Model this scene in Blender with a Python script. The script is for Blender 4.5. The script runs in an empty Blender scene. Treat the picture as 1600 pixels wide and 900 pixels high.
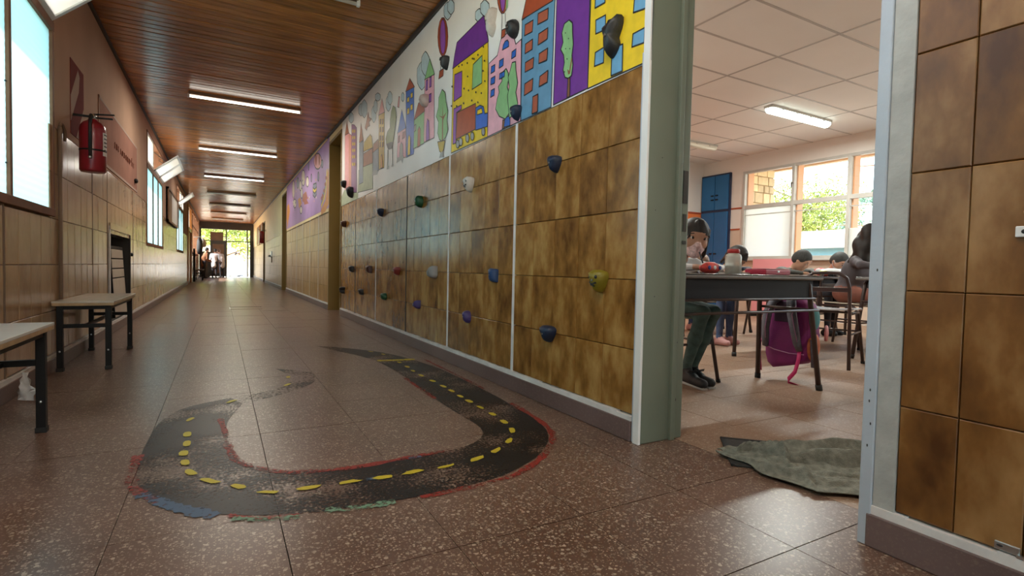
import bpy, bmesh, math, random
import numpy as np
from mathutils import Vector, Matrix, Euler
random.seed(7)
C = bpy.context.scene
COL = C.collection
# ------------------------------------------------------------------ camera
def camera():
    yaw, pit, rol, f = 0.5077, -0.0351, 0.0219, 819.5
    cy, sy, cp, sp = math.cos(yaw), math.sin(yaw), math.cos(pit), math.sin(pit)
    F = Vector((sy*cp, cy*cp, sp)); r = Vector((cy, -sy, 0)); u = r.cross(F)
    c, s = math.cos(rol), math.sin(rol)
    right, up = c*r + s*u, -s*r + c*u
    M = Matrix((right, up, -F)).transposed().to_4x4()
    M.translation = (0, 0, 0.72)
    cd = bpy.data.cameras.new('camera'); co = bpy.data.objects.new('camera', cd); COL.objects.link(co)
    co.matrix_world = M
    cd.sensor_fit = 'HORIZONTAL'; cd.sensor_width = 36; cd.lens = f/1600*36
    cd.clip_start = 0.02; cd.clip_end = 500
    C.camera = co
camera()
# ------------------------------------------------------------------ light and exposure
C.view_settings.view_transform = 'Standard'
try: C.view_settings.look = 'None'
except Exception: pass
C.view_settings.gamma = 1.0
C.view_settings.use_curve_mapping = False
C.view_settings.exposure = 0.75
w = bpy.data.worlds.new('world'); C.world = w; w.use_nodes = True
nt = w.node_tree; bg = nt.nodes['Background']
sk = nt.nodes.new('ShaderNodeTexSky'); sk.sky_type = 'NISHITA'; sk.sun_disc = False
sk.sun_elevation = math.radians(50); sk.sun_rotation = math.radians(-110); sk.air_density = 1.0; sk.dust_density = 1.2; sk.ozone_density = 1.0
tint = nt.nodes.new('ShaderNodeVectorMath'); tint.operation = 'MULTIPLY'; tint.inputs[1].default_value = (1.0, .91, .78)
nt.links.new(sk.outputs[0], tint.inputs[0]); nt.links.new(tint.outputs[0], bg.inputs[0]); bg.inputs[1].default_value = SKY = 0.85
sd = bpy.data.lights.new('sun', 'SUN'); so = bpy.data.objects.new('sun', sd); COL.objects.link(so)
sd.energy = 10; sd.angle = math.radians(0.6); sd.color = (1, .95, .86)
so.rotation_euler = Vector((math.cos(math.radians(50))*.93, math.cos(math.radians(50))*.36, -math.sin(math.radians(50)))).to_track_quat('-Z', 'Y').to_euler()   # from beyond the left wall
LAMP_ON, LAMP_WEAK = 19.0, 0.0     # watts of a lit corridor tube
CY = C.cycles
CY.max_bounces = 10; CY.diffuse_bounces = 6; CY.glossy_bounces = 4; CY.transmission_bounces = 8; CY.transparent_max_bounces = 16
CY.caustics_reflective = False; CY.caustics_refractive = False; CY.sample_clamp_indirect = 6.0
CY.use_denoising = True
try: CY.denoiser = 'OPENIMAGEDENOISE'
except Exception: pass
# ------------------------------------------------------------------ measures (metres)
RW, LW, ZC, YE = 1.53, -0.944, 2.818, 31.0
WT = 0.23                    # thickness of the right wall
RH, SKT = 0.2973, 0.093      # tile course, skirting height
CX, CYB, CZ = 8.43, 7.38, 2.90   # classroom: window wall, back wall, ceiling
# ------------------------------------------------------------------ materials
def new_mat(name):
    m = bpy.data.materials.new(name); m.use_nodes = True
    return m, m.node_tree.nodes, m.node_tree.links, m.node_tree.nodes['Principled BSDF']
def pbr(name, col, rough=.5, metal=0., var=0., scale=8., bump=0., bscale=60., spec=None, rnd=0., coat=0., stretch=None):
    m, N, L, b = new_mat(name)
    b.inputs['Roughness'].default_value = rough; b.inputs['Metallic'].default_value = metal
    if spec is not None: b.inputs['Specular IOR Level'].default_value = spec
    if coat: b.inputs['Coat Weight'].default_value = coat; b.inputs['Coat Roughness'].default_value = .12
    c4 = (*col, 1)
    b.inputs['Base Color'].default_value = c4
    geo = None
    def pos():
        g = N.new('ShaderNodeNewGeometry')
        if stretch:
            mp = N.new('ShaderNodeMapping'); mp.inputs['Scale'].default_value = stretch; L.new(g.outputs['Position'], mp.inputs[0]); return mp.outputs[0]
        return g.outputs['Position']
    last = None
    if var > 0:
        n = N.new('ShaderNodeTexNoise'); n.inputs['Scale'].default_value = scale; n.inputs['Detail'].default_value = 5
        L.new(pos(), n.inputs['Vector'])
        mr = N.new('ShaderNodeMapRange'); mr.inputs['From Min'].default_value = .3; mr.inputs['From Max'].default_value = .7
        mr.inputs['To Min'].default_value = 1-var; mr.inputs['To Max'].default_value = 1+var
        L.new(n.outputs[0], mr.inputs[0])
        mx = N.new('ShaderNodeVectorMath'); mx.operation = 'SCALE'; mx.inputs[0].default_value = col
        L.new(mr.outputs[0], mx.inputs['Scale']); last = mx.outputs[0]
    if rnd > 0:
        oi = N.new('ShaderNodeObjectInfo'); mr = N.new('ShaderNodeMapRange'); mr.inputs['To Min'].default_value = 1-rnd; mr.inputs['To Max'].default_value = 1+rnd
        L.new(oi.outputs['Random'], mr.inputs[0])
        mx = N.new('ShaderNodeVectorMath'); mx.operation = 'SCALE'; mx.inputs[0].default_value = col
        if last: L.new(last, mx.inputs[0])
        L.new(mr.outputs[0], mx.inputs['Scale']); last = mx.outputs[0]
    if last: L.new(last, b.inputs['Base Color'])
    if bump > 0:
        n = N.new('ShaderNodeTexNoise'); n.inputs['Scale'].default_value = bscale; n.inputs['Detail'].default_value = 3
        L.new(pos(), n.inputs['Vector'])
        bp = N.new('ShaderNodeBump'); bp.inputs['Strength'].default_value = bump; bp.inputs['Distance'].default_value = .004
        L.new(n.outputs[0], bp.inputs['Height']); L.new(bp.outputs[0], b.inputs['Normal'])
    return m
def emit(name, col, s):
    m, N, L, b = new_mat(name)
    b.inputs['Base Color'].default_value = (*col, 1); b.inputs['Emission Color'].default_value = (*col, 1); b.inputs['Emission Strength'].default_value = s
    return m
def tile_mat(name, c0, c1, c2, rough=.22, scale=4.5, bump=.15):
    """glazed wall tile with a cloudy mottle that differs from tile to tile"""
    m, N, L, b = new_mat(name)
    tc = N.new('ShaderNodeTexCoord'); oi = N.new('ShaderNodeObjectInfo')
    ad = N.new('ShaderNodeVectorMath'); ad.operation = 'ADD'
    mu = N.new('ShaderNodeVectorMath'); mu.operation = 'SCALE'; mu.inputs['Scale'].default_value = 40
    cb = N.new('ShaderNodeCombineXYZ')
    L.new(oi.outputs['Random'], cb.inputs[0]); L.new(oi.outputs['Random'], cb.inputs[1]); L.new(cb.outputs[0], mu.inputs[0])
    L.new(tc.outputs['Object'], ad.inputs[0]); L.new(mu.outputs[0], ad.inputs[1])
    n = N.new('ShaderNodeTexNoise'); n.inputs['Scale'].default_value = scale*2.2; n.inputs['Detail'].default_value = 5; n.inputs['Roughness'].default_value = .55
    mp = N.new('ShaderNodeMapping'); mp.inputs['Scale'].default_value = (1, 1, .55); L.new(ad.outputs[0], mp.inputs[0]); L.new(mp.outputs[0], n.inputs['Vector'])
    n2 = N.new('ShaderNodeTexNoise'); n2.inputs['Scale'].default_value = 30; n2.inputs['Detail'].default_value = 4
    L.new(mp.outputs[0], n2.inputs['Vector'])
    mm = N.new('ShaderNodeMath'); mm.operation = 'MULTIPLY_ADD'; mm.inputs[1].default_value = .25; L.new(n2.outputs[0], mm.inputs[0]); L.new(n.outputs[0], mm.inputs[2])
    r2 = N.new('ShaderNodeMath'); r2.operation = 'MULTIPLY_ADD'; r2.inputs[1].default_value = .20; L.new(oi.outputs['Random'], r2.inputs[0]); L.new(mm.outputs[0], r2.inputs[2])
    cr = N.new('ShaderNodeValToRGB'); e = cr.color_ramp.elements
    e[0].position = .48; e[0].color = (*c0, 1); e[1].position = .96; e[1].color = (*c2, 1); x = e.new(.72); x.color = (*c1, 1)
    L.new(r2.outputs[0], cr.inputs[0]); L.new(cr.outputs[0], b.inputs['Base Color'])
    b.inputs['Roughness'].default_value = rough
    bp = N.new('ShaderNodeBump'); bp.inputs['Strength'].default_value = bump; bp.inputs['Distance'].default_value = .003
    L.new(n.outputs[0], bp.inputs['Height']); L.new(bp.outputs[0], b.inputs['Normal'])
    return m
def terrazzo(name, base, chip, rough=.2, red=0.):
    m, N, L, b = new_mat(name)
    g = N.new('ShaderNodeNewGeometry')
    big = N.new('ShaderNodeTexNoise'); big.inputs['Scale'].default_value = 1.4; big.inputs['Detail'].default_value = 6; L.new(g.outputs['Position'], big.inputs['Vector'])
    cols = None
    prev = None
    for sc_, th in ((72, .30), (120, .36), (200, .36)):
        dn = N.new('ShaderNodeTexNoise'); dn.inputs['Scale'].default_value = sc_*1.3; L.new(g.outputs['Position'], dn.inputs['Vector'])
        dv = N.new('ShaderNodeVectorMath'); dv.operation = 'MULTIPLY_ADD'; dv.inputs[1].default_value = (.008, .008, .008); L.new(dn.outputs['Color'], dv.inputs[0]); L.new(g.outputs['Position'], dv.inputs[2])
        v = N.new('ShaderNodeTexVoronoi'); v.inputs['Scale'].default_value = sc_; L.new(dv.outputs[0], v.inputs['Vector'])
        sep = N.new('ShaderNodeSeparateColor'); L.new(v.outputs['Color'], sep.inputs[0])
        lt = N.new('ShaderNodeMath'); lt.operation = 'LESS_THAN'; lt.inputs[1].default_value = th; L.new(sep.outputs[0], lt.inputs[0])
        l2 = N.new('ShaderNodeMath'); l2.operation = 'LESS_THAN'; l2.inputs[1].default_value = .38; L.new(v.outputs['Distance'], l2.inputs[0])
        mu = N.new('ShaderNodeMath'); mu.operation = 'MULTIPLY'; L.new(lt.outputs[0], mu.inputs[0]); L.new(l2.outputs[0], mu.inputs[1])
        br = N.new('ShaderNodeMath'); br.operation = 'MULTIPLY'; L.new(mu.outputs[0], br.inputs[0])
        mr = N.new('ShaderNodeMapRange'); mr.inputs['To Min'].default_value = .12; mr.inputs['To Max'].default_value = .85; L.new(sep.outputs[1], mr.inputs[0]); L.new(mr.outputs[0], br.inputs[1])
        if prev is None: prev = br.outputs[0]
        else:
            mx = N.new('ShaderNodeMath'); mx.operation = 'MAXIMUM'; L.new(prev, mx.inputs[0]); L.new(br.outputs[0], mx.inputs[1]); prev = mx.outputs[0]
    bs = N.new('ShaderNodeValToRGB'); e = bs.color_ramp.elements
    e[0].position = .32; e[0].color = (base[0]*.72, base[1]*.68, base[2]*.66, 1); e[1].position = .7; e[1].color = (base[0]*1.25, base[1]*1.25, base[2]*1.25, 1)
    L.new(big.outputs[0], bs.inputs[0])
    mix = N.new('ShaderNodeMix'); mix.data_type = 'RGBA'; L.new(prev, mix.inputs['Factor']); L.new(bs.outputs[0], mix.inputs[6]); mix.inputs[7].default_value = (*chip, 1)
    L.new(mix.outputs[2], b.inputs['Base Color'])
    b.inputs['Specular IOR Level'].default_value = .36
    rr = N.new('ShaderNodeMapRange'); rr.inputs['To Min'].default_value = rough-.03; rr.inputs['To Max'].default_value = rough+.06; L.new(big.outputs[0], rr.inputs[0]); L.new(rr.outputs[0], b.inputs['Roughness'])
    n3 = N.new('ShaderNodeTexNoise'); n3.inputs['Scale'].default_value = 9; n3.inputs['Detail'].default_value = 4; L.new(g.outputs['Position'], n3.inputs['Vector'])
    bp = N.new('ShaderNodeBump'); bp.inputs['Strength'].default_value = .12; bp.inputs['Distance'].default_value = .004; L.new(n3.outputs[0], bp.inputs['Height']); L.new(bp.outputs[0], b.inputs['Normal'])
    return m
def worn_paint(name, col, cover=.5, scale=55., rough=.45):
    """floor paint worn through in specks"""
    m, N, L, b = new_mat(name)
    g = N.new('ShaderNodeNewGeometry')
    a = N.new('ShaderNodeTexNoise'); a.inputs['Scale'].default_value = scale; a.inputs['Detail'].default_value = 4; L.new(g.outputs['Position'], a.inputs['Vector'])
    c = N.new('ShaderNodeTexNoise'); c.inputs['Scale'].default_value = 3.2; c.inputs['Detail'].default_value = 6; L.new(g.outputs['Position'], c.inputs['Vector'])
    ad = N.new('ShaderNodeMath'); ad.operation = 'MULTIPLY_ADD'; ad.inputs[1].default_value = 1.1; L.new(c.outputs[0], ad.inputs[0]); L.new(a.outputs[0], ad.inputs[2])
    mr = N.new('ShaderNodeMapRange'); mr.inputs['From Min'].default_value = 1.05+(cover-.5)*.4-.1; mr.inputs['From Max'].default_value = 1.05+(cover-.5)*.4+.1
    mr.inputs['To Min'].default_value = .95; mr.inputs['To Max'].default_value = .0; L.new(ad.outputs[0], mr.inputs[0])
    b.inputs['Base Color'].default_value = (*col, 1); b.inputs['Roughness'].default_value = rough; b.inputs['Specular IOR Level'].default_value = .3
    L.new(mr.outputs[0], b.inputs['Alpha'])
    return m
def sheet(name, col, trans=.7, ribs=0., rough=.4):
    """milky sheet that lets diffused daylight through"""
    m, N, L, b = new_mat(name)
    out = N['Material Output']
    t = N.new('ShaderNodeBsdfTranslucent'); t.inputs[0].default_value = (*col, 1)
    b.inputs['Base Color'].default_value = (col[0]*.8, col[1]*.8, col[2]*.8, 1); b.inputs['Roughness'].default_value = rough
    mx = N.new('ShaderNodeMixShader'); mx.inputs[0].default_value = trans
    L.new(b.outputs[0], mx.inputs[1]); L.new(t.outputs[0], mx.inputs[2]); L.new(mx.outputs[0], out.inputs[0])
    return m
def glass(name, tint=(1, 1, 1), gloss=.08):
    m, N, L, b = new_mat(name)
    out = N['Material Output']
    t = N.new('ShaderNodeBsdfTransparent'); t.inputs[0].default_value = (*tint, 1)
    gl = N.new('ShaderNodeBsdfGlossy'); gl.inputs['Roughness'].default_value = .02
    mx = N.new('ShaderNodeMixShader'); mx.inputs[0].default_value = gloss
    L.new(t.outputs[0], mx.inputs[1]); L.new(gl.outputs[0], mx.inputs[2]); L.new(mx.outputs[0], out.inputs[0])
    return m
# ------------------------------------------------------------------ mesh helper
class MB:
    def __init__(s): s.v = []; s.f = []; s.m = []; s.sm = []
    def add(s, vs, fs, mi=0, smooth=False):
        o = len(s.v); s.v += [tuple(v) for v in vs]
        for f in fs: s.f.append(tuple(i+o for i in f)); s.m.append(mi); s.sm.append(smooth)
        return s
    def box(s, lo, hi, mi=0):
        (a, b, c), (d, e, f) = lo, hi
        return s.add([(a,b,c),(d,b,c),(d,e,c),(a,e,c),(a,b,f),(d,b,f),(d,e,f),(a,e,f)],
                     [(0,3,2,1),(4,5,6,7),(0,1,5,4),(1,2,6,5),(2,3,7,6),(3,0,4,7)], mi)
    def bar(s, p, q, w, h=None, mi=0, up=(0,0,1)):
        """rectangular bar from p to q"""
        p, q = Vector(p), Vector(q); h = h or w; d = (q-p).normalized(); u = Vector(up)
        if abs(d.dot(u)) > .95: u = Vector((1,0,0))
        x = d.cross(u).normalized(); y = x.cross(d).normalized()
        vs = []
        for c in (p, q):
            for a, b in ((-1,-1),(1,-1),(1,1),(-1,1)): vs.append(c + x*a*w/2 + y*b*h/2)
        return s.add(vs, [(3,2,1,0),(4,5,6,7),(0,1,5,4),(1,2,6,5),(2,3,7,6),(3,0,4,7)], mi)
    def tube(s, pts, r, n=10, mi=0, cap=True, rs=None):
        pts = [Vector(p) for p in pts]; vs = []; fs = []
        d0 = (pts[1]-pts[0]).normalized(); u = Vector((0,0,1)) if abs(d0.z) < .9 else Vector((1,0,0))
        x = d0.cross(u).normalized()
        for i, p in enumerate(pts):
            d = ((pts[min(i+1,len(pts)-1)]-pts[max(i-1,0)])).normalized()
            x = (x - d*x.dot(d)).normalized(); y = d.cross(x)
            rr = rs[i] if rs else r
            for k in range(n):
                a = 2*math.pi*k/n; vs.append(p + (x*math.cos(a) + y*math.sin(a))*rr)
        for i in range(len(pts)-1):
            for k in range(n): fs.append((i*n+k, i*n+(k+1)%n, (i+1)*n+(k+1)%n, (i+1)*n+k))
        s.add(vs, fs, mi, True)
        if cap:
            s.add(vs[:n][::-1], [tuple(range(n))], mi); s.add(vs[-n:], [tuple(range(n))], mi)
        return s
    def lathe(s, prof, c=(0,0,0), n=20, mi=0):
        """profile of (radius, z) turned about the vertical through c"""
        vs = []; fs = []
        for r, z in prof:
            for k in range(n): a = 2*math.pi*k/n; vs.append((c[0]+r*math.cos(a), c[1]+r*math.sin(a), c[2]+z))
        for i in range(len(prof)-1):
            for k in range(n): fs.append((i*n+k, i*n+(k+1)%n, (i+1)*n+(k+1)%n, (i+1)*n+k))
        s.add(vs, fs, mi, True)
        if prof[-1][0] > 1e-4: s.add(vs[-n:], [tuple(range(n))], mi)
        if prof[0][0] > 1e-4: s.add(vs[:n][::-1], [tuple(range(n))], mi)
        return s
    def ell(s, c, r, n=14, m=9, mi=0, rot=None):
        vs = []; fs = []; R = Euler(rot).to_matrix() if rot else None
        for i in range(m+1):
            t = math.pi*i/m
            for k in range(n):
                a = 2*math.pi*k/n; p = Vector((r[0]*math.sin(t)*math.cos(a), r[1]*math.sin(t)*math.sin(a), r[2]*math.cos(t)))
                if R: p = R @ p
                vs.append(p + Vector(c))
        for i in range(m):
            for k in range(n): fs.append((i*n+k, (i+1)*n+k, (i+1)*n+(k+1)%n, i*n+(k+1)%n))
        return s.add(vs, fs, mi, True)
    def prism(s, poly, axis, lo, hi, mi=0):
        """polygon in the two other axes, extruded along axis"""
        def P(a, b, c): return {'x': (c,a,b), 'y': (a,c,b), 'z': (a,b,c)}[axis]
        n = len(poly); vs = [P(a,b,lo) for a,b in poly] + [P(a,b,hi) for a,b in poly]
        return s.add(vs, [tuple(range(n))[::-1], tuple(range(n,2*n))] + [(i,(i+1)%n,n+(i+1)%n,n+i) for i in range(n)], mi)
    def mesh(s, name, mats):
        me = bpy.data.meshes.new(name); me.from_pydata([tuple(v) for v in s.v], [], s.f)
        for m in (mats if isinstance(mats, (list, tuple)) else [mats]): me.materials.append(m)
        me.polygons.foreach_set('material_index', s.m); me.polygons.foreach_set('use_smooth', s.sm)
        bm = bmesh.new(); bm.from_mesh(me); bmesh.ops.remove_doubles(bm, verts=bm.verts, dist=1e-6); bmesh.ops.recalc_face_normals(bm, faces=bm.faces); bm.to_mesh(me); bm.free()
        me.update(); return me
    def build(s, name, mats, parent=None, bevel=0., loc=None, segs=2):
        o = bpy.data.objects.new(name, s.mesh(name, mats)); COL.objects.link(o)
        if parent: o.parent = parent
        if loc: o.location = loc
        if bevel:
            b = o.modifiers.new('bevel', 'BEVEL'); b.width = bevel; b.segments = segs; b.limit_method = 'ANGLE'; b.angle_limit = .6
        return o
def tag(o, label=None, cat=None, group=None, kind=None):
    if label: o['label'] = label
    if cat: o['category'] = cat
    if group: o['group'] = group
    if kind: o['kind'] = kind
    return o
def empty(name, loc=(0,0,0), rz=0., label=None, cat=None, group=None, kind=None):
    o = bpy.data.objects.new(name, None); COL.objects.link(o); o.location = loc; o.rotation_euler = (0,0,rz); o.empty_display_size = .1
    return tag(o, label, cat, group, kind)
def kids(o): return [c for c in bpy.data.objects if c.parent == o]
def dup(o, loc=None, rz=None, label=None, parent=None, tree=None):
    c = o.copy(); COL.objects.link(c)
    if parent: c.parent = parent
    if loc is not None: c.location = loc
    if rz is not None: c.rotation_euler = (0,0,rz)
    if label: c['label'] = label
    for k in kids(o): dup(k, parent=c)
    return c
def piece(me, name, loc, parent, rot=None, scale=None):
    o = bpy.data.objects.new(name, me); COL.objects.link(o); o.location = loc; o.parent = parent
    if rot: o.rotation_euler = rot
    if scale: o.scale = scale
    return o
# ================================================================== SETTING
M = {}
M['terra'] = terrazzo('terrazzo_floor', (.135,.076,.055), (.46,.36,.27), rough=.29)
M['terra_class'] = terrazzo('terrazzo_classroom', (.27,.17,.115), (.44,.35,.26), rough=.42)
M['skirt'] = terrazzo('terrazzo_skirting', (.165,.11,.105), (.20,.14,.12), rough=.38)
M['grout'] = pbr('floor_joint', (.03,.02,.016), .9)
M['tile'] = tile_mat('brown_tile', (.115,.047,.010), (.275,.130,.030), (.45,.26,.085))
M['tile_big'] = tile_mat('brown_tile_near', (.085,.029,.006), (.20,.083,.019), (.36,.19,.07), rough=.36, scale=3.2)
M['tile_tan_glare'] = tile_mat('tan_glare_tile', (.34,.205,.115), (.43,.28,.165), (.51,.35,.215), rough=.2, scale=2.4, bump=.1)  # same kind of brown tile, window glare put into a lighter colour
M['tile_far_glare'] = tile_mat('brown_tile_far_glare', (.30,.145,.04), (.42,.225,.07), (.52,.32,.12), rough=.34, scale=2.2)  # the brown tile again, its colour lightened for glare down the corridor
M['tgrout'] = pbr('tile_grout', (.20,.135,.085), .8)
M['tgrout_tan'] = pbr('tan_grout', (.20,.13,.085), .8)
M['white'] = pbr('white_paint', (.78,.77,.76), .45, var=.06, scale=5)
M['mural_white'] = pbr('mural_ground', (.86,.83,.81), .5, var=.04, scale=3)
M['strip'] = pbr('white_strip', (.72,.69,.68), .5, var=.12, scale=14, bump=.2)
M['darkjoint'] = pbr('dark_joint', (.045,.035,.03), .7)
M['pinkwall'] = pbr('pink_beige_plaster', (.50,.32,.225), .85, spec=.2, var=.06, scale=2.5, bump=.15, bscale=30)
M['creamwall'] = pbr('cream_plaster', (.88,.66,.34), .5, var=.04, scale=2)
M['plank'] = pbr('varnished_plank', (.38,.14,.034), .24, var=.35, scale=3, rnd=.28, stretch=(1.2,14,14), bump=.12, bscale=18)
M['plankgap'] = pbr('ceiling_gap', (.03,.014,.007), .8)
M['cornice'] = pbr('dark_cornice', (.035,.025,.022), .5)
M['olive'] = pbr('olive_door_paint', (.20,.125,.028), .42, var=.06, scale=4)
M['green'] = pbr('grey_green_paint', (.165,.19,.145), .42, var=.05, scale=5, bump=.12, bscale=25)
M['chip'] = pbr('chipped_paint', (.06,.055,.05), .8)
M['plaster_rough'] = pbr('chipped_grey_plaster', (.42,.42,.40), .6, var=.1, scale=18, bump=.5, bscale=45)
M['bluewhite'] = pbr('bluish_white_paint', (.46,.51,.58), .38, var=.05, scale=10, bump=.2)
M['frame'] = pbr('brown_window_frame', (.22,.105,.06), .65, spec=.15, var=.12, scale=9)
M['sheet'] = sheet('milky_ribbed_sheet', (.15,.32,.38), .80)
M['sheet_white'] = sheet('frosted_glass', (.90,.90,.86), .75)
M['glass'] = glass('clear_glass')
M['cwall'] = pbr('classroom_white', (.76,.71,.66), .6, var=.03, scale=2)
M['ctan'] = pbr('classroom_tan', (.62,.50,.40), .6, var=.04, scale=3)
M['orange'] = pbr('orange_dado', (.85,.22,.06), .5, var=.05, scale=3)
M['redline'] = pbr('dark_red_rail', (.40,.07,.02), .5)
M['cpanel'] = pbr('ceiling_panel', (.80,.775,.74), .75, var=.03, scale=1.5, rnd=.02)
M['cgrid'] = pbr('ceiling_grid_bar', (.45,.42,.40), .5)
M['cframe'] = pbr('window_frame_grey', (.52,.50,.46), .4, var=.06, scale=8)
M['reveal'] = pbr('orange_reveal', (.75,.36,.16), .5)
M['eave'] = pbr('eave_soffit', (.80,.55,.34), .6, var=.05)
M['orangewood'] = pbr('orange_door_wood', (.50,.20,.05), .35, var=.2, scale=4, stretch=(6,6,.6))
M['brown_board'] = pbr('brown_board', (.20,.10,.05), .4, var=.15, scale=4)
M['darkdoor'] = pbr('dark_brown_door', (.045,.03,.02), .3, var=.15, scale=3)
M['ext_ground'] = pbr('pale_yard_paving', (.66,.58,.44), .9, var=.08, scale=1)
M['roofm'] = pbr('roof_slab', (.4,.38,.35), .8)
M['steel'] = pbr('brushed_steel', (.62,.64,.66), .3, metal=1.)

def cells(mb, plane, lo, hi, a0, a1, z0, z1, holes, mi=0):
    """slab between lo and hi on axis `plane`, from a0..a1 and z0..z1, with rectangular holes"""
    As = sorted({a0, a1, *[v for h in holes for v in h[:2] if a0 < v < a1]}); Zs = sorted({z0, z1, *[v for h in holes for v in h[2:] if z0 < v < z1]})
    for i in range(len(As)-1):
        for k in range(len(Zs)-1):
            ca, cz = (As[i]+As[i+1])/2, (Zs[k]+Zs[k+1])/2
            if any(h[0] < ca < h[1] and h[2] < cz < h[3] for h in holes): continue
            if plane == 'x': mb.box((lo, As[i], Zs[k]), (hi, As[i+1], Zs[k+1]), mi)
            else: mb.box((As[i], lo, Zs[k]), (As[i+1], hi, Zs[k+1]), mi)
    return mb
def struct(o, label, cat): return tag(o, label, cat, kind='structure')

# ---- floors: 40 cm terrazzo tiles with a few open joints
fl = struct(MB().box((LW-.3,-5.5,-.2), (RW+.05,YE+.15,-.006)).build('floor', M['grout']), 'polished reddish brown terrazzo floor running down the whole corridor', 'floor')
XJ = [(-.964,.0006),(-.645,.0006),(-.25,.0010),(.148,.0014),(.54,.0010),(.935,.0006),(1.33,.0012),(1.73,.0008)]
def floor_tile(x0,x1,y0,y1,g0,g1,gy0,gy1,parent,mat):
    b = MB().box((-(x1-x0)/2+g0,-(y1-y0)/2+gy0,-.03),((x1-x0)/2-g1,(y1-y0)/2-gy1,0))
    return b
cache = {}
YJ = [(.82+.405*k) for k in range(-6, 14)]
for j in range(len(YJ)-1):
    for i in range(len(XJ)-1):
        x0, g0 = XJ[i]; x1, g1 = XJ[i+1]; y0, y1 = YJ[j], YJ[j+1]
        gy0 = .0016 if j in (6, 7, 10, 13) else .0005; gy1 = .0016 if j+1 in (6, 7, 10, 13) else .0005
        if y0 < 0: continue
        key = (i, gy0, gy1)
        if key not in cache: cache[key] = floor_tile(x0,x1,y0,y1,g0,g1,gy0,gy1,fl,M['terra']).mesh('terrazzo_tile', M['terra'])
        piece(cache[key], 'terrazzo_tile', ((x0+x1)/2, (y0+y1)/2, random.uniform(-.0006,.0)), fl)
far = MB()
for k in list(range(-15,-2)) + list(range(13, 75)):
    y0 = .82+.405*k
    if y0 > YE-.1: break
    for i in range(len(XJ)-1):
        far.box((XJ[i][0]+XJ[i][1]*.8, y0+.0012, -.03), (XJ[i+1][0]-XJ[i+1][1]*.8, min(y0+.405,YE+.1)-.0012, random.uniform(-.0008,0)))
far_o = far.build('terrazzo_tile', M['terra'], fl); far_o['kind'] = 'stuff'
fc = struct(MB().box((RW+.05,-2.2,-.2), (CX+.3,CYB+.3,-.006)).build('floor', M['grout']), 'worn tan terrazzo floor of the classroom beyond the doorway', 'floor')
ct = MB()
x = 1.73
while x < CX:
    y = -2.0
    while y < CYB+.1:
        ct.box((x+.0015,y+.0015,-.03),(x+.4035,y+.4035,random.uniform(-.0008,0))); y += .405
    x += .405
o = ct.build('terrazzo_tile', M['terra_class'], fc); o['kind'] = 'stuff'

# ---- tile builder
def tile_mesh(name, w, h, t, mat, axis, sgn):
    """chamfered tile centred on its face plane; front faces sgn along x"""
    c = .0022
    vs = []
    for (a, b, d) in [(w/2,h/2,-t),(w/2,h/2,-c),(w/2-c,h/2-c,0)]:
        for (p, q) in ((-1,-1),(1,-1),(1,1),(-1,1)):
            vs.append((sgn*d, p*a, q*b))
    fs = []
    for r in range(2):
        for k in range(4): fs.append((r*4+k, r*4+(k+1)%4, (r+1)*4+(k+1)%4, (r+1)*4+k))
    fs.append((8,9,10,11))
    return MB().add(vs, fs).mesh(name, mat)
tcache = {}
def lay_tiles(xface, sgn, y0, n, tw, zrows, mat, parent, g=.003, skip=None):
    for (z0, z1) in zrows:
        for k in range(n):
            ya, yb = y0+k*tw, y0+(k+1)*tw
            if skip and skip(ya, yb, z0, z1): continue
            key = (round(tw,4), round(z1-z0,4), mat.name, sgn)
            if key not in tcache: tcache[key] = tile_mesh('tile', tw-g, z1-z0-g, .012, mat, 'x', sgn)
            piece(tcache[key], 'tile', (xface + random.uniform(-.0012,.0006)*-sgn, (ya+yb)/2, (z0+z1)/2), parent, rot=(0, random.uniform(-.002,.002), random.uniform(-.003,.003)))
def tiles_joined(xface, sgn, y0, n, tw, zrows, mb, g=.005, skip=None):
    for (z0, z1) in zrows:
        for k in range(n):
            ya, yb = y0+k*tw+g/2, y0+(k+1)*tw-g/2
            if skip and skip(ya, yb, z0, z1): continue
            d = random.uniform(-.0012,.0012); f = xface + d; b = xface - sgn*.012
            mb.add([(b,ya,z0),(b,yb,z0),(b,yb,z1-g),(b,ya,z1-g),(f,ya,z0),(f,yb,z0),(f,yb,z1-g),(f,ya,z1-g)],
                   [(0,3,2,1),(4,5,6,7),(0,1,5,4),(1,2,6,5),(2,3,7,6),(3,0,4,7)])
ROWS = [(SKT+.022+ (0 if k else 0) + k*RH if k == 0 else SKT+k*RH, SKT+(k+1)*RH) for k in range(5)]
ROWS7 = [(SKT+k*RH if k else SKT+.022, SKT+(k+1)*RH) for k in range(9)]

# ---- right wall with its doorways
DOORS_R = [(.76,1.635,-.1,2.6),(7.875,8.85,-.1,2.68),(15.1,16.2,-.1,2.66),(22.75,23.6,-.1,2.4)]
mb = MB(); cells(mb, 'x', RW+.012, RW+WT, -5.5, YE, -.02, 3.0, DOORS_R)
wr = struct(mb.build('wall_right', M['tgrout']), 'long right corridor wall of brown tiles below painted plaster', 'wall')
BAYS = [(1.678,5,.2085),(2.742,5,.2025),(3.775,5,.2045),(4.822,5,.2145),(5.925,5,.2045),(6.965,4,.226)]
for (y0, n, tw) in BAYS: lay_tiles(RW, -1, y0, n, tw, ROWS, M['tile'], wr)
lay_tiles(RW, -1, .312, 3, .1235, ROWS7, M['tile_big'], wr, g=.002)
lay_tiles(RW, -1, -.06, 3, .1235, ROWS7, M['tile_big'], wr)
t = MB(); tiles_joined(RW, -1, -4.6, 22, .2055, ROWS, t); o = t.build('tile', M['tile_big'], wr); o['kind'] = 'stuff'
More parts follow.
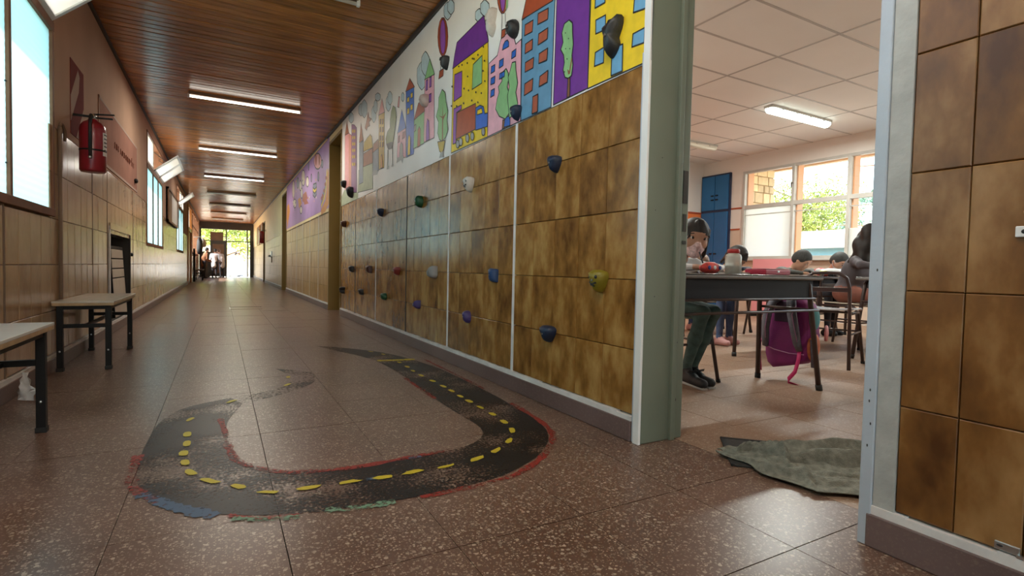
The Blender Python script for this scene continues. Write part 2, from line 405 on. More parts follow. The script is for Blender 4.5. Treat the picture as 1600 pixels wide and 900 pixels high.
t = MB()
for k in range(6): tiles_joined(RW, -1, 8.885+k*1.035, 5, .2015, ROWS, t)
tiles_joined(RW, -1, 16.26, 31, .2085, [r for r in ROWS], t); tiles_joined(RW, -1, 23.7, 34, .2085, ROWS, t)
o = t.build('tile', M['tile_far_glare'], wr); o['kind'] = 'stuff'
# white and dark joint strips between the tile bays
for y, wd, m in [(2.731,.024,'strip'),(3.763,.024,'strip'),(4.81,.016,'darkjoint'),(5.912,.014,'strip'),(6.956,.012,'darkjoint')]:
    MB().box((RW-.003, y-wd/2, SKT), (RW+.013, y+wd/2, 1.58)).build('joint_strip', M[m], wr)
for k in range(6):
    MB().box((RW-.003, 8.87+k*1.035-.012, SKT), (RW+.013, 8.87+k*1.035+.012, 1.6)).build('joint_strip', M['strip'], wr)
# painted plaster above the tiles
MB().box((RW-.002,1.63,1.58),(RW+.013,7.875,ZC)).build('plaster', M['mural_white'], wr)
MB().box((RW-.002,7.875,2.68),(RW+.013,8.85,ZC)).build('plaster', M['creamwall'], wr)
MB().box((RW-.002,8.85,1.6),(RW+.013,15.1,ZC)).build('plaster', M['creamwall'], wr)
m2 = MB(); cells(m2, 'x', RW-.002, RW+.013, 15.1, YE, 1.58, ZC, [(15.1,16.2,1.5,2.66),(22.75,23.6,1.5,2.4)]); m2.build('plaster', M['creamwall'], wr)
MB().box((RW-.002,-5.5,1.58),(RW+.013,-.06,ZC)).build('plaster', M['mural_white'], wr)
# plaster edge by the doorway: white corner strip and rough grey strip
MB().box((RW-.004,1.632,.0),(RW+.013,1.676,1.63)).build('corner_strip', M['bluewhite'], wr, bevel=.003)
rp = MB().box((RW-.005,.683,.105),(RW+.013,.733,2.6))
rp.build('plaster_strip', M['plaster_rough'], wr)
# skirtings
def skirting(name, x0, x1, segs, label, lip=True, sg=-1):
    mb = MB()
    for a, b in segs:
        mb.box((x0, a, 0), (x1, b, SKT-.004))
    o = struct(mb.build(name, M['skirt'], bevel=.004), label, 'skirting')
    mb = MB()
    for a, b in segs:
        n = max(1, int((b-a)/.09)); n = min(n, 80)
        for k in range(n):
            ya, yb = a+(b-a)*k/n, a+(b-a)*(k+1)/n
            j = random.uniform(-.003,.004)
            xa, xb = (x0+.004, x1) if sg < 0 else (x0, x1-.004)
            mb.box((xa, ya, SKT-.005), (xb, yb, SKT+.018+j))
    mb.build('white_lip', M['strip'], o)
    return o
skirting('baseboard_right', RW-.014, RW+.013, [(1.675,7.875),(8.85,15.1),(16.2,22.75),(23.6,YE)], 'low dark terrazzo skirting with a white painted lip along the right corridor wall')
skirting('baseboard_near', RW-.014, RW+.013, [(-5.4,.745)], 'dark skirting with peeling white lip under the near brown tiles right of the doorway')

# ---- classroom doorway: grey-green steel jamb on the far side, bluish one on the near side
t1 = struct(MB().box((RW+.001,1.628,0),(RW+WT+.012,1.66,2.6)).build('trim_1', M['green'], bevel=.004), 'grey-green steel door jamb at the corner of the climbing wall', 'door jamb')
MB().box((RW-.012,1.624,0),(RW+.001,1.66,2.6)).build('white_edge', M['white'], t1, bevel=.002)
MB().box((RW+.16,1.612,0),(RW+.185,1.63,2.6)).build('door_stop', M['green'], t1, bevel=.003)
MB().box((RW+.205,1.6245,1.02),(RW+.232,1.6275,1.16)).build('strike_plate', M['chip'], t1)
MB().box((RW+.21,1.6245,.90),(RW+.228,1.6275,.975)).build('strike_plate', M['chip'], t1)
MB().box((RW+.21,1.6245,.845),(RW+.23,1.6275,.86)).build('strike_plate', M['chip'], t1)
for (a, z, r) in [(.19,.55,.004),(.2,.42,.003),(.17,.23,.004),(.185,.3,.003),(.06,.62,.002),(.05,.98,.002),(.08,1.2,.002),(.2,.17,.005),(.19,.1,.004)]:
    MB().ell((RW+a,1.6278,z),(r,.0012,r*1.3),8,5).build('paint_chip', M['chip'], t1)
t2 = struct(MB().box((RW-.012,.734,0),(RW+.045,.765,2.6)).build('trim_2', M['bluewhite'], bevel=.003), 'pale bluish door jamb edge beside the rough grey plaster strip', 'door jamb')
for z in (.74,.42,.39,.33,.27):
    MB().ell((RW-.0125,.748+random.uniform(-.008,.008),z),(.0008,.002,.004),8,5).build('paint_chip', M['chip'], t2)
MB().box((RW+.045,.70,0),(RW+WT,.757,2.6)).build('trim_3', M['plaster_rough'])
struct(bpy.data.objects['trim_3'], 'plastered reveal behind the bluish door jamb', 'door jamb')

# ---- far doorways on the right: olive linings with closed olive doors set back
for i, (a, b, h) in enumerate([(7.875,8.85,2.68),(15.1,16.2,2.66),(22.75,23.6,2.4)]):
    d = struct(MB().box((RW+.17,a+.03,0),(RW+.21,b-.03,h-.03)).build('door_%d' % (i+2), M['olive']), ['olive brown door at the far end of the climbing wall', 'olive brown door past the purple mural', 'olive brown door near the right wall extinguisher'][i], 'door')
    MB().box((RW-.012,b-.035,0),(RW+WT,b+.012,h)).build('door_frame', M['olive'], d)
    MB().box((RW-.012,a-.004,0),(RW+WT,a+.03,h)).build('door_frame', M['olive'], d)
    MB().box((RW-.012,a,h-.035),(RW+WT,b,h+.01)).build('door_frame', M['olive'], d)
    MB().tube([(RW+.17,a+.12,1.0),(RW+.12,a+.12,1.0),(RW+.12,a+.22,1.0)], .009, 8).build('door_handle', M['steel'], d)

# ---- left wall
WIN_L = [(1.3,4.42,1.03,2.74),(9.32,11.74,.99,2.64),(15.3,17.85,1.03,2.64),(-4.2,-.6,1.03,2.74),(20.2,22.3,-.1,2.62),(23.4,29.6,1.1,2.64)]
NICHE = (6.37,7.66,.12,1.06)
mb = MB(); cells(mb, 'x', LW-.30, LW-.012, -5.5, YE, -.02, 3.0, WIN_L+[NICHE])
wl = struct(mb.build('wall_left', M['tgrout_tan']), 'left corridor wall of tiles lightened tan for glare, below pinkish beige plaster', 'wall')
inwin = lambda ya, yb, z0, z1: any(h[0]-.02 < (ya+yb)/2 < h[1]+.02 and h[2]-.1 < (z0+z1)/2 < h[3] for h in WIN_L+[NICHE])
ROWL = ROWS
def L(y0, n, tw): lay_tiles(LW, 1, y0, n, tw, ROWL, M['tile_tan_glare'], wl, skip=inwin)
L(2.49,5,.203); L(3.535,5,.2015); L(4.575,5,.2025); L(5.615,3,.214); L(6.275,8,.2075); L(7.955,4,.2235); L(8.875,2,.21)
t = MB(); tiles_joined(LW, 1, -5.4, 38, .2075, ROWL, t, skip=inwin)
for y0, n in ((9.3,54),(20.65-.0,0),(22.36,41)): tiles_joined(LW, 1, y0, n, .2015, ROWL, t, skip=inwin)
o = t.build('tile', M['tile_tan_glare'], wl); o['kind'] = 'stuff'
m2 = MB(); cells(m2, 'x', LW-.013, LW+.002, -5.5, YE, 1.58, ZC, WIN_L); m2.build('plaster', M['pinkwall'], wl)
for y, wd in ((3.523,.014),(4.56,.018),(5.602,.018),(6.262,.016),(7.945,.012),(8.862,.012)):
    MB().box((LW-.012, y-wd/2, SKT), (LW+.002, y+wd/2, 1.0 if y < 4.5 else 1.58)).build('joint_strip', M['tgrout_tan'], wl)
skirting('baseboard_left', LW-.013, LW+.014, [(-5.4,20.2),(22.3,YE)], 'low dark terrazzo skirting with a worn white lip along the left corridor wall', sg=1)
# vertical conduit beside the first window
cd_ = tag(MB().tube([(LW+.012,4.53,.11),(LW+.012,4.53,1.60)], .011, 10).build('wall_conduit', M['tgrout_tan']), 'thin painted conduit running up the left wall beside the large window', 'conduit')
MB().tube([(LW+.012,4.53,1.60),(LW+.012,4.55,1.625),(LW+.012,4.60,1.63),(LW+.012,4.66,1.60),(LW+.012,4.66,1.53)], .009, 8).build('bent_end', M['tgrout_tan'], cd_)

# ---- left windows
def left_window(idx, y0, y1, z0, zt, z1, mull, label, hoppers, pane_mat):
    f = MB(); X0, X1 = LW-.055, LW+.012; w_ = .036
    for (a, b, c, d) in [(y0,y1,z0-.035,z0+.015),(y0,y1,zt-.03,zt+.03),(y0,y1,z1-.03,z1)]: f.box((X0,a,c),(X1,b,d))
    o = struct(f.build('window_%d' % idx, M['frame'], bevel=.004), label, 'window')
    for y in [y0+w_/2, y1-w_/2]+list(mull): MB().box((X0,y-w_/2,z0),(X1-.003,y+w_/2,z1)).build('mullion', M['frame'], o, bevel=.003)
    ys = [y0]+list(mull)+[y1]
    for a, b in zip(ys[:-1], ys[1:]):
        p = MB(); n = max(6, int((z1-z0)/.03))
        # horizontally ribbed sheet: two skins
        zz = [z0+.01+(zt-z0-.03)*k/n for k in range(n+1)]
        for sx in (0, .006):
            vs = []; fs = []
            for k, z in enumerate(zz):
                x_ = LW-.008-sx+(.0004 if k % 2 else -.0004)
                vs += [(x_,a+.015,z),(x_,b-.015,z)]
            for k in range(n): fs.append((2*k,2*k+1,2*k+3,2*k+2))
            if sx == 0: p.add(vs, fs, 0, False)
        p.build('pane', pane_mat, o)
        for zf in (.15,.5,.85):
            MB().ell((LW-.004,b-w_/2-.012,z0+(zt-z0)*zf),(.006,.005,.005),8,5).build('screw', M['chip'], o)
    for (a, b, op) in hoppers:
        h = MB(); H = z1-zt-.06; g = MB()
        th = math.radians(op); cx, cz = LW+.0, zt+.035
        def P(u, y, t): return (cx+math.sin(th)*u+math.cos(th)*t, y, cz+math.cos(th)*u-math.sin(th)*t)
        def bx(mb_, ya, yb, u0, u1, t0=-.012, t1=.012):
            vs = [P(u,y,t) for u in (u0,u1) for y in (ya,yb) for t in (t0,t1)]
            mb_.add(vs, [(0,1,3,2),(4,6,7,5),(0,4,5,1),(2,3,7,6),(0,2,6,4),(1,5,7,3)])
        bx(h,a,b,0,.035); bx(h,a,b,H-.035,H); bx(h,a,a+.035,0,H); bx(h,b-.035,b,0,H)
        s = h.build('hopper_sash', M['white'], o, bevel=.002)
        bx(g,a+.03,b-.03,.03,H-.03,-.003,.003); g.build('pane', M['sheet_white'], s)
        if op > 5: MB().bar((LW, a+.02, z1-.16), P(H*.55, a+.02, 0), .012).build('stay_bar', M['chip'], s)
left_window(1, 1.3, 4.42, 1.03, 2.2, 2.74, (2.0,2.83,3.615), 'large translucent window with brown frame, nearest on the left wall', [(2.86,3.59,48),(3.64,4.38,48)], M['sheet'])
left_window(2, 9.32, 11.74, .99, 2.14, 2.64, (10.16,10.94), 'translucent window with two tilted white hopper sashes past the wall banner', [(9.36,10.12,0),(10.2,10.93,50),(10.98,11.7,50)], M['sheet'])
left_window(3, 15.3, 17.85, 1.03, 2.14, 2.64, (16.15,17.0), 'distant translucent window past the framed board, one sash tilted', [(15.34,16.1,50),(16.2,16.95,0),(17.05,17.8,0)], M['sheet'])
left_window(4, -4.2, -.6, 1.03, 2.2, 2.74, (-3.3,-2.4,-1.5), 'translucent window on the left wall behind the viewpoint', [(-3.2,-2.45,48)], M['sheet'])
left_window(8, 23.4, 29.6, 1.1, 2.14, 2.64, (24.6,25.8,27.0,28.3), 'long grey barred window far down the left wall', [], M['glass'])
# orange wooden door with a light above, far left
d1 = struct(MB().box((LW-.06,20.24,0),(LW-.02,22.26,1.78)).build('door_1', M['orangewood']), 'orange wooden door with a window above it, far along the left wall', 'door')
for (a, b) in ((20.18,20.26),(22.24,22.32)): MB().box((LW-.1,a,0),(LW+.035,b,2.64)).build('door_frame', M['orangewood'], d1, bevel=.004)
MB().box((LW-.1,20.18,1.78),(LW+.03,22.32,1.9)).build('door_frame', M['orangewood'], d1)
MB().box((LW-.05,20.26,1.9),(LW-.045,22.24,2.6)).build('transom_pane', M['sheet_white'], d1)
# niche lining
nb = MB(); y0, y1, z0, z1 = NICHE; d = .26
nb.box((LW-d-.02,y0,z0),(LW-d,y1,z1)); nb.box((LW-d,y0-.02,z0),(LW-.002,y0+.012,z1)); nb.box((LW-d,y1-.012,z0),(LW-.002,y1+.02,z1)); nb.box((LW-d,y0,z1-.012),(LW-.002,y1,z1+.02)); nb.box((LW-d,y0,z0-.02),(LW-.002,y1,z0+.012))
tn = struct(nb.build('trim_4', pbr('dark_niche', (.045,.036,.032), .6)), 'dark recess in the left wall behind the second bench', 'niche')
MB().box((LW-.006,y0-.02,z1-.035),(LW+.012,y1+.02,z1+.03)).build('niche_lip', M['tile_tan_glare'], tn, bevel=.004)
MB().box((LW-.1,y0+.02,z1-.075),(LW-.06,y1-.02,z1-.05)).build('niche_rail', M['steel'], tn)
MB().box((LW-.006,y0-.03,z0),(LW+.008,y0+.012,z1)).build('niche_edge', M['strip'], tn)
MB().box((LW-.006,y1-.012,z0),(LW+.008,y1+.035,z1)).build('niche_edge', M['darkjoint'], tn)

# ---- corridor ceiling: planks across the corridor
ce = struct(MB().box((LW-.3,-5.5,ZC+.012),(RW+WT,YE+.2,ZC+.1)).build('ceiling', M['plankgap']), 'varnished brown plank ceiling over the corridor', 'ceiling')
pw = .098
pm = MB()
W_ = RW-LW+.02
pm.add([(-W_/2,-pw/2+.003,.012),(W_/2,-pw/2+.003,.012),(W_/2,pw/2-.003,.012),(-W_/2,pw/2-.003,.012),
        (-W_/2,-pw/2+.003,.004),(W_/2,-pw/2+.003,.004),(W_/2,pw/2-.003,.004),(-W_/2,pw/2-.003,.004),
        (-W_/2,-pw/2+.008,-.0),(W_/2,-pw/2+.008,-.0),(W_/2,pw/2-.008,-.0),(-W_/2,pw/2-.008,-.0)],
       [(0,1,2,3),(0,4,5,1),(3,2,6,7),(4,8,9,5),(7,6,10,11),(8,11,10,9)])
pmesh = pm.mesh('ceiling_plank', M['plank'])
y = 3.0; np_ = 0
while np_ < 130:
    piece(pmesh, 'ceiling_plank', ((LW+RW)/2, y, ZC+random.uniform(-.002,.002)), ce, rot=(random.uniform(-.012,.012),0,0)); y += pw; np_ += 1
rest = MB()
def restp(y):
    z = ZC+random.uniform(-.002,.002); a, b = y-pw/2+.003, y+pw/2-.003; t_ = random.uniform(-.0008,.0008)
    rest.add([(LW-.01,a,ZC+.012),(RW+.01,a,ZC+.012),(RW+.01,b,ZC+.012),(LW-.01,b,ZC+.012),(LW-.01,a+.004,z+t_),(RW+.01,a+.004,z+t_),(RW+.01,b-.004,z-t_),(LW-.01,b-.004,z-t_)],
             [(0,3,2,1),(4,5,6,7),(0,1,5,4),(1,2,6,5),(2,3,7,6),(3,0,4,7)])
while y < YE: restp(y); y += pw
y = 3.0-pw
while y > -5.4: restp(y); y -= pw
o = rest.build('ceiling_plank', M['plank'], ce); o['kind'] = 'stuff'
struct(MB().box((RW-.025,-5.4,ZC-.035),(RW+.0,YE,ZC+.004)).build('trim_5', M['cornice']), 'dark cornice strip where the right wall meets the ceiling', 'cornice')
struct(MB().box((LW-.0,-5.4,ZC-.03),(LW+.022,YE,ZC+.004)).build('trim_6', M['cornice']), 'dark cornice strip where the left wall meets the ceiling', 'cornice')

# ---- end wall of the corridor with its open entrance door
ew = MB()
ew.box((LW-.3,YE,2.46),(RW+.3,YE+.12,2.60)); ew.box((LW-.3,YE+.02,2.60),(RW+.3,YE+.1,3.0))
wend = struct(ew.build('wall_end', M['darkdoor']), 'dark beam and panel closing the far end of the corridor', 'wall')
for x0, x1 in ((-.95,-.86),(.235,.285),(1.2,1.26),(1.36,1.6)):
    MB().box((x0,YE+.01,0 if x0 != 1.2 else 1.86),(x1,YE+.07,2.47)).build('post', M['darkdoor'], wend)
MB().box((LW,YE+.01,1.84),(RW,YE+.07,1.885)).build('rail', M['darkdoor'], wend)
MB().box((-.46,YE+.005,1.885),(.12,YE+.08,2.32)).build('transom_panel', M['brown_board'], wend)
MB().box((-.86,YE+.02,0),(-.46,YE+.06,1.30)).build('side_panel', M['darkdoor'], wend)
for x0, x1, z0, z1 in ((-.86,.24,1.885,2.46),(.285,1.36,1.885,2.46),(-.86,-.46,1.30,1.85)):
    MB().box((x0,YE+.035,z0),(x1,YE+.04,z1)).build('pane', M['glass'], wend)
d9 = struct(MB().box((-.46,YE-.0,.03),(.245,YE+.05,1.85)).build('door_9', M['darkdoor'], bevel=.004), 'closed dark leaf of the entrance door at the end of the corridor', 'door')
MB().box((-.36,YE-.01,.2),(.15,YE+.002,.85)).build('door_panel', M['brown_board'], d9); MB().box((-.36,YE-.01,.98),(.15,YE+.002,1.7)).build('door_panel', M['brown_board'], d9)
d10 = struct(MB().box((1.2,YE-.72,.03),(1.25,YE,1.86)).build('door_10', M['darkdoor'], bevel=.004), 'open dark leaf of the entrance door swung in at the right', 'door')
MB().tube([(1.19,YE-.62,.9),(1.16,YE-.62,.9),(1.16,YE-.62,1.15),(1.19,YE-.62,1.15)], .012, 8).build('door_handle', M['steel'], d10)
# ---- room back of the viewpoint: unseen end, opening added so sky light fills the corridor
bw = MB(); cells(bw, 'y', -5.6, -5.5, LW-.3, RW+WT, -.02, 3.0, [(LW+.1,RW-.1,-.1,2.5)])
struct(bw.build('wall_back', M['pinkwall']), 'unseen wall behind the viewpoint, opening added to admit sky light', 'wall')

# ---- classroom shell
WINC = [(-1.6,-.2,1.02,2.6),(.2,1.9,1.02,2.6),(2.4,6.45,1.02,2.6)]
mb = MB(); cells(mb, 'x', CX, CX+.22, -2.0, CYB+.3, -.02, 3.1, WINC)
ww = struct(mb.build('wall_window', M['cwall']), 'white classroom wall with the long row of windows', 'wall')
MB().box((CX-.004,6.455,1.02-.9),(CX,6.7,1.56)).build('dado', M['ctan'], ww); MB().box((CX-.004,-2,.02),(CX,6.455,1.0)).build('dado', M['ctan'], ww)
MB().box((CX-.015,6.47,1.94),(CX,6.70,1.965)).build('rail', M['redline'], ww); MB().box((CX-.015,6.5,1.55),(CX,6.70,1.575)).build('rail', M['redline'], ww)
wb = struct(MB().box((RW+WT,CYB,-.02),(CX+.3,CYB+.2,3.1)).build('wall_far', M['cwall']), 'white classroom end wall with an orange lower half', 'wall')
MB().box((RW+WT,CYB-.004,.02),(CX,CYB,1.90)).build('dado', M['orange'], wb); MB().box((RW+WT,CYB-.015,1.90),(CX,CYB,1.935)).build('rail', M['redline'], wb)
struct(MB().box((RW+WT,-2.2,-.02),(CX+.3,-2.0,3.1)).build('wall_front', M['cwall']), 'white classroom wall hidden beside the doorway', 'wall')
MB().box((RW+WT,1.66,0),(RW+WT+.004,CYB,CZ)).build('classroom_side', M['cwall'], wr); MB().box((RW+WT,-2,0),(RW+WT+.004,.7,CZ)).build('classroom_side', M['cwall'], wr)
cc = struct(MB().box((RW+WT,-2.2,CZ+.01),(CX+.3,CYB+.2,CZ+.08)).build('ceiling', M['cgrid']), 'white suspended ceiling of square edged panels over the classroom', 'ceiling')
cpm = MB().box((-.597,-.2965,-.0),(.597,.2965,.012)).mesh('ceiling_panel', M['cpanel'])
cpe = MB().box((-.145,-.2965,-.0),(.145,.2965,.012)).mesh('ceiling_panel', M['cpanel'])
yk = 3.38-.6*9
xs = [3.66-1.2, 3.66, 4.86, 6.06, 7.26]
while yk < CYB:
    for x0 in xs:
        if yk+.6 > CYB: 
            continue
        piece(cpm, 'ceiling_panel', (x0+.6, yk+.3, CZ+random.uniform(-.001,.001)), cc)
    yk += .6
MB().box((RW+WT,-2,CZ+.001),(2.455,CYB,CZ+.013)).build('ceiling_panel', M['cpanel'], cc)
MB().box((RW+WT,6.985,CZ),(CX,CYB,CZ+.012)).build('ceiling_panel', M['cpanel'], cc)
gm = MB()
for x0 in (3.66,4.86,6.06,7.26): gm.box((x0-.012,-2,CZ-.003),(x0+.012,CYB,CZ+.004))
yk = 3.38-.6*9
while yk < CYB: gm.box((2.4,yk-.012,CZ-.003),(CX,yk+.012,CZ+.004)); yk += .6
gm.build('ceiling_grid', M['cgrid'], cc)

# ---- classroom windows
def class_window(idx, y0, y1, muls, label, special):
    X0, X1 = CX-.02, CX+.05; w_ = .05
    f = MB()
    for a, b in ((1.0,1.055),(1.915,1.985),(2.565,2.61)): f.box((X0,y0,a),(X1,y1,b))
    o = struct(f.build('window_%d' % idx, M['cframe'], bevel=.004), label, 'window')
    MB().box((CX-.09,y0-.05,.975),(CX+.1,y1+.05,1.003)).build('window_sill', M['cframe'], o, bevel=.004)
    for y in (y0+.02, *muls, y1-.02): MB().box((X0-.004,y-w_/2,1.0),(X1,y+w_/2,2.61)).build('mullion', M['cframe'], o, bevel=.004)
    for y in (y0+.02, *muls, y1-.02): MB().box((CX+.05,y-.045,1.0),(CX+.2,y+.045,2.61)).build('outer_reveal', M['reveal'], o)
    ys = [y0, *muls, y1]
    for k, (a, b) in enumerate(zip(ys[:-1], ys[1:])):
        MB().box((CX+.02,a+.02,1.985),(CX+.024,b-.02,2.565)).build('pane', M['glass'], o)
        fr = special.get(k)
        MB().box((CX+.02,a+.02,1.05),(CX+.024,b-.02,1.915)).build('pane', M['sheet_white'] if fr == 'frost' else M['glass'], o)
        MB().box((CX+.0,a+.02,1.80),(CX+.02,b-.02,1.815)).build('glazing_bar', M['cframe'], o)
        if fr == 'low': MB().box((CX+.005,a+.02,1.05),(CX+.012,b-.02,1.47)).build('low_blind', M['sheet_white'], o)
    MB().tube([(X0-.01,muls[-1],2.28),(X0-.05,muls[-1],2.28),(X0-.05,muls[-1]-.0,2.2)], .008, 8).build('window_catch', M['chip'], o)
class_window(5, 2.4, 6.45, (3.4,4.58,5.48), 'row of tall classroom windows with grey frames above the sill', {3:'frost', 1:'low', 0:'low'})
class_window(6, .2, 1.9, (1.05,), 'classroom window hidden beyond the near jamb', {})
class_window(7, -1.6, -.2, (-.9,), 'last classroom window hidden beyond the near jamb', {})
# ================================================================== OUTSIDE
struct(MB().box((CX+.2,-60,-.3),(120,120,-.12)).build('ground_yard', M['ext_ground']), 'pale paved yard outside the classroom windows', 'ground')
struct(MB().box((-60,YE+.15,-.3),(CX+.2,120,-.1)).build('ground_entrance', M['ext_ground']), 'sunlit pale paving outside the entrance door', 'ground')
struct(MB().box((-60,-60,-.3),(LW-.3,YE+.15,-.12)).build('ground_side', M['ext_ground']), 'paving outside the left corridor windows', 'ground')
struct(MB().box((-60,-60,-.31),(CX+.2,-5.5,-.13)).build('ground_rear', M['ext_ground']), 'paving behind the viewpoint', 'ground')
rf = struct(MB().box((LW-.9,-6.2,3.0),(CX+.2,YE+.6,3.2)).build('roof', M['roofm']), 'flat roof slab over corridor and classroom', 'roof')
MB().box((CX+.2,-3,2.88),(CX+1.35,8.8,2.94)).build('eave_soffit', M['eave'], rf); MB().box((CX+1.3,-3,2.80),(CX+1.42,8.8,3.1)).build('fascia', M['eave'], rf)
for k in range(26): MB().box((CX+.2,-2.9+k*.45,2.872),(CX+1.3,-2.88+k*.45,2.882)).build('soffit_joint', M['brown_board'], rf)
# stone-faced pier beside the window
M['stone'] = pbr('yellow_stone', (.72,.56,.32), .8, var=.12, scale=9, rnd=.22, bump=.4, bscale=40)
M['mortar'] = pbr('stone_mortar', (.42,.30,.18), .9)
pier = struct(MB().box((CX+.22,6.72,-.12),(CX+1.25,7.2,2.88)).build('wall_pier', M['mortar']), 'stone faced outside wall seen through the first classroom window', 'wall')
z = -.1
while z < 2.8:
    h = random.uniform(.12,.24); x = CX+.23
    while x < CX+1.2:
        wd = random.uniform(.14,.34); x1 = min(x+wd, CX+1.25)
        if x1-x > .05:
            MB().box((x+.008,6.695-random.uniform(0,.012),z+.008),(x1-.008,6.73,min(z+h,2.87)-.008)).build('stone', M['stone'], pier, bevel=.006, segs=1)
        x = x1
    z += h
# garden wall / low white building and blue fence beyond
M['extwhite'] = pbr('white_render', (.50,.48,.45), .8)
M['extblue'] = pbr('pale_blue_panel', (.09,.24,.30), .6, var=.05)
hb = empty('house', (17,9,0), 0, 'low white building with a pale blue front beyond the yard trees', 'building')
MB().box((0,-7,1.72),(3,9,2.2)).build('white_fascia', M['extwhite'], hb); MB().box((.3,-7,-.12),(3,9,1.72)).build('blue_front', M['extblue'], hb)
MB().box((-.05,-7,1.64),(.2,9,1.73)).build('gutter', M['roofm'], hb)
# trees built as trunk, limbs and leaf clusters
def leaf_mat(name, col): return pbr(name, col, .6, var=.4, scale=2.5)
M['bark'] = pbr('bark', (.16,.10,.06), .9, var=.3, scale=12)
def tree(name, loc, h, rad, n, mat, label, conifer=False, base=.25, size=.25):
    o = empty(name, loc, 0, label, 'tree')
    t = MB(); t.tube([(0,0,0),(.08,0,h*.4),(0,.05,h*.95)], .2, 8, rs=[.2,.14,.04])
    for k in range(10):
        a = k*2.4; z0 = h*(base+.06*k); t.tube([(0,0,z0),(math.cos(a)*rad*.7,math.sin(a)*rad*.7,z0+(.1 if conifer else .8))], .04, 5, rs=[.06,.02])
    t.build('trunk', M['bark'], o)
    f = MB(); rg = np.random.RandomState(len(name)+int(loc[1]*7))
    lim = [(rg.uniform(0,6.28), rg.uniform(base,1.), rg.uniform(.5,1)) for _ in range(60)]
    for k in range(n):
        if conifer:
            a, zz, q = lim[rg.randint(60)]; rr = rad*(1.05-zz*.75)*q; u = rg.uniform(.15,1)
            p = Vector((math.cos(a)*rr*u, math.sin(a)*rr*u, h*zz - .5*u*u + rg.normal(0,.05))); p += Vector(rg.normal(0,.14,3))*Vector((1,1,.5)).length*.5
        else:
            d = rg.normal(0,1,3); d /= np.linalg.norm(d); a, zz, q = lim[rg.randint(60)]
            p = Vector((math.cos(a)*rad*.6*q, math.sin(a)*rad*.6*q, h*(base+.1+.75*(1-base)*zz*.9))) + Vector(d*rad*.33)
        d = Vector(rg.normal(0,1,3)).normalized(); e = d.cross(Vector(rg.normal(0,1,3))).normalized(); s_ = size*rg.uniform(.5,1.1)
        f.add([p-d*s_*.5, p+e*s_*.22, p+d*s_*.5, p-e*s_*.22], [(0,1,2,3)])
    me = bpy.data.meshes.new('foliage'); me.from_pydata([tuple(v) for v in f.v], [], f.f); me.materials.append(mat)
    q = bpy.data.objects.new('foliage', me); COL.objects.link(q); q.parent = o; q['kind'] = 'stuff'
    return o
M['pine'] = leaf_mat('pine_green', (.20,.28,.05)); M['cedar'] = leaf_mat('cedar_green', (.12,.25,.18)); M['leafy'] = leaf_mat('leaf_green', (.34,.44,.08))
tree('pine_tree', (30,18.9,0), 6.1, 3.7, 16000, M['pine'], 'yellow green bushy tree seen through the middle classroom window', False, .3, .2)
tree('cedar_tree', (26.5,11.6,0), 9.5, 4.3, 4500, M['cedar'], 'blue green cedar with layered branches to the right of the bushy tree', True, .25, .32)
tree('garden_tree', (.2,42,0), 6, 2.6, 4500, M['leafy'], 'sunlit leafy tree outside the entrance door', False, .2, .34)
tree('hedge_tree', (3.2,46,0), 6, 3.0, 3500, M['leafy'], 'leafy tree outside the entrance door, half hidden by the right wall', False, .1, .34)
tree('street_tree', (-3.4,47,0), 6.5, 3.0, 3000, M['leafy'], 'leafy tree outside, seen through the glass left of the entrance leaf', False, .1, .34)

# ================================================================== CORRIDOR FITTINGS
M['lampbody'] = pbr('lamp_white_enamel', (.75,.73,.68), .35)
M['battenbrown'] = pbr('brown_enamel', (.16,.085,.045), .35)
M['tube_on'] = emit('lit_tube', (1,.97,.86), 3.0)
M['tube_off'] = pbr('unlit_tube', (.72,.70,.64), .25)
def batten(x0, x1, y, on, label, watts):
    o = empty('ceiling_lamp', ((x0+x1)/2, y, ZC), 0, label, 'lamp', 'fluorescent battens along the corridor')
    h = (x1-x0)/2
    MB().box((-h,-.02,-.04),(h,.02,.002)).build('batten', M['battenbrown'], o, bevel=.004)
    for s in (-1,1): MB().box((s*h-.012,-.018,-.075),(s*h+.012,.018,-.03)).build('lamp_holder', M['lampbody'], o, bevel=.003)
    MB().tube([(-h+.01,0,-.058),(h-.01,0,-.058)], .014, 10).build('fluorescent_tube', M['tube_on'] if on else M['tube_off'], o)
    if on:
        ld = bpy.data.lights.new('tube_light', 'AREA'); ld.shape = 'RECTANGLE'; ld.size = h*1.9; ld.size_y = .03; ld.energy = watts; ld.color = (1,.93,.80)
        lo = bpy.data.objects.new('tube_light', ld); COL.objects.link(lo); lo.parent = o; lo.location = (0,0,-.076)
    return o
ORD = ['first','second','third','fourth','fifth','sixth','seventh']
for k in range(-4, 7):
    y = 7.62+3.375*k
    on = k in (-2, 0, 1, 2)  # the lit batten before the first lamp is unseen, added for near warmth
    lab = ('lit white fluorescent batten, %s lamp down the corridor ceiling' % ORD[0]) if k == 0 else ((('lit' if on else 'unlit')+' thin fluorescent batten, %s lamp down the corridor ceiling' % ORD[k]) if k > 0 else ('lit' if on else 'unlit')+' fluorescent batten, unseen, overhead before or behind the viewpoint, %s toward the rear' % ORD[-k-1])
    batten(-.345, .935, y, on, lab, LAMP_ON*(.8 if k > 0 else 1))

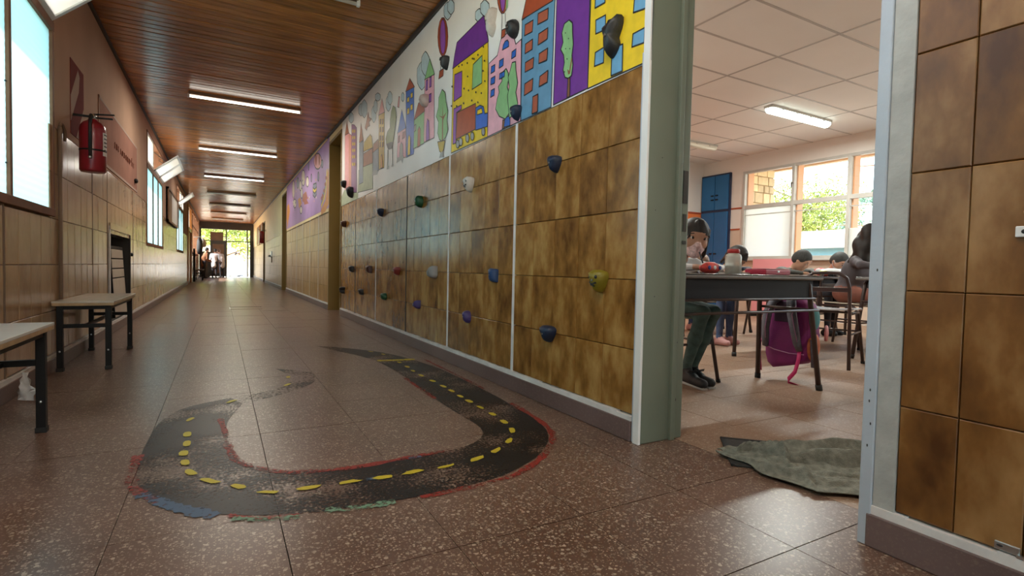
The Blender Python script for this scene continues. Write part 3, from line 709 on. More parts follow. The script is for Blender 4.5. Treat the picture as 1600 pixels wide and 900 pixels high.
# ---- benches by the left wall
M['laminate'] = pbr('pale_bench_laminate', (.56,.50,.42), .22, var=.06, scale=6, stretch=(6,1,1))
M['laminate_w'] = pbr('white_bench_laminate', (.62,.60,.57), .2, var=.04, scale=5)
M['ply'] = pbr('bench_edge_wood', (.42,.28,.15), .45, var=.2, scale=20)
M['blackmetal'] = pbr('black_painted_steel', (.012,.011,.011), .5, spec=.2)
M['browntube'] = pbr('dark_brown_steel_tube', (.055,.032,.028), .32, spec=.5)
M['rubber'] = pbr('black_rubber', (.015,.015,.015), .7)
def bench(loc, L_, W_, H_, label, top, grp):
    o = empty('bench', loc, 0, label, 'bench', grp)
    w2, l2 = W_/2, L_/2
    MB().box((-w2-.035,-l2-.04,H_-.012),(w2+.035,l2+.04,H_)).build('seat_top', top, o, bevel=.002)
    MB().box((-w2-.034,-l2-.039,H_-.03),(w2+.034,l2+.039,H_-.012)).build('seat_edge', M['ply'], o, bevel=.002)
    for sx in (-1,1):
        for sy in (-1,1):
            lg = MB().box((sx*w2-.016,sy*l2-.016,.012),(sx*w2+.016,sy*l2+.016,H_-.03)).build('leg', M['blackmetal'], o, bevel=.002)
            MB().box((sx*w2-.019,sy*l2-.019,0),(sx*w2+.019,sy*l2+.019,.022)).build('foot_cap', M['rubber'], lg, bevel=.002)
            MB().ell((sx*w2,sy*l2-.017,.13),(.006,.003,.006),8,5).build('rivet', M['steel'], lg)
    for sy in (-1,1):
        MB().box((-w2,sy*l2-.012,H_-.175),(w2,sy*l2+.012,H_-.15)).build('end_rail', M['blackmetal'], o); MB().box((-w2,sy*l2-.012,H_-.055),(w2,sy*l2+.012,H_-.03)).build('end_rail', M['blackmetal'], o)
    for sx in (-1,1): MB().box((sx*w2-.01,-l2,H_-.055),(sx*w2+.01,l2,H_-.03)).build('side_rail', M['blackmetal'], o)
    MB().box((-.01,-l2,H_-.175),(.01,l2,H_-.155)).build('stretcher', M['blackmetal'], o)
    return o
bench((-.775,2.36,0), .96, .25, .455, 'low white topped bench with black legs, nearest along the left wall', M['laminate_w'], 'benches along the left wall')
bench((-.775,4.81,0), .94, .25, .455, 'low pale topped bench with black legs standing before the wall recess', M['laminate'], 'benches along the left wall')
bench((-.77,25.2,0), 1.1, .25, .455, 'small dark bench far down the corridor by the left wall', M['blackmetal'], 'benches along the left wall')
# crumpled paper by the skirting
def sheet_mesh(pts, th, mat, name, parent=None, smooth=True):
    """pts: grid (rows of points); closed thin solid"""
    r, c = len(pts), len(pts[0]); vs = []; fs = []
    for s in (0, 1):
        for i in range(r):
            for j in range(c):
                p = Vector(pts[i][j]); vs.append(p + Vector((0,0,-th*s)))
    n = r*c
    for i in range(r-1):
        for j in range(c-1):
            a = i*c+j; fs.append((a,a+1,a+c+1,a+c)); fs.append((n+a,n+a+c,n+a+c+1,n+a+1))
    for i in range(r-1):
        for j in (0, c-1):
            a = i*c+j; fs.append((a,a+c,n+a+c,n+a) if j == 0 else (a+c,a,n+a,n+a+c))
    for j in range(c-1):
        for i in (0, r-1):
            a = i*c+j; fs.append((a+1,a,n+a,n+a+1) if i == 0 else (a,a+1,n+a+1,n+a))
    return MB().add(vs, fs, 0, smooth).build(name, mat, parent)
rg = np.random.RandomState(3)
pts = [[(-.905+.10*j/5*(1-i/7*.75)+.03*(i/7)+.006*rg.normal(), 3.50-.10*(j/5-.3)*(1-i/7)+.006*rg.normal(), .006+.135*(i/7)+.005*abs(rg.normal())) for j in range(6)] for i in range(8)]
tag(sheet_mesh(pts, .001, M['white'], 'crumpled_paper'), 'crumpled white paper scrap against the skirting behind the nearest bench leg', 'paper')
# folding board leaning in the recess
M['boardtan'] = pbr('tan_board', (.50,.42,.34), .45, var=.05)
lb = empty('leaning_board', (LW-.028,7.05,.133), 0, 'tan board with three top slats leaning in the dark wall recess', 'board')
def lean(u, t): return (-.03+.045*(1-u/.74)+t, u)
def slab(y0,y1,u0,u1,mat,name,t=.012):
    a = lean(u0,0); b = lean(u1,0)
    vs = [(a[0],y0,u0),(a[0],y1,u0),(b[0],y1,u1),(b[0],y0,u1),(a[0]+t,y0,u0),(a[0]+t,y1,u0),(b[0]+t,y1,u1),(b[0]+t,y0,u1)]
    MB().add(vs, [(0,3,2,1),(4,5,6,7),(0,1,5,4),(1,2,6,5),(2,3,7,6),(3,0,4,7)]).build(name, mat, lb, bevel=.003)
slab(-.34,.42,.0,.40,M['boardtan'],'board_panel'); slab(-.31,.42,.412,.50,M['boardtan'],'slat'); slab(-.30,.42,.512,.605,M['boardtan'],'slat'); slab(-.29,.42,.617,.71,M['boardtan'],'slat')
slab(-.36,-.335,0,.74,M['blackmetal'],'side_bar'); slab(.42,.45,0,.74,M['blackmetal'],'side_bar'); slab(-.34,.45,.715,.745,M['blackmetal'],'top_bar')
tag(MB().ell((LW+.012,7.72,.80),(.02,.022,.022),12,8).build('door_stop', M['rubber']), 'small black rubber knob on the tile edge beside the wall recess', 'knob')

# ---- fire extinguishers
M['red'] = pbr('extinguisher_red', (.27,.012,.022), .3, coat=.3)
M['labelw'] = pbr('label_paper', (.75,.73,.70), .5)
M['ink'] = pbr('black_ink', (.012,.012,.014), .6)
def extinguisher(loc, rz, label, r=.088, h=.44):
    o = empty('fire_extinguisher', loc, rz, label, 'extinguisher', 'fire extinguishers on the corridor walls')
    MB().lathe([(.0,0),(r*.9,0),(r,.012),(r,h-.05),(r*.93,h-.02),(r*.72,h+.005),(r*.4,h+.02),(.026,h+.03)], n=28).build('cylinder', M['red'], o)
    v = MB(); v.lathe([(.022,h+.02),(.022,h+.06),(.016,h+.07),(.0,h+.07)], n=12); v.build('valve', M['steel'], o)
    MB().bar((0,0,h+.068),(.13,.0,h+.082),.024,.008).build('lever', M['blackmetal'], o, bevel=.002); MB().bar((0,0,h+.045),(.12,.0,h+.05),.024,.008).build('carry_handle', M['blackmetal'], o, bevel=.002)
    MB().tube([(.0,-.022,h+.045),(.0,-.06,h+.05),(.0,-r-.012,h+.0),(0,-r-.016,h-.06),(0,-r-.014,.10)], .011, 10).build('hose', M['rubber'], o)
    MB().lathe([(r+.001,.15),(r+.002,.15),(r+.002,.162),(r+.001,.162)], n=28).build('strap', M['blackmetal'], o)
    def lab(a0, a1, z0, z1, mat, name, off=.0012, par=o):
        n = 8; vs = []; fs = []
        for k in range(n+1):
            a = a0+(a1-a0)*k/n
            for z in (z0, z1): vs.append(((r+off)*math.cos(a),(r+off)*math.sin(a),z))
        for k in range(n): fs.append((2*k,2*k+2,2*k+3,2*k+1))
        return MB().add(vs, fs, 0, True).build(name, mat, par)
    lp = lab(-.62,.45,.12,.29,M['labelw'],'paper_label')
    for k in range(5): lab(-.5,.3-.1*(k%2),.27-.028*k,.279-.028*k,M['ink'],'print_line',.0018,lp)
    MB().ell((0,-r-.02,.095),(.012,.012,.012),10,6).build('nozzle', M['steel'], o)
    MB().bar((-r-.06,0,h+.05),(0,0,h+.05),.014,.014).build('wall_hook', M['blackmetal'], o)
    MB().box((-r-.062,-.02,h+.01),(-r-.052,.02,h+.1)).build('hook_plate', M['tgrout_tan'], o)
    return o
extinguisher((LW+.12,4.92,1.37), 0, 'red fire extinguisher with black hose hanging on the left wall', .080, .355)
extinguisher((RW-.15,22.3,1.52), math.pi, 'small distant red fire extinguisher on the right wall')
# red and white striped plate behind the extinguisher
M['maroon'] = pbr('faded_red_paint', (.20,.04,.035), .9, spec=.1)
M['palepaint'] = pbr('faded_white_stripe', (.50,.37,.31), .9, spec=.1)
sp = tag(MB().box((LW+.002,4.86,1.63),(LW+.006,5.27,2.165)).build('striped_plate', M['maroon']), 'faded maroon plate with a pale diagonal stripe above the left extinguisher', 'sign')
MB().prism([(4.86,1.90),(5.08,2.14),(5.13,2.10),(5.10,1.98),(4.86,1.72)],'x',LW+.0062,LW+.0072).build('stripe', M['palepaint'], sp)
MB().prism([(5.27,1.9),(5.27,1.63),(5.02,1.63)],'x',LW+.0062,LW+.0072).build('stripe', M['palepaint'], sp)
# faded wall banner with worn lettering
bn = tag(MB().box((LW+.002,5.84,1.60),(LW+.008,8.26,2.175)).build('wall_banner', pbr('faded_pink_banner', (.36,.18,.135), .9, spec=.1, var=.1, scale=4)), 'large faded pink rectangle banner with worn lettering past the extinguisher', 'banner')
M['bannertext'] = pbr('faded_lettering', (.32,.15,.112), .9, spec=.1)
bd = MB()
for a, b, c, d in ((5.84,8.26,1.60,1.625),(5.84,8.26,2.15,2.175),(5.84,5.87,1.6,2.175),(8.23,8.26,1.6,2.175)): bd.box((LW+.008,a,c),(LW+.0095,b,d))
bd.build('border', M['palepaint'], bn)
def letters(poly_fn): pass
def glyph(mb, y, z, w, h, segs, t=.012):
    for (a, b, c, d) in segs: mb.bar((LW+.0088,y+a*w,z+b*h),(LW+.0088,y+c*w,z+d*h),.002,t)
G = {'a':[(0,0,0,.6),(0,.6,1,.6),(1,.6,1,0),(0,.3,1,.3)],'n':[(0,0,0,.6),(0,.6,1,.5),(1,.5,1,0)],'u':[(0,.6,0,0),(0,0,1,0),(1,0,1,.6)],'e':[(1,0,0,0),(0,0,0,.6),(0,.6,1,.6),(1,.6,1,.3),(1,.3,0,.3)],'t':[(.5,0,.5,1),(0,.7,1,.7)]}
gb = MB()
for k, ch in enumerate('uananuuetu'): glyph(gb, 6.62+.125*k+(.10 if k > 1 else 0), 1.855, .085, .10, G[ch])
gb.build('worn_lettering', M['bannertext'], bn)['kind'] = 'stuff'
tag(MB().ell((LW+.02,8.04,1.72),(.025,.05,.03),12,8).build('wall_bell', M['blackmetal']), 'small black fitting on the lower right of the wall banner', 'bell')
# framed board between the distant windows
fb = empty('notice_board', (LW,13.75,1.87), 0, 'brown framed notice board between the distant left windows', 'board')
MB().box((.0,-1.35,-.34),(.03,1.35,.34)).build('board_panel', M['labelw'], fb)
for a, b, c, d in ((-1.35,1.35,.30,.34),(-1.35,1.35,-.34,-.30),(-1.35,-1.29,-.34,.34),(1.29,1.35,-.34,.34)): MB().box((0,a,c),(.05,b,d)).build('frame_bar', M['brown_board'], fb)
MB().box((.03,-1.29,-.3),(.034,-.35,.3)).build('dark_sheet', M['brown_board'], fb)
# boards on the far right wall
for k, (a, b, lab) in enumerate([(23.75,25.1,'brown framed board high on the far right wall, nearer of two'),(25.5,27.4,'brown framed board high on the far right wall, farther of two')]):
    q = empty('notice_board', (RW,(a+b)/2,2.0), 0, lab, 'board', 'boards on the far right wall'); h = (b-a)/2
    MB().box((-.03,-h,-.42),(0,h,.42)).build('board_panel', M['brown_board'], q)
    for c, d, e, f in ((-h,h,.38,.42),(-h,h,-.42,-.38),(-h,-h+.05,-.42,.42),(h-.05,h,-.42,.42)): MB().box((-.045,c,e),(0,d,f)).build('frame_bar', M['orangewood'], q)
wb_ = empty('wall_bracket', (RW,19.6,1.0), 0, 'small grey fitting on the right wall below the distant extinguisher', 'fitting')
MB().box((-.05,-.12,-.02),(0,.12,.16)).build('back_plate', M['steel'], wb_, bevel=.004); MB().ell((-.06,0,.0),(.06,.11,.04),12,8).build('basin', M['steel'], wb_); MB().box((-.03,-.05,-.22),(0,.05,0)).build('trap_cover', M['brown_board'], wb_)
# conduit along the right cornice
tag(MB().tube([(RW-.02,9.0,ZC-.05),(RW-.02,16.3,ZC-.05),(RW-.03,17.5,ZC-.07),(RW-.02,18.5,ZC-.05),(RW-.02,30.6,ZC-.05)],.012,8).build('ceiling_conduit', M['creamwall']), 'thin conduit running under the right cornice past the purple mural', 'conduit')
# coat and post by the far left wall
ht = empty('coat_hook', (LW+.22,24.3,1.75), 0, 'dark coat and white cloth hanging on a hook above the far bench', 'coat')
MB().lathe([(.0,-.7),(.08,-.68),(.11,-.45),(.09,-.15),(.04,-.02),(.0,0)],n=12).build('coat', M['ink'], ht); MB().lathe([(.0,-.42),(.14,-.38),(.15,-.2),(.06,-.04),(.0,-.03)],(.08,.3,0),12).build('white_cloth', M['labelw'], ht); MB().bar((-.21,0,-.02),(.06,0,.0),.03).build('hook', M['steel'], ht)
tag(MB().tube([(LW+.07,23.3,0),(LW+.07,23.3,1.25)],.035,8).build('post', M['blackmetal']), 'dark upright post against the far left wall', 'post')
# hatch in the corridor floor
hc = tag(MB().box((.14,9.3,-.004),(.59,9.74,.002)).build('floor_hatch', M['terra']), 'rectangular hatch in the corridor floor with an open dark edge', 'hatch')
MB().box((.13,9.735,-.004),(.60,9.78,.0035)).build('hatch_gap', M['grout'], hc); MB().box((.125,9.3,-.004),(.14,9.75,.003)).build('hatch_rim', M['steel'], hc)

# ---- small metal fittings on the near tiles
sk_ = empty('wall_socket', (RW,.462,.827), 0, 'small white clip with a black hole at the right picture edge on brown tiles', 'socket')
MB().box((-.008,-.02,-.012),(0,.012,.012)).build('clip_body', M['white'], sk_, bevel=.002); MB().ell((-.0085,-.004,0),(.0015,.006,.005),10,6).build('clip_hole', M['ink'], sk_); MB().tube([(-.004,-.004,.012),(-.006,-.004,.03),(-.003,.0,.045)],.0015,6).build('clip_wire', M['orangewood'], sk_)
lt = empty('latch_plate', (RW,.459,.128), 0, 'bent steel latch plate low on the brown tiles above the skirting', 'latch')
MB().box((-.006,-.022,-.010),(-.001,.022,.008)).build('plate', M['steel'], lt, bevel=.0015); MB().ell((-.0065,.012,0),(.0012,.006,.003),10,6).build('screw_hole', M['ink'], lt); MB().box((-.012,-.03,-.012),(-.004,-.018,-.006)).build('bent_tab', M['steel'], lt)

# ---- doormat and floor cloth in the classroom doorway
M['mat'] = pbr('dark_rubber_mat', (.03,.028,.026), .85, bump=.4, bscale=90)
M['cloth'] = pbr('grey_floor_cloth', (.225,.222,.185), .95, var=.28, scale=45, bump=1.0, bscale=220, spec=.1)
ang = math.atan2(.21,.29)
mt = tag(MB().box((-.0,-.17,0),(.62,.17,.008)).build('doormat', M['mat'], bevel=.003), 'dark rubber mat half covered by the grey cloth in the doorway', 'mat')
mt.location = (1.795,1.415,.0); mt.rotation_euler = (0,0,math.radians(-50+6))
MB().box((.0,-.17,.008),(.012,.17,.010)).build('mat_rim', M['rubber'], mt); MB().box((.0,.155,.008),(.62,.17,.010)).build('mat_rim', M['rubber'], mt)
top = [(1.755,1.415),(1.87,1.385),(2.02,1.345),(2.16,1.295),(2.30,1.20),(2.42,1.08)]
bot = [(1.735,1.395),(1.715,1.265),(1.70,1.14),(1.70,1.005),(1.775,.93),(1.87,.84)]
def lerp(L_, t):
    t *= len(L_)-1; i = min(int(t), len(L_)-2); u = t-i
    return (L_[i][0]*(1-u)+L_[i+1][0]*u, L_[i][1]*(1-u)+L_[i+1][1]*u)
N1, N2 = 120, 84; pts = []
for i in range(N1+1):
    t = i/N1; a, b = lerp(top, t), lerp(bot, t); row = []
    for j in range(N2+1):
        s_ = j/N2; x = a[0]*(1-s_)+b[0]*s_; y = a[1]*(1-s_)+b[1]*s_
        rid = lambda d, w_: (1/(1+(d/w_)**2))**1.5 - .45*(1/(1+((d-1.9*w_)/(.6*w_))**2))**2
        r1 = rid(s_-.30-.16*math.sin(t*2.6), .028)*.036*min(1,t*4)
        r2 = rid(s_-.66+.26*t, .020)*.030*math.exp(-((t-.62)/.30)**2)
        r3 = rid(s_-.10, .045)*.046*math.exp(-((t-.72)/.26)**2)
        r4 = rid(s_-.88-.05*math.sin(7*t), .03)*.026*math.exp(-((t-.45)/.3)**2)
        r6 = rid(s_-.48-.35*(t-.5), .016)*.024*math.exp(-((t-.45)/.2)**2) + rid(t-.30-.3*s_, .02)*.014 + rid(s_-.78+.1*t, .014)*.016*math.exp(-((t-.8)/.3)**2)
        r5 = .004*math.sin(23*s_+9*t)*math.sin(5*t+3*s_)+.003*math.sin(31*t-12*s_)+.003*math.sin(60*s_+17*t)+.0015*math.sin(95*s_-40*t)
        edge = min(1, 9*s_, 9*(1-s_), 12*t)
        row.append((x+.012*math.sin(19*t+4*s_), y+.012*math.sin(15*t+9*s_), .013 + (r1+r2+r3+r4+r5+r6+.006)*max(edge,.2) + .002))
    pts.append(row)
tag(sheet_mesh(pts, .003, M['cloth'], 'floor_cloth'), 'wrinkled grey floor cloth spread over the mat in the classroom doorway', 'cloth')
tag(MB().ell((2.02,1.06,.004),(.006,.003,.003),8,5).build('crumb', M['ink']), 'tiny dark crumb on the floor before the grey cloth', 'crumb')

# ---- worn painted road on the corridor floor
M['road'] = worn_paint('worn_black_road_paint', (.010,.009,.010), .66, 95, .4)
M['road_y'] = worn_paint('worn_yellow_paint', (.55,.42,.03), 1.6, 90, .5)
M['road_r'] = worn_paint('worn_red_paint', (.26,.03,.022), .55, 70, .5)
M['road_b'] = worn_paint('worn_blue_paint', (.07,.11,.18), .6, 60, .5)
M['road_g'] = worn_paint('worn_green_paint', (.16,.26,.17), .5, 60, .5)
OUT = [(.75,4.91),(.92,4.75),(1.21,4.3),(1.36,3.61),(1.375,2.89),(1.355,2.41),(1.32,2.09),(1.255,1.90),(1.12,1.735),(.95,1.625),(.81,1.575),(.6,1.555),(.41,1.565),(.25,1.585),(.14,1.62),(-.01,1.70),(-.12,1.83),(-.21,1.97),(-.245,2.11),(-.255,2.26),(-.255,2.5),(-.235,2.8),(-.15,3.03),(.05,3.16),(.23,3.24),(.36,3.4),(.38,3.7),(.33,3.94)]
INN = [(.86,4.55),(1.0,4.16),(1.06,3.62),(1.035,2.83),(1.03,2.38),(1.035,2.16),(1.0,2.03),(.91,1.94),(.78,1.90),(.6,1.895),(.44,1.885),(.3,1.91),(.17,1.97),(.08,2.09),(.045,2.22),(.03,2.41),(.03,2.68),(.10,3.0),(.24,3.09),(.41,3.25),(.52,3.44),(.54,3.72)]
def resample(P_, n):
    P_ = [Vector(p) for p in P_]; L_ = [0]
    for a, b in zip(P_[:-1], P_[1:]): L_.append(L_[-1]+(b-a).length)
    out = []
    for k in range(n+1):
        t = L_[-1]*k/n; i = max(j for j in range(len(L_)) if L_[j] <= t+1e-9); i = min(i, len(P_)-2)
        u = (t-L_[i])/max(L_[i+1]-L_[i],1e-9); p0, p1, p2, p3 = P_[max(i-1,0)], P_[i], P_[i+1], P_[min(i+2,len(P_)-1)]
        out.append(.5*((2*p1)+(p2-p0)*u+(2*p0-5*p1+4*p2-p3)*u*u+(3*p1-p0-3*p2+p3)*u**3))
    return out
road = empty('painted_road', (0,0,0), 0, 'worn black toy road with yellow dashes painted in a loop on the corridor floor', 'floor painting')
def band(A_, B_, z, mat, name, n=90):
    a, b = resample(A_, n), resample(B_, n); m = 5; vs = []; fs = []
    for k in range(n+1):
        for j in range(m): p = a[k].lerp(b[k], j/(m-1)); vs.append((p.x, p.y, z))
    for k in range(n):
        for j in range(m-1): fs.append((k*m+j, k*m+j+1, (k+1)*m+j+1, (k+1)*m+j))
    mb = MB().add(vs, fs); o = mb.build(name, mat, road)
    for p in o.data.polygons:
        pass
    return o
band(OUT[:24], INN[:18], .0012, M['road'], 'black_road')
M['road_f'] = worn_paint('faded_black_road_paint', (.016,.014,.014), .30, 60, .4)
band(OUT[23:], INN[17:], .0012, M['road_f'], 'faded_road', 30)
def line(P_, w_, z, mat, name):
    c = resample(P_, 40); A_, B_ = [], []; rg = np.random.RandomState(len(P_))
    for k, p in enumerate(c):
        d = (c[min(k+1,40)]-c[max(k-1,0)]).normalized(); nrm = Vector((-d.y, d.x)); q = w_*(.25+.3*rg.rand()); A_.append(p+nrm*q); B_.append(p-nrm*q)
    vs = [(p.x,p.y,z) for p in A_]+[(p.x,p.y,z) for p in B_]; m = len(A_)
    MB().add(vs, [(k,k+1,m+k+1,m+k) for k in range(m-1)]).build(name, mat, road)
line([(.0,2.75),(.02,2.5),(.035,2.25),(.07,2.10),(.17,1.965),(.30,1.905),(.45,1.885),(.6,1.895),(.8,1.905)], .035, .0018, M['road_r'], 'red_edge_line')
line([(1.05,3.3),(1.04,3.0),(1.035,2.7)], .03, .0018, M['road_r'], 'red_edge_line')
line([(1.37,2.45),(1.335,2.1),(1.27,1.89),(1.13,1.72),(.96,1.60),(.82,1.555),(.55,1.545)], .035, .0018, M['road_r'], 'red_edge_line')
line([(1.40,3.9),(1.395,3.3),(1.385,2.8)], .025, .0018, M['road_r'], 'red_edge_line')
line([(-.265,2.35),(-.26,2.15),(-.235,2.0),(-.16,1.86)], .04, .0018, M['road_r'], 'red_edge_line')
line([(-.215,1.95),(-.12,1.805),(-.01,1.685)], .055, .0022, M['road_b'], 'blue_edge_patch'); line([(.02,1.675),(.10,1.615),(.2,1.59)], .022, .0022, M['road_r'], 'red_edge_line')
line([(.03,1.645),(.12,1.60),(.2,1.575)], .03, .0026, M['road_g'], 'green_edge_patch'); line([(.27,1.585),(.36,1.56),(.47,1.55)], .04, .0024, M['road_g'], 'green_edge_patch')
line([(.62,1.885),(.67,1.885)], .03, .0022, M['road_b'], 'blue_edge_patch'); line([(.43,1.755),(.46,1.755)], .03, .0026, M['road_b'], 'blue_edge_patch')
line([(1.05,3.98),(1.2,3.95),(1.33,3.93)], .07, .0022, M['road_y'], 'yellow_stop_line')
DASH = [(1.11,4.42),(1.17,4.25),(1.18,3.84),(1.18,3.65),(1.17,3.49),(1.17,3.32),(1.18,3.13),(1.185,2.96),(1.185,2.83),(1.18,2.69),(1.18,2.57),(1.18,2.43),(1.18,2.29),(1.17,2.15),(1.14,2.02),(1.06,1.90),(.96,1.82),(.85,1.77),(.72,1.75),(.59,1.75),(.49,1.75),(.38,1.76),(.25,1.77),(.13,1.79),(.05,1.88),(-.03,1.97),(-.09,2.08),(-.11,2.19),(-.12,2.30),(-.115,2.42),(-.12,2.55),(-.12,2.79),(.05,3.07),(.35,3.37),(.38,3.60)]
rg = np.random.RandomState(11)
for k, (x, y) in enumerate(DASH):
    a, b = DASH[max(k-1,0)], DASH[min(k+1,len(DASH)-1)]; d = Vector((b[0]-a[0], b[1]-a[1])).normalized(); nrm = Vector((-d.y,d.x)); hl = .030+.008*rg.rand(); hw = .012+.004*rg.rand()
    P_ = [(-1,-.7),(-.4,-1),(.6,-.9),(1,-.3),(.9,.6),(.3,1),(-.7,.9),(-1,.2)]
    vs = [(x+d.x*p*hl*(1+.2*rg.normal())+nrm.x*q*hw, y+d.y*p*hl+nrm.y*q*hw*(1+.2*rg.normal()), .0030) for p, q in P_]
    MB().add(vs, [tuple(range(8))]).build('yellow_dash', M['road_y'], road)
# ================================================================== MURALS AND CLIMBING HOLDS
def paint(name, c, var=.10): M['p_'+name] = pbr('paint_'+name, c, .5, var=var, scale=16)
for n_, c_ in dict(yellow=(.82,.56,.015), sky=(.15,.37,.58), purple=(.16,.03,.28), purple_l=(.28,.08,.42), green=(.26,.50,.22), brown=(.24,.09,.04), blue=(.13,.30,.46), red=(.40,.07,.025), brick=(.42,.10,.05),
    pink=(.84,.42,.50), cobalt=(.015,.13,.55), grey=(.34,.34,.34), cloud=(.50,.62,.68), mustard=(.55,.38,.04), maroon=(.30,.04,.07), olive=(.17,.22,.06), ochre=(.60,.36,.04), rose=(.75,.35,.36), orange=(.70,.27,.04),
    greyblue=(.27,.30,.36), rust=(.38,.15,.08), sage=(.42,.46,.30), plum=(.28,.14,.26), coral=(.62,.27,.20), cream=(.80,.68,.55), slate=(.22,.22,.30), ink=(.02,.02,.025)).items(): paint(n_, c_)
M['p_violet'] = pbr('paint_violet', (.46,.25,.52), .5, var=.10, scale=3)
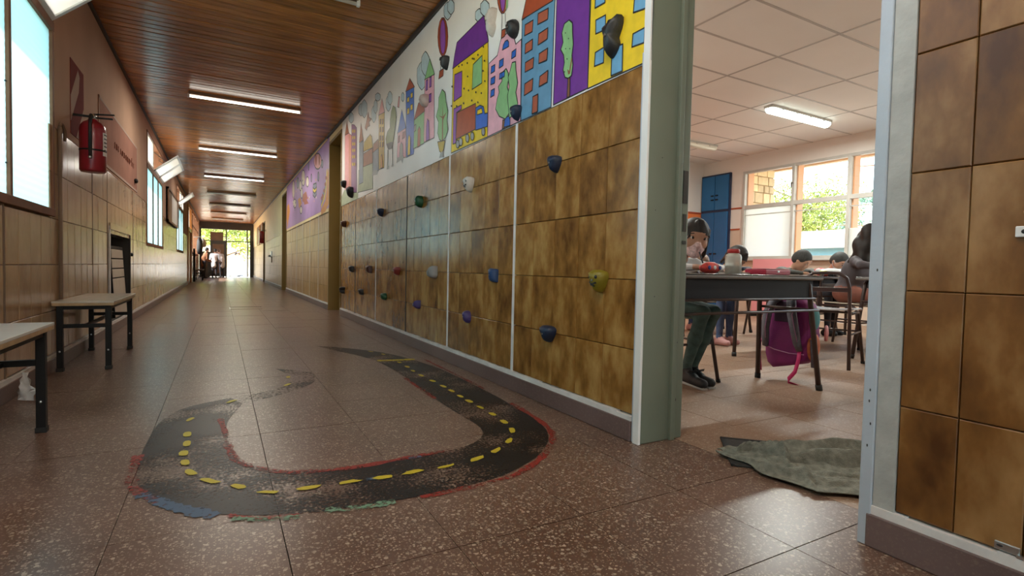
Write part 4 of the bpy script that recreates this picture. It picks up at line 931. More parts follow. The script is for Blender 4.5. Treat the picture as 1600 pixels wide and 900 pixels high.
MURAL = [('painted_building', [('yellow', [(2.046, 1.589), (2.039, 2.053), (2.032, 2.356), (1.645, 2.302), (1.622, 1.822), (1.626, 1.584)], 1), ('sky', [(1.995, 1.826), (1.997, 1.89), (1.926, 1.885), (1.923, 1.819)], 1), ('sky', [(1.998, 1.678), (1.994, 1.74), (1.93, 1.742), (1.931, 1.673)], 1), ('sky', [(1.741, 1.676), (1.737, 1.729), (1.665, 1.728), (1.668, 1.668)], 1), ('sky', [(1.738, 1.818), (1.734, 1.87), (1.659, 1.864), (1.66, 1.805)], 1), ('sky', [(2.004, 1.948), (2.002, 2.003), (1.932, 1.997), (1.932, 1.943)], 1), ('sky', [(2.006, 2.08), (2.006, 2.139), (1.934, 2.134), (1.934, 2.072)], 1), ('sky', [(1.739, 1.98), (1.739, 2.037), (1.664, 2.03), (1.664, 1.97)], 1), ('sky', [(1.872, 1.595), (1.871, 1.714), (1.799, 1.709), (1.798, 1.593)], 1)]), ('painted_panel', [('purple', [(2.341, 1.589), (2.332, 2.146), (2.323, 2.405), (2.046, 2.364), (2.048, 2.091), (2.046, 1.591)], 1)]), ('painted_tree', [('brown', [(2.215, 1.592), (2.209, 1.709), (2.193, 1.709), (2.191, 1.59)], 1), ('green', [(2.253, 1.816), (2.281, 1.854), (2.261, 1.884), (2.275, 1.935), (2.254, 1.974), (2.212, 1.976), (2.184, 1.951), (2.18, 1.9), (2.171, 1.842), (2.181, 1.792), (2.17, 1.742), (2.18, 1.691), (2.208, 1.686), (2.236, 1.699), (2.255, 1.742), (2.245, 1.776)], 1), ('brown', [(2.209, 1.705), (2.217, 1.735), (2.2, 1.72), (2.184, 1.783), (2.177, 1.772), (2.192, 1.704)], 0), ('ink', [(2.236, 1.921), (2.239, 1.919), (2.244, 1.921), (2.246, 1.925), (2.244, 1.927), (2.239, 1.925)], 0), ('ink', [(2.207, 1.883), (2.21, 1.88), (2.215, 1.882), (2.217, 1.886), (2.215, 1.889), (2.21, 1.887)], 0), ('ink', [(2.23, 1.84), (2.232, 1.838), (2.237, 1.84), (2.24, 1.844), (2.237, 1.846), (2.232, 1.844)], 0), ('ink', [(2.194, 1.828), (2.196, 1.825), (2.201, 1.827), (2.204, 1.831), (2.201, 1.833), (2.196, 1.832)], 0), ('ink', [(2.214, 1.784), (2.217, 1.782), (2.222, 1.784), (2.224, 1.788), (2.222, 1.79), (2.217, 1.788)], 0), ('ink', [(2.233, 1.726), (2.235, 1.723), (2.24, 1.725), (2.243, 1.729), (2.24, 1.732), (2.235, 1.73)], 0)]), ('painted_building', [('blue', [(2.681, 1.585), (2.692, 2.166), (2.633, 2.164), (2.375, 2.146), (2.349, 2.154), (2.362, 1.583)], 1), ('red', [(2.696, 2.17), (2.639, 2.291), (2.611, 2.361), (2.374, 2.327), (2.369, 2.139)], 1), ('brick', [(2.66, 2.065), (2.656, 2.126), (2.566, 2.117), (2.572, 2.055)], 1), ('brick', [(2.649, 1.959), (2.647, 2.013), (2.566, 2.012), (2.567, 1.956)], 1), ('brick', [(2.644, 1.853), (2.642, 1.907), (2.549, 1.905), (2.554, 1.849)], 1), ('brick', [(2.647, 1.721), (2.643, 1.787), (2.552, 1.79), (2.557, 1.725)], 1), ('brick', [(2.515, 2.071), (2.512, 2.13), (2.409, 2.117), (2.412, 2.06)], 1), ('brick', [(2.505, 1.957), (2.501, 2.016), (2.408, 2.013), (2.411, 1.956)], 1), ('brick', [(2.492, 1.852), (2.491, 1.905), (2.405, 1.905), (2.41, 1.845)], 1), ('brick', [(2.483, 1.724), (2.477, 1.778), (2.396, 1.785), (2.401, 1.725)], 1), ('brick', [(2.551, 1.593), (2.547, 1.687), (2.492, 1.687), (2.494, 1.592)], 1)]), ('painted_building', [('pink', [(3.116, 1.585), (3.118, 2.057), (2.999, 2.07), (2.967, 2.133), (2.948, 2.161), (2.841, 2.16), (2.781, 2.093), (2.761, 2.054), (2.696, 2.06), (2.685, 1.586)], 1), ('cobalt', [(2.932, 2.079), (2.921, 2.106), (2.898, 2.12), (2.867, 2.117), (2.849, 2.097), (2.848, 2.072)], 1), ('cobalt', [(2.81, 1.984), (2.807, 2.024), (2.755, 2.025), (2.758, 1.983)], 1), ('cobalt', [(2.97, 1.98), (2.967, 2.025), (2.912, 2.022), (2.915, 1.98)], 1), ('cobalt', [(3.085, 1.982), (3.079, 2.025), (3.027, 2.022), (3.03, 1.982)], 1), ('cobalt', [(3.082, 1.91), (3.079, 1.95), (3.024, 1.948), (3.027, 1.905)], 1), ('cobalt', [(3.081, 1.829), (3.075, 1.872), (3.025, 1.87), (3.029, 1.83)], 1), ('cobalt', [(2.961, 1.909), (2.958, 1.942), (2.889, 1.938), (2.893, 1.905)], 1)]), ('painted_tree', [('brown', [(2.91, 1.588), (2.905, 1.643), (2.876, 1.636), (2.878, 1.59)], 1), ('cobalt', [(2.886, 1.594), (2.876, 1.648), (2.811, 1.649), (2.808, 1.587)], 1), ('green', [(3.004, 1.736), (2.986, 1.79), (2.958, 1.828), (2.972, 1.866), (2.923, 1.886), (2.926, 1.938), (2.873, 1.947), (2.846, 1.913), (2.839, 1.872), (2.854, 1.832), (2.823, 1.779), (2.837, 1.727), (2.818, 1.667), (2.871, 1.641), (2.951, 1.677)], 1), ('green', [(2.846, 1.774), (2.825, 1.824), (2.844, 1.885), (2.818, 1.921), (2.797, 1.958), (2.756, 1.95), (2.749, 1.899), (2.724, 1.816), (2.744, 1.768), (2.718, 1.696), (2.76, 1.642), (2.817, 1.634), (2.832, 1.704)], 1)]), ('painted_building', [('yellow', [(3.735, 1.592), (3.728, 2.22), (3.136, 2.21), (3.116, 1.585)], 1), ('purple', [(3.736, 2.222), (3.697, 2.322), (3.659, 2.389), (3.208, 2.402), (3.162, 2.293), (3.13, 2.204)], 1), ('purple_l', [(3.699, 1.967), (3.694, 2.164), (3.553, 2.147), (3.554, 1.969)], 1), ('green', [(3.372, 1.963), (3.362, 2.131), (3.219, 2.145), (3.216, 1.961)], 1), ('ink', [(3.602, 2.196), (3.608, 2.191), (3.622, 2.195), (3.629, 2.205), (3.623, 2.209), (3.609, 2.205)], 0), ('ink', [(3.541, 2.187), (3.548, 2.182), (3.561, 2.186), (3.568, 2.195), (3.562, 2.2), (3.548, 2.196)], 0), ('ink', [(3.447, 2.169), (3.453, 2.164), (3.466, 2.168), (3.473, 2.177), (3.466, 2.182), (3.454, 2.178)], 0), ('ink', [(3.36, 2.171), (3.366, 2.166), (3.379, 2.17), (3.385, 2.179), (3.379, 2.184), (3.367, 2.179)], 0), ('ink', [(3.271, 2.165), (3.277, 2.161), (3.289, 2.165), (3.295, 2.174), (3.289, 2.178), (3.277, 2.174)], 0), ('ink', [(3.187, 2.189), (3.192, 2.184), (3.204, 2.188), (3.21, 2.197), (3.204, 2.201), (3.193, 2.197)], 0), ('ink', [(3.494, 2.004), (3.5, 1.999), (3.513, 2.003), (3.52, 2.012), (3.514, 2.017), (3.5, 2.013)], 0), ('ink', [(3.433, 2.071), (3.439, 2.066), (3.452, 2.07), (3.458, 2.078), (3.452, 2.083), (3.44, 2.079)], 0), ('ink', [(3.412, 1.968), (3.418, 1.963), (3.431, 1.967), (3.438, 1.975), (3.432, 1.98), (3.419, 1.977)], 0), ('ink', [(3.33, 2.158), (3.335, 2.153), (3.348, 2.157), (3.354, 2.166), (3.348, 2.171), (3.336, 2.167)], 0), ('ink', [(3.289, 1.921), (3.295, 1.916), (3.307, 1.919), (3.313, 1.928), (3.307, 1.932), (3.295, 1.929)], 0), ('ink', [(3.201, 1.89), (3.207, 1.885), (3.218, 1.888), (3.224, 1.897), (3.219, 1.901), (3.207, 1.898)], 0), ('ink', [(3.163, 2.09), (3.169, 2.086), (3.18, 2.089), (3.186, 2.098), (3.18, 2.102), (3.169, 2.098)], 0), ('ink', [(3.18, 2.029), (3.185, 2.025), (3.196, 2.028), (3.202, 2.036), (3.197, 2.041), (3.186, 2.037)], 0), ('ink', [(3.149, 1.953), (3.154, 1.949), (3.165, 1.952), (3.171, 1.96), (3.166, 1.965), (3.155, 1.961)], 0), ('ink', [(3.616, 1.912), (3.622, 1.906), (3.636, 1.91), (3.644, 1.919), (3.637, 1.924), (3.623, 1.921)], 0), ('ink', [(3.489, 1.899), (3.495, 1.893), (3.508, 1.897), (3.515, 1.905), (3.509, 1.911), (3.496, 1.907)], 0), ('ink', [(3.347, 1.88), (3.353, 1.875), (3.365, 1.878), (3.372, 1.887), (3.366, 1.892), (3.353, 1.889)], 0), ('ink', [(3.248, 1.841), (3.253, 1.836), (3.265, 1.839), (3.271, 1.848), (3.266, 1.853), (3.254, 1.849)], 0), ('ink', [(3.707, 2.079), (3.714, 2.074), (3.729, 2.078), (3.737, 2.088), (3.73, 2.093), (3.715, 2.089)], 0), ('ink', [(3.712, 1.936), (3.718, 1.931), (3.733, 1.935), (3.741, 1.944), (3.734, 1.949), (3.719, 1.946)], 0)]), ('painted_truck', [('purple_l', [(3.702, 1.652), (3.696, 1.912), (3.551, 1.904), (3.55, 1.875), (3.642, 1.871), (3.645, 1.648)], 1), ('red', [(3.643, 1.675), (3.628, 1.868), (3.307, 1.851), (3.305, 1.675)], 1), ('cobalt', [(3.298, 1.667), (3.305, 1.819), (3.238, 1.82), (3.18, 1.796), (3.159, 1.745), (3.114, 1.738), (3.119, 1.652)], 1), ('yellow', [(3.279, 1.766), (3.275, 1.796), (3.208, 1.794), (3.193, 1.757)], 1), ('grey', [(3.575, 1.627), (3.578, 1.615), (3.586, 1.606), (3.598, 1.603), (3.612, 1.606), (3.625, 1.614), (3.634, 1.626), (3.638, 1.64), (3.635, 1.652), (3.627, 1.661), (3.615, 1.664), (3.601, 1.661), (3.588, 1.653), (3.579, 1.641)], 1), ('grey', [(3.519, 1.632), (3.521, 1.62), (3.529, 1.611), (3.541, 1.608), (3.554, 1.611), (3.567, 1.619), (3.576, 1.631), (3.58, 1.644), (3.577, 1.657), (3.569, 1.665), (3.557, 1.668), (3.544, 1.666), (3.531, 1.657), (3.522, 1.645)], 1), ('grey', [(3.403, 1.635), (3.406, 1.623), (3.413, 1.615), (3.424, 1.611), (3.437, 1.614), (3.449, 1.622), (3.457, 1.633), (3.461, 1.647), (3.459, 1.659), (3.451, 1.667), (3.44, 1.67), (3.427, 1.667), (3.415, 1.659), (3.407, 1.648)], 1), ('grey', [(3.32, 1.63), (3.323, 1.619), (3.33, 1.61), (3.34, 1.607), (3.353, 1.61), (3.364, 1.617), (3.372, 1.629), (3.376, 1.642), (3.374, 1.654), (3.366, 1.662), (3.355, 1.665), (3.343, 1.662), (3.332, 1.654), (3.324, 1.643)], 1), ('grey', [(3.148, 1.626), (3.149, 1.614), (3.156, 1.607), (3.166, 1.603), (3.177, 1.606), (3.188, 1.613), (3.195, 1.624), (3.198, 1.637), (3.196, 1.648), (3.19, 1.656), (3.18, 1.659), (3.168, 1.656), (3.158, 1.649), (3.151, 1.638)], 1)]), ('painted_balloon', [('red', [(3.844, 2.499), (3.851, 2.437), (3.879, 2.396), (3.922, 2.381), (3.971, 2.398), (4.018, 2.444), (4.053, 2.509), (4.068, 2.582), (4.059, 2.645), (4.03, 2.687), (3.985, 2.699), (3.935, 2.679), (3.89, 2.632), (3.858, 2.568)], 1), ('purple_l', [(3.894, 2.517), (3.897, 2.46), (3.911, 2.418), (3.934, 2.399), (3.96, 2.409), (3.986, 2.444), (4.005, 2.499), (4.014, 2.562), (4.011, 2.62), (3.996, 2.662), (3.973, 2.68), (3.946, 2.669), (3.921, 2.633), (3.903, 2.579)], 1), ('ink', [(4.015, 2.402), (4.002, 2.398), (3.981, 2.282), (3.989, 2.284)], 0), ('ink', [(3.923, 2.385), (3.915, 2.382), (3.933, 2.274), (3.941, 2.277)], 0), ('red', [(4.027, 2.234), (4.009, 2.291), (3.922, 2.285), (3.931, 2.23)], 1)]), ('painted_cloud', [('cloud', [(4.317, 2.349), (4.322, 2.29), (4.373, 2.269), (4.435, 2.262), (4.5, 2.305), (4.558, 2.36), (4.57, 2.427), (4.565, 2.489), (4.509, 2.509), (4.447, 2.513), (4.383, 2.467), (4.328, 2.413)], 1), ('cloud', [(4.249, 2.428), (4.253, 2.378), (4.295, 2.36), (4.345, 2.355), (4.398, 2.392), (4.446, 2.439), (4.455, 2.495), (4.451, 2.547), (4.406, 2.564), (4.355, 2.567), (4.303, 2.528), (4.258, 2.482)], 1)]), ('painted_cloud', [('cloud', [(3.785, 2.67), (3.787, 2.637), (3.82, 2.63), (3.858, 2.631), (3.897, 2.661), (3.933, 2.696), (3.939, 2.734), (3.937, 2.768), (3.902, 2.773), (3.864, 2.772), (3.825, 2.741), (3.791, 2.706)], 1), ('cloud', [(3.728, 2.677), (3.73, 2.649), (3.759, 2.644), (3.792, 2.645), (3.826, 2.672), (3.858, 2.702), (3.862, 2.733), (3.86, 2.761), (3.83, 2.765), (3.797, 2.763), (3.763, 2.736), (3.733, 2.707)], 1)]), ('painted_cloud', [('cloud', [(3.217, 2.405), (3.218, 2.383), (3.247, 2.381), (3.278, 2.383), (3.311, 2.406), (3.342, 2.432), (3.346, 2.458), (3.344, 2.481), (3.315, 2.483), (3.283, 2.479), (3.25, 2.456), (3.221, 2.43)], 1), ('cloud', [(3.129, 2.417), (3.131, 2.391), (3.16, 2.387), (3.193, 2.389), (3.228, 2.414), (3.26, 2.444), (3.265, 2.474), (3.263, 2.501), (3.232, 2.504), (3.199, 2.502), (3.164, 2.475), (3.134, 2.447)], 1)]), ('painted_balloon', [('red', [(2.87, 2.392), (2.875, 2.344), (2.893, 2.311), (2.921, 2.3), (2.954, 2.313), (2.986, 2.349), (3.009, 2.401), (3.019, 2.458), (3.014, 2.507), (2.994, 2.54), (2.965, 2.55), (2.932, 2.534), (2.901, 2.497), (2.879, 2.447)], 1), ('purple_l', [(2.906, 2.408), (2.907, 2.363), (2.916, 2.329), (2.93, 2.314), (2.946, 2.321), (2.962, 2.349), (2.975, 2.391), (2.98, 2.441), (2.979, 2.487), (2.97, 2.52), (2.956, 2.534), (2.939, 2.527), (2.924, 2.499), (2.912, 2.456)], 1), ('green', [(2.902, 2.311), (2.887, 2.411), (2.863, 2.4), (2.873, 2.316)], 0), ('ink', [(2.947, 2.308), (2.942, 2.306), (2.943, 2.204), (2.948, 2.206)], 0), ('ink', [(2.906, 2.296), (2.901, 2.294), (2.892, 2.196), (2.896, 2.198)], 0), ('red', [(2.948, 2.155), (2.943, 2.204), (2.892, 2.196), (2.899, 2.154)], 1)]), ('painted_tower', [('pink', [(4.365, 1.795), (4.358, 2.33), (4.13, 2.307), (4.106, 1.784)], 1), ('green', [(4.362, 2.329), (4.242, 2.466), (4.121, 2.301)], 1), ('purple_l', [(4.33, 2.226), (4.324, 2.31), (4.274, 2.305), (4.279, 2.222)], 1), ('purple_l', [(4.239, 2.226), (4.234, 2.308), (4.19, 2.303), (4.191, 2.223)], 1), ('purple_l', [(4.242, 2.104), (4.237, 2.169), (4.188, 2.166), (4.189, 2.098)], 1), ('purple_l', [(4.3, 1.793), (4.297, 1.925), (4.272, 1.976), (4.235, 1.949), (4.219, 1.792)], 1)]), ('painted_house', [('green', [(4.632, 1.793), (4.623, 2.048), (4.359, 2.064), (4.355, 1.788)], 1), ('red', [(4.634, 2.051), (4.518, 2.169), (4.374, 2.174), (4.35, 2.059)], 1), ('brick', [(4.525, 1.786), (4.517, 1.934), (4.483, 1.962), (4.448, 1.927), (4.446, 1.785)], 1), ('grey', [(4.623, 1.941), (4.616, 1.997), (4.57, 2.0), (4.572, 1.946)], 1)]), ('painted_tree', [('green', [(4.027, 1.805), (4.011, 1.889), (4.063, 1.946), (4.016, 2.008), (4.012, 2.08), (3.942, 2.126), (3.878, 2.086), (3.859, 2.01), (3.81, 1.927), (3.833, 1.862), (3.803, 1.785), (3.854, 1.732), (3.923, 1.717), (3.984, 1.744)], 1), ('brown', [(3.927, 1.718), (3.927, 1.899), (4.013, 1.941), (3.924, 1.909), (3.921, 2.012), (3.908, 1.908), (3.836, 1.926), (3.907, 1.879), (3.907, 1.714)], 0), ('mustard', [(4.02, 1.732), (3.86, 1.712), (3.888, 1.643), (3.934, 1.628), (3.975, 1.65)], 1), ('grey', [(3.977, 1.596), (3.951, 1.636), (3.895, 1.633), (3.885, 1.588)], 0)]), ('painted_tower', [('cobalt', [(4.847, 1.752), (4.885, 2.276), (4.89, 2.382), (4.649, 2.357), (4.621, 1.768), (4.634, 1.746)], 1), ('red', [(4.9, 2.38), (4.776, 2.467), (4.633, 2.347)], 1), ('yellow', [(4.84, 2.151), (4.836, 2.204), (4.773, 2.198), (4.776, 2.145)], 1), ('yellow', [(4.74, 2.16), (4.739, 2.213), (4.681, 2.208), (4.678, 2.159)], 1), ('yellow', [(4.846, 2.266), (4.841, 2.304), (4.778, 2.301), (4.782, 2.254)], 1), ('yellow', [(4.736, 2.271), (4.738, 2.315), (4.683, 2.314), (4.681, 2.27)], 1), ('yellow', [(4.802, 1.76), (4.797, 1.914), (4.767, 1.947), (4.728, 1.912), (4.727, 1.758)], 1)]), ('painted_house', [('pink', [(5.146, 1.793), (5.133, 2.045), (4.88, 2.041), (4.86, 1.757)], 1), ('cobalt', [(5.14, 2.041), (5.01, 2.24), (4.867, 2.033)], 1), ('maroon', [(5.117, 1.943), (5.11, 2.004), (5.061, 2.004), (5.065, 1.943)], 1), ('maroon', [(4.979, 1.951), (4.972, 2.01), (4.905, 2.009), (4.906, 1.951)], 1), ('grey', [(5.057, 1.788), (5.055, 1.894), (5.012, 1.93), (4.959, 1.891), (4.948, 1.785)], 1), ('grey', [(5.162, 1.752), (5.135, 1.8), (4.921, 1.783), (4.968, 1.715), (5.004, 1.756), (5.073, 1.758)], 0)]), ('painted_tree', [('ink', [(5.483, 1.949), (5.463, 1.947), (5.466, 1.752), (5.486, 1.755)], 0), ('ink', [(5.316, 1.955), (5.301, 1.954), (5.287, 1.746), (5.306, 1.749)], 0), ('olive', [(5.527, 2.013), (5.554, 2.074), (5.504, 2.13), (5.406, 2.153), (5.403, 2.239), (5.367, 2.307), (5.301, 2.352), (5.218, 2.312), (5.177, 2.207), (5.233, 2.093), (5.266, 2.015), (5.302, 1.969), (5.416, 1.958)], 1), ('ink', [(5.526, 2.011), (5.399, 1.999), (5.284, 1.984), (5.326, 1.93), (5.415, 1.936), (5.476, 1.956)], 1), ('grey', [(5.505, 1.742), (5.483, 1.783), (5.427, 1.768), (5.433, 1.736)], 0), ('grey', [(5.34, 1.743), (5.311, 1.776), (5.265, 1.758), (5.271, 1.736)], 0)]), ('painted_tower', [('ochre', [(5.826, 1.791), (5.865, 2.395), (5.626, 2.371), (5.61, 1.778)], 1), ('rose', [(5.869, 2.394), (5.732, 2.54), (5.618, 2.367)], 1), ('brown', [(5.81, 2.284), (5.808, 2.332), (5.769, 2.329), (5.767, 2.283)], 1), ('brown', [(5.806, 2.196), (5.804, 2.244), (5.765, 2.242), (5.762, 2.195)], 1), ('brown', [(5.801, 2.102), (5.799, 2.15), (5.76, 2.149), (5.758, 2.102)], 1), ('brown', [(5.798, 2.031), (5.796, 2.08), (5.757, 2.079), (5.754, 2.032)], 1), ('brown', [(5.705, 2.259), (5.703, 2.307), (5.665, 2.305), (5.663, 2.259)], 1), ('brown', [(5.701, 2.173), (5.699, 2.22), (5.661, 2.219), (5.658, 2.173)], 1), ('brown', [(5.696, 2.08), (5.694, 2.128), (5.656, 2.127), (5.654, 2.081)], 1), ('brown', [(5.693, 2.011), (5.691, 2.059), (5.653, 2.058), (5.651, 2.012)], 1), ('orange', [(5.747, 1.788), (5.736, 1.922), (5.702, 1.939), (5.657, 1.79)], 1)]), ('painted_house', [('greyblue', [(6.081, 1.794), (6.092, 2.027), (5.851, 2.032), (5.839, 1.782)], 1), ('rust', [(6.102, 2.026), (6.068, 2.119), (5.865, 2.132), (5.847, 2.031)], 1), ('grey', [(6.128, 1.771), (6.092, 1.82), (5.871, 1.798), (5.892, 1.748)], 0)]), ('painted_building', [('sage', [(6.832, 1.657), (6.804, 1.929), (6.55, 1.949), (6.102, 1.925), (6.086, 1.613)], 1), ('rust', [(6.55, 1.936), (6.541, 2.096), (6.11, 2.081), (6.101, 1.909)], 1), ('mustard', [(6.548, 2.121), (6.51, 2.226), (6.353, 2.251), (6.227, 2.262), (6.151, 2.221), (6.11, 2.085)], 1)]), ('painted_tower', [('greyblue', [(6.766, 1.75), (6.78, 2.259), (6.577, 2.261), (6.551, 1.748)], 1), ('rust', [(6.787, 2.274), (6.701, 2.501), (6.572, 2.264)], 1)]), ('painted_tower', [('plum', [(7.22, 1.702), (7.24, 2.607), (7.079, 2.567), (6.94, 2.495), (6.898, 1.665)], 1), ('mustard', [(7.113, 2.492), (7.125, 2.477), (7.156, 2.476), (7.189, 2.49), (7.203, 2.511), (7.191, 2.526), (7.159, 2.527), (7.127, 2.512)], 0), ('mustard', [(7.108, 2.407), (7.121, 2.392), (7.152, 2.391), (7.184, 2.405), (7.199, 2.426), (7.186, 2.441), (7.155, 2.442), (7.122, 2.428)], 0), ('mustard', [(7.104, 2.323), (7.116, 2.308), (7.148, 2.307), (7.18, 2.32), (7.194, 2.341), (7.182, 2.356), (7.15, 2.357), (7.118, 2.344)], 0), ('mustard', [(7.1, 2.239), (7.112, 2.223), (7.143, 2.222), (7.176, 2.235), (7.19, 2.256), (7.177, 2.271), (7.146, 2.273), (7.114, 2.259)], 0), ('mustard', [(7.095, 2.155), (7.108, 2.139), (7.139, 2.137), (7.171, 2.15), (7.186, 2.171), (7.173, 2.186), (7.142, 2.188), (7.109, 2.175)], 0), ('mustard', [(7.09, 2.057), (7.103, 2.041), (7.134, 2.038), (7.166, 2.051), (7.18, 2.071), (7.168, 2.087), (7.136, 2.089), (7.104, 2.077)], 0), ('mustard', [(7.0, 2.467), (7.011, 2.452), (7.042, 2.451), (7.073, 2.465), (7.087, 2.486), (7.075, 2.501), (7.044, 2.501), (7.013, 2.487)], 0), ('mustard', [(6.995, 2.384), (7.007, 2.369), (7.038, 2.368), (7.069, 2.382), (7.083, 2.402), (7.071, 2.417), (7.04, 2.418), (7.009, 2.404)], 0), ('mustard', [(6.991, 2.301), (7.003, 2.286), (7.033, 2.284), (7.065, 2.298), (7.079, 2.318), (7.067, 2.333), (7.036, 2.334), (7.005, 2.321)], 0), ('mustard', [(6.987, 2.218), (6.999, 2.203), (7.029, 2.201), (7.061, 2.214), (7.074, 2.234), (7.062, 2.25), (7.032, 2.251), (7.0, 2.238)], 0), ('mustard', [(6.983, 2.135), (6.994, 2.12), (7.025, 2.118), (7.056, 2.13), (7.07, 2.15), (7.058, 2.166), (7.027, 2.168), (6.996, 2.155)], 0), ('mustard', [(6.978, 2.038), (6.989, 2.023), (7.02, 2.02), (7.051, 2.033), (7.065, 2.052), (7.053, 2.068), (7.022, 2.07), (6.991, 2.058)], 0)]), ('painted_tower', [('rose', [(7.651, 1.775), (7.676, 2.552), (7.423, 2.533), (7.233, 2.461), (7.195, 1.721)], 1), ('rust', [(7.677, 2.561), (7.55, 2.721), (7.409, 2.533)], 1), ('coral', [(7.383, 1.758), (7.422, 2.516), (7.233, 2.461), (7.196, 1.735)], 0)]), ('painted_cloud', [('cloud', [(6.563, 2.63), (6.57, 2.594), (6.632, 2.586), (6.705, 2.588), (6.781, 2.622), (6.849, 2.663), (6.861, 2.705), (6.853, 2.743), (6.788, 2.75), (6.713, 2.746), (6.639, 2.711), (6.574, 2.671)], 1)]), ('painted_cloud', [('cloud', [(6.391, 2.599), (6.398, 2.547), (6.461, 2.529), (6.536, 2.525), (6.615, 2.566), (6.685, 2.617), (6.698, 2.677), (6.691, 2.732), (6.624, 2.748), (6.547, 2.75), (6.47, 2.707), (6.403, 2.657)], 1)]), ('painted_cloud', [('cloud', [(5.971, 2.433), (5.976, 2.386), (6.019, 2.367), (6.071, 2.36), (6.125, 2.392), (6.174, 2.433), (6.183, 2.485), (6.179, 2.534), (6.133, 2.552), (6.081, 2.558), (6.027, 2.525), (5.98, 2.484)], 1)]), ('painted_cloud', [('cloud', [(5.915, 2.502), (5.919, 2.465), (5.954, 2.45), (5.995, 2.445), (6.038, 2.471), (6.077, 2.505), (6.085, 2.545), (6.081, 2.584), (6.045, 2.597), (6.003, 2.601), (5.96, 2.575), (5.922, 2.542)], 1)]), ('painted_cloud', [('cloud', [(5.383, 2.397), (5.387, 2.357), (5.427, 2.343), (5.474, 2.338), (5.524, 2.367), (5.568, 2.404), (5.576, 2.448), (5.572, 2.489), (5.53, 2.503), (5.483, 2.506), (5.434, 2.477), (5.391, 2.44)], 1)]), ('painted_cloud', [('cloud', [(5.336, 2.438), (5.34, 2.405), (5.376, 2.393), (5.418, 2.39), (5.462, 2.416), (5.502, 2.448), (5.509, 2.486), (5.505, 2.52), (5.468, 2.531), (5.425, 2.533), (5.381, 2.507), (5.343, 2.475)], 1)]), ('painted_cloud', [('cloud', [(7.128, 2.669), (7.135, 2.634), (7.196, 2.627), (7.267, 2.629), (7.342, 2.661), (7.408, 2.698), (7.42, 2.738), (7.412, 2.774), (7.348, 2.781), (7.275, 2.777), (7.202, 2.745), (7.139, 2.707)], 1)]), ('painted_cloud', [('cloud', [(5.794, 2.574), (5.8, 2.554), (5.85, 2.554), (5.909, 2.56), (5.97, 2.585), (6.024, 2.614), (6.033, 2.64), (6.026, 2.661), (5.973, 2.66), (5.914, 2.653), (5.854, 2.627), (5.803, 2.599)], 1)]), ('painted_cloud', [('cloud', [(4.934, 2.339), (4.936, 2.318), (4.956, 2.31), (4.979, 2.308), (5.004, 2.323), (5.026, 2.342), (5.03, 2.365), (5.028, 2.387), (5.007, 2.395), (4.984, 2.397), (4.959, 2.381), (4.938, 2.362)], 1)]), ('painted_kite', [('rust', [(6.492, 2.395), (6.342, 2.549), (6.303, 2.477), (6.186, 2.431), (6.285, 2.417), (6.257, 2.367), (6.359, 2.378), (6.41, 2.345)], 1), ('rose', [(5.153, 2.305), (5.114, 2.394), (5.079, 2.379), (5.098, 2.281)], 1)]), ('painted_ground', [('sage', [(7.977, 1.675), (7.666, 1.792), (7.194, 1.707), (6.82, 1.656), (6.813, 1.582), (7.891, 1.582)], 0)])]
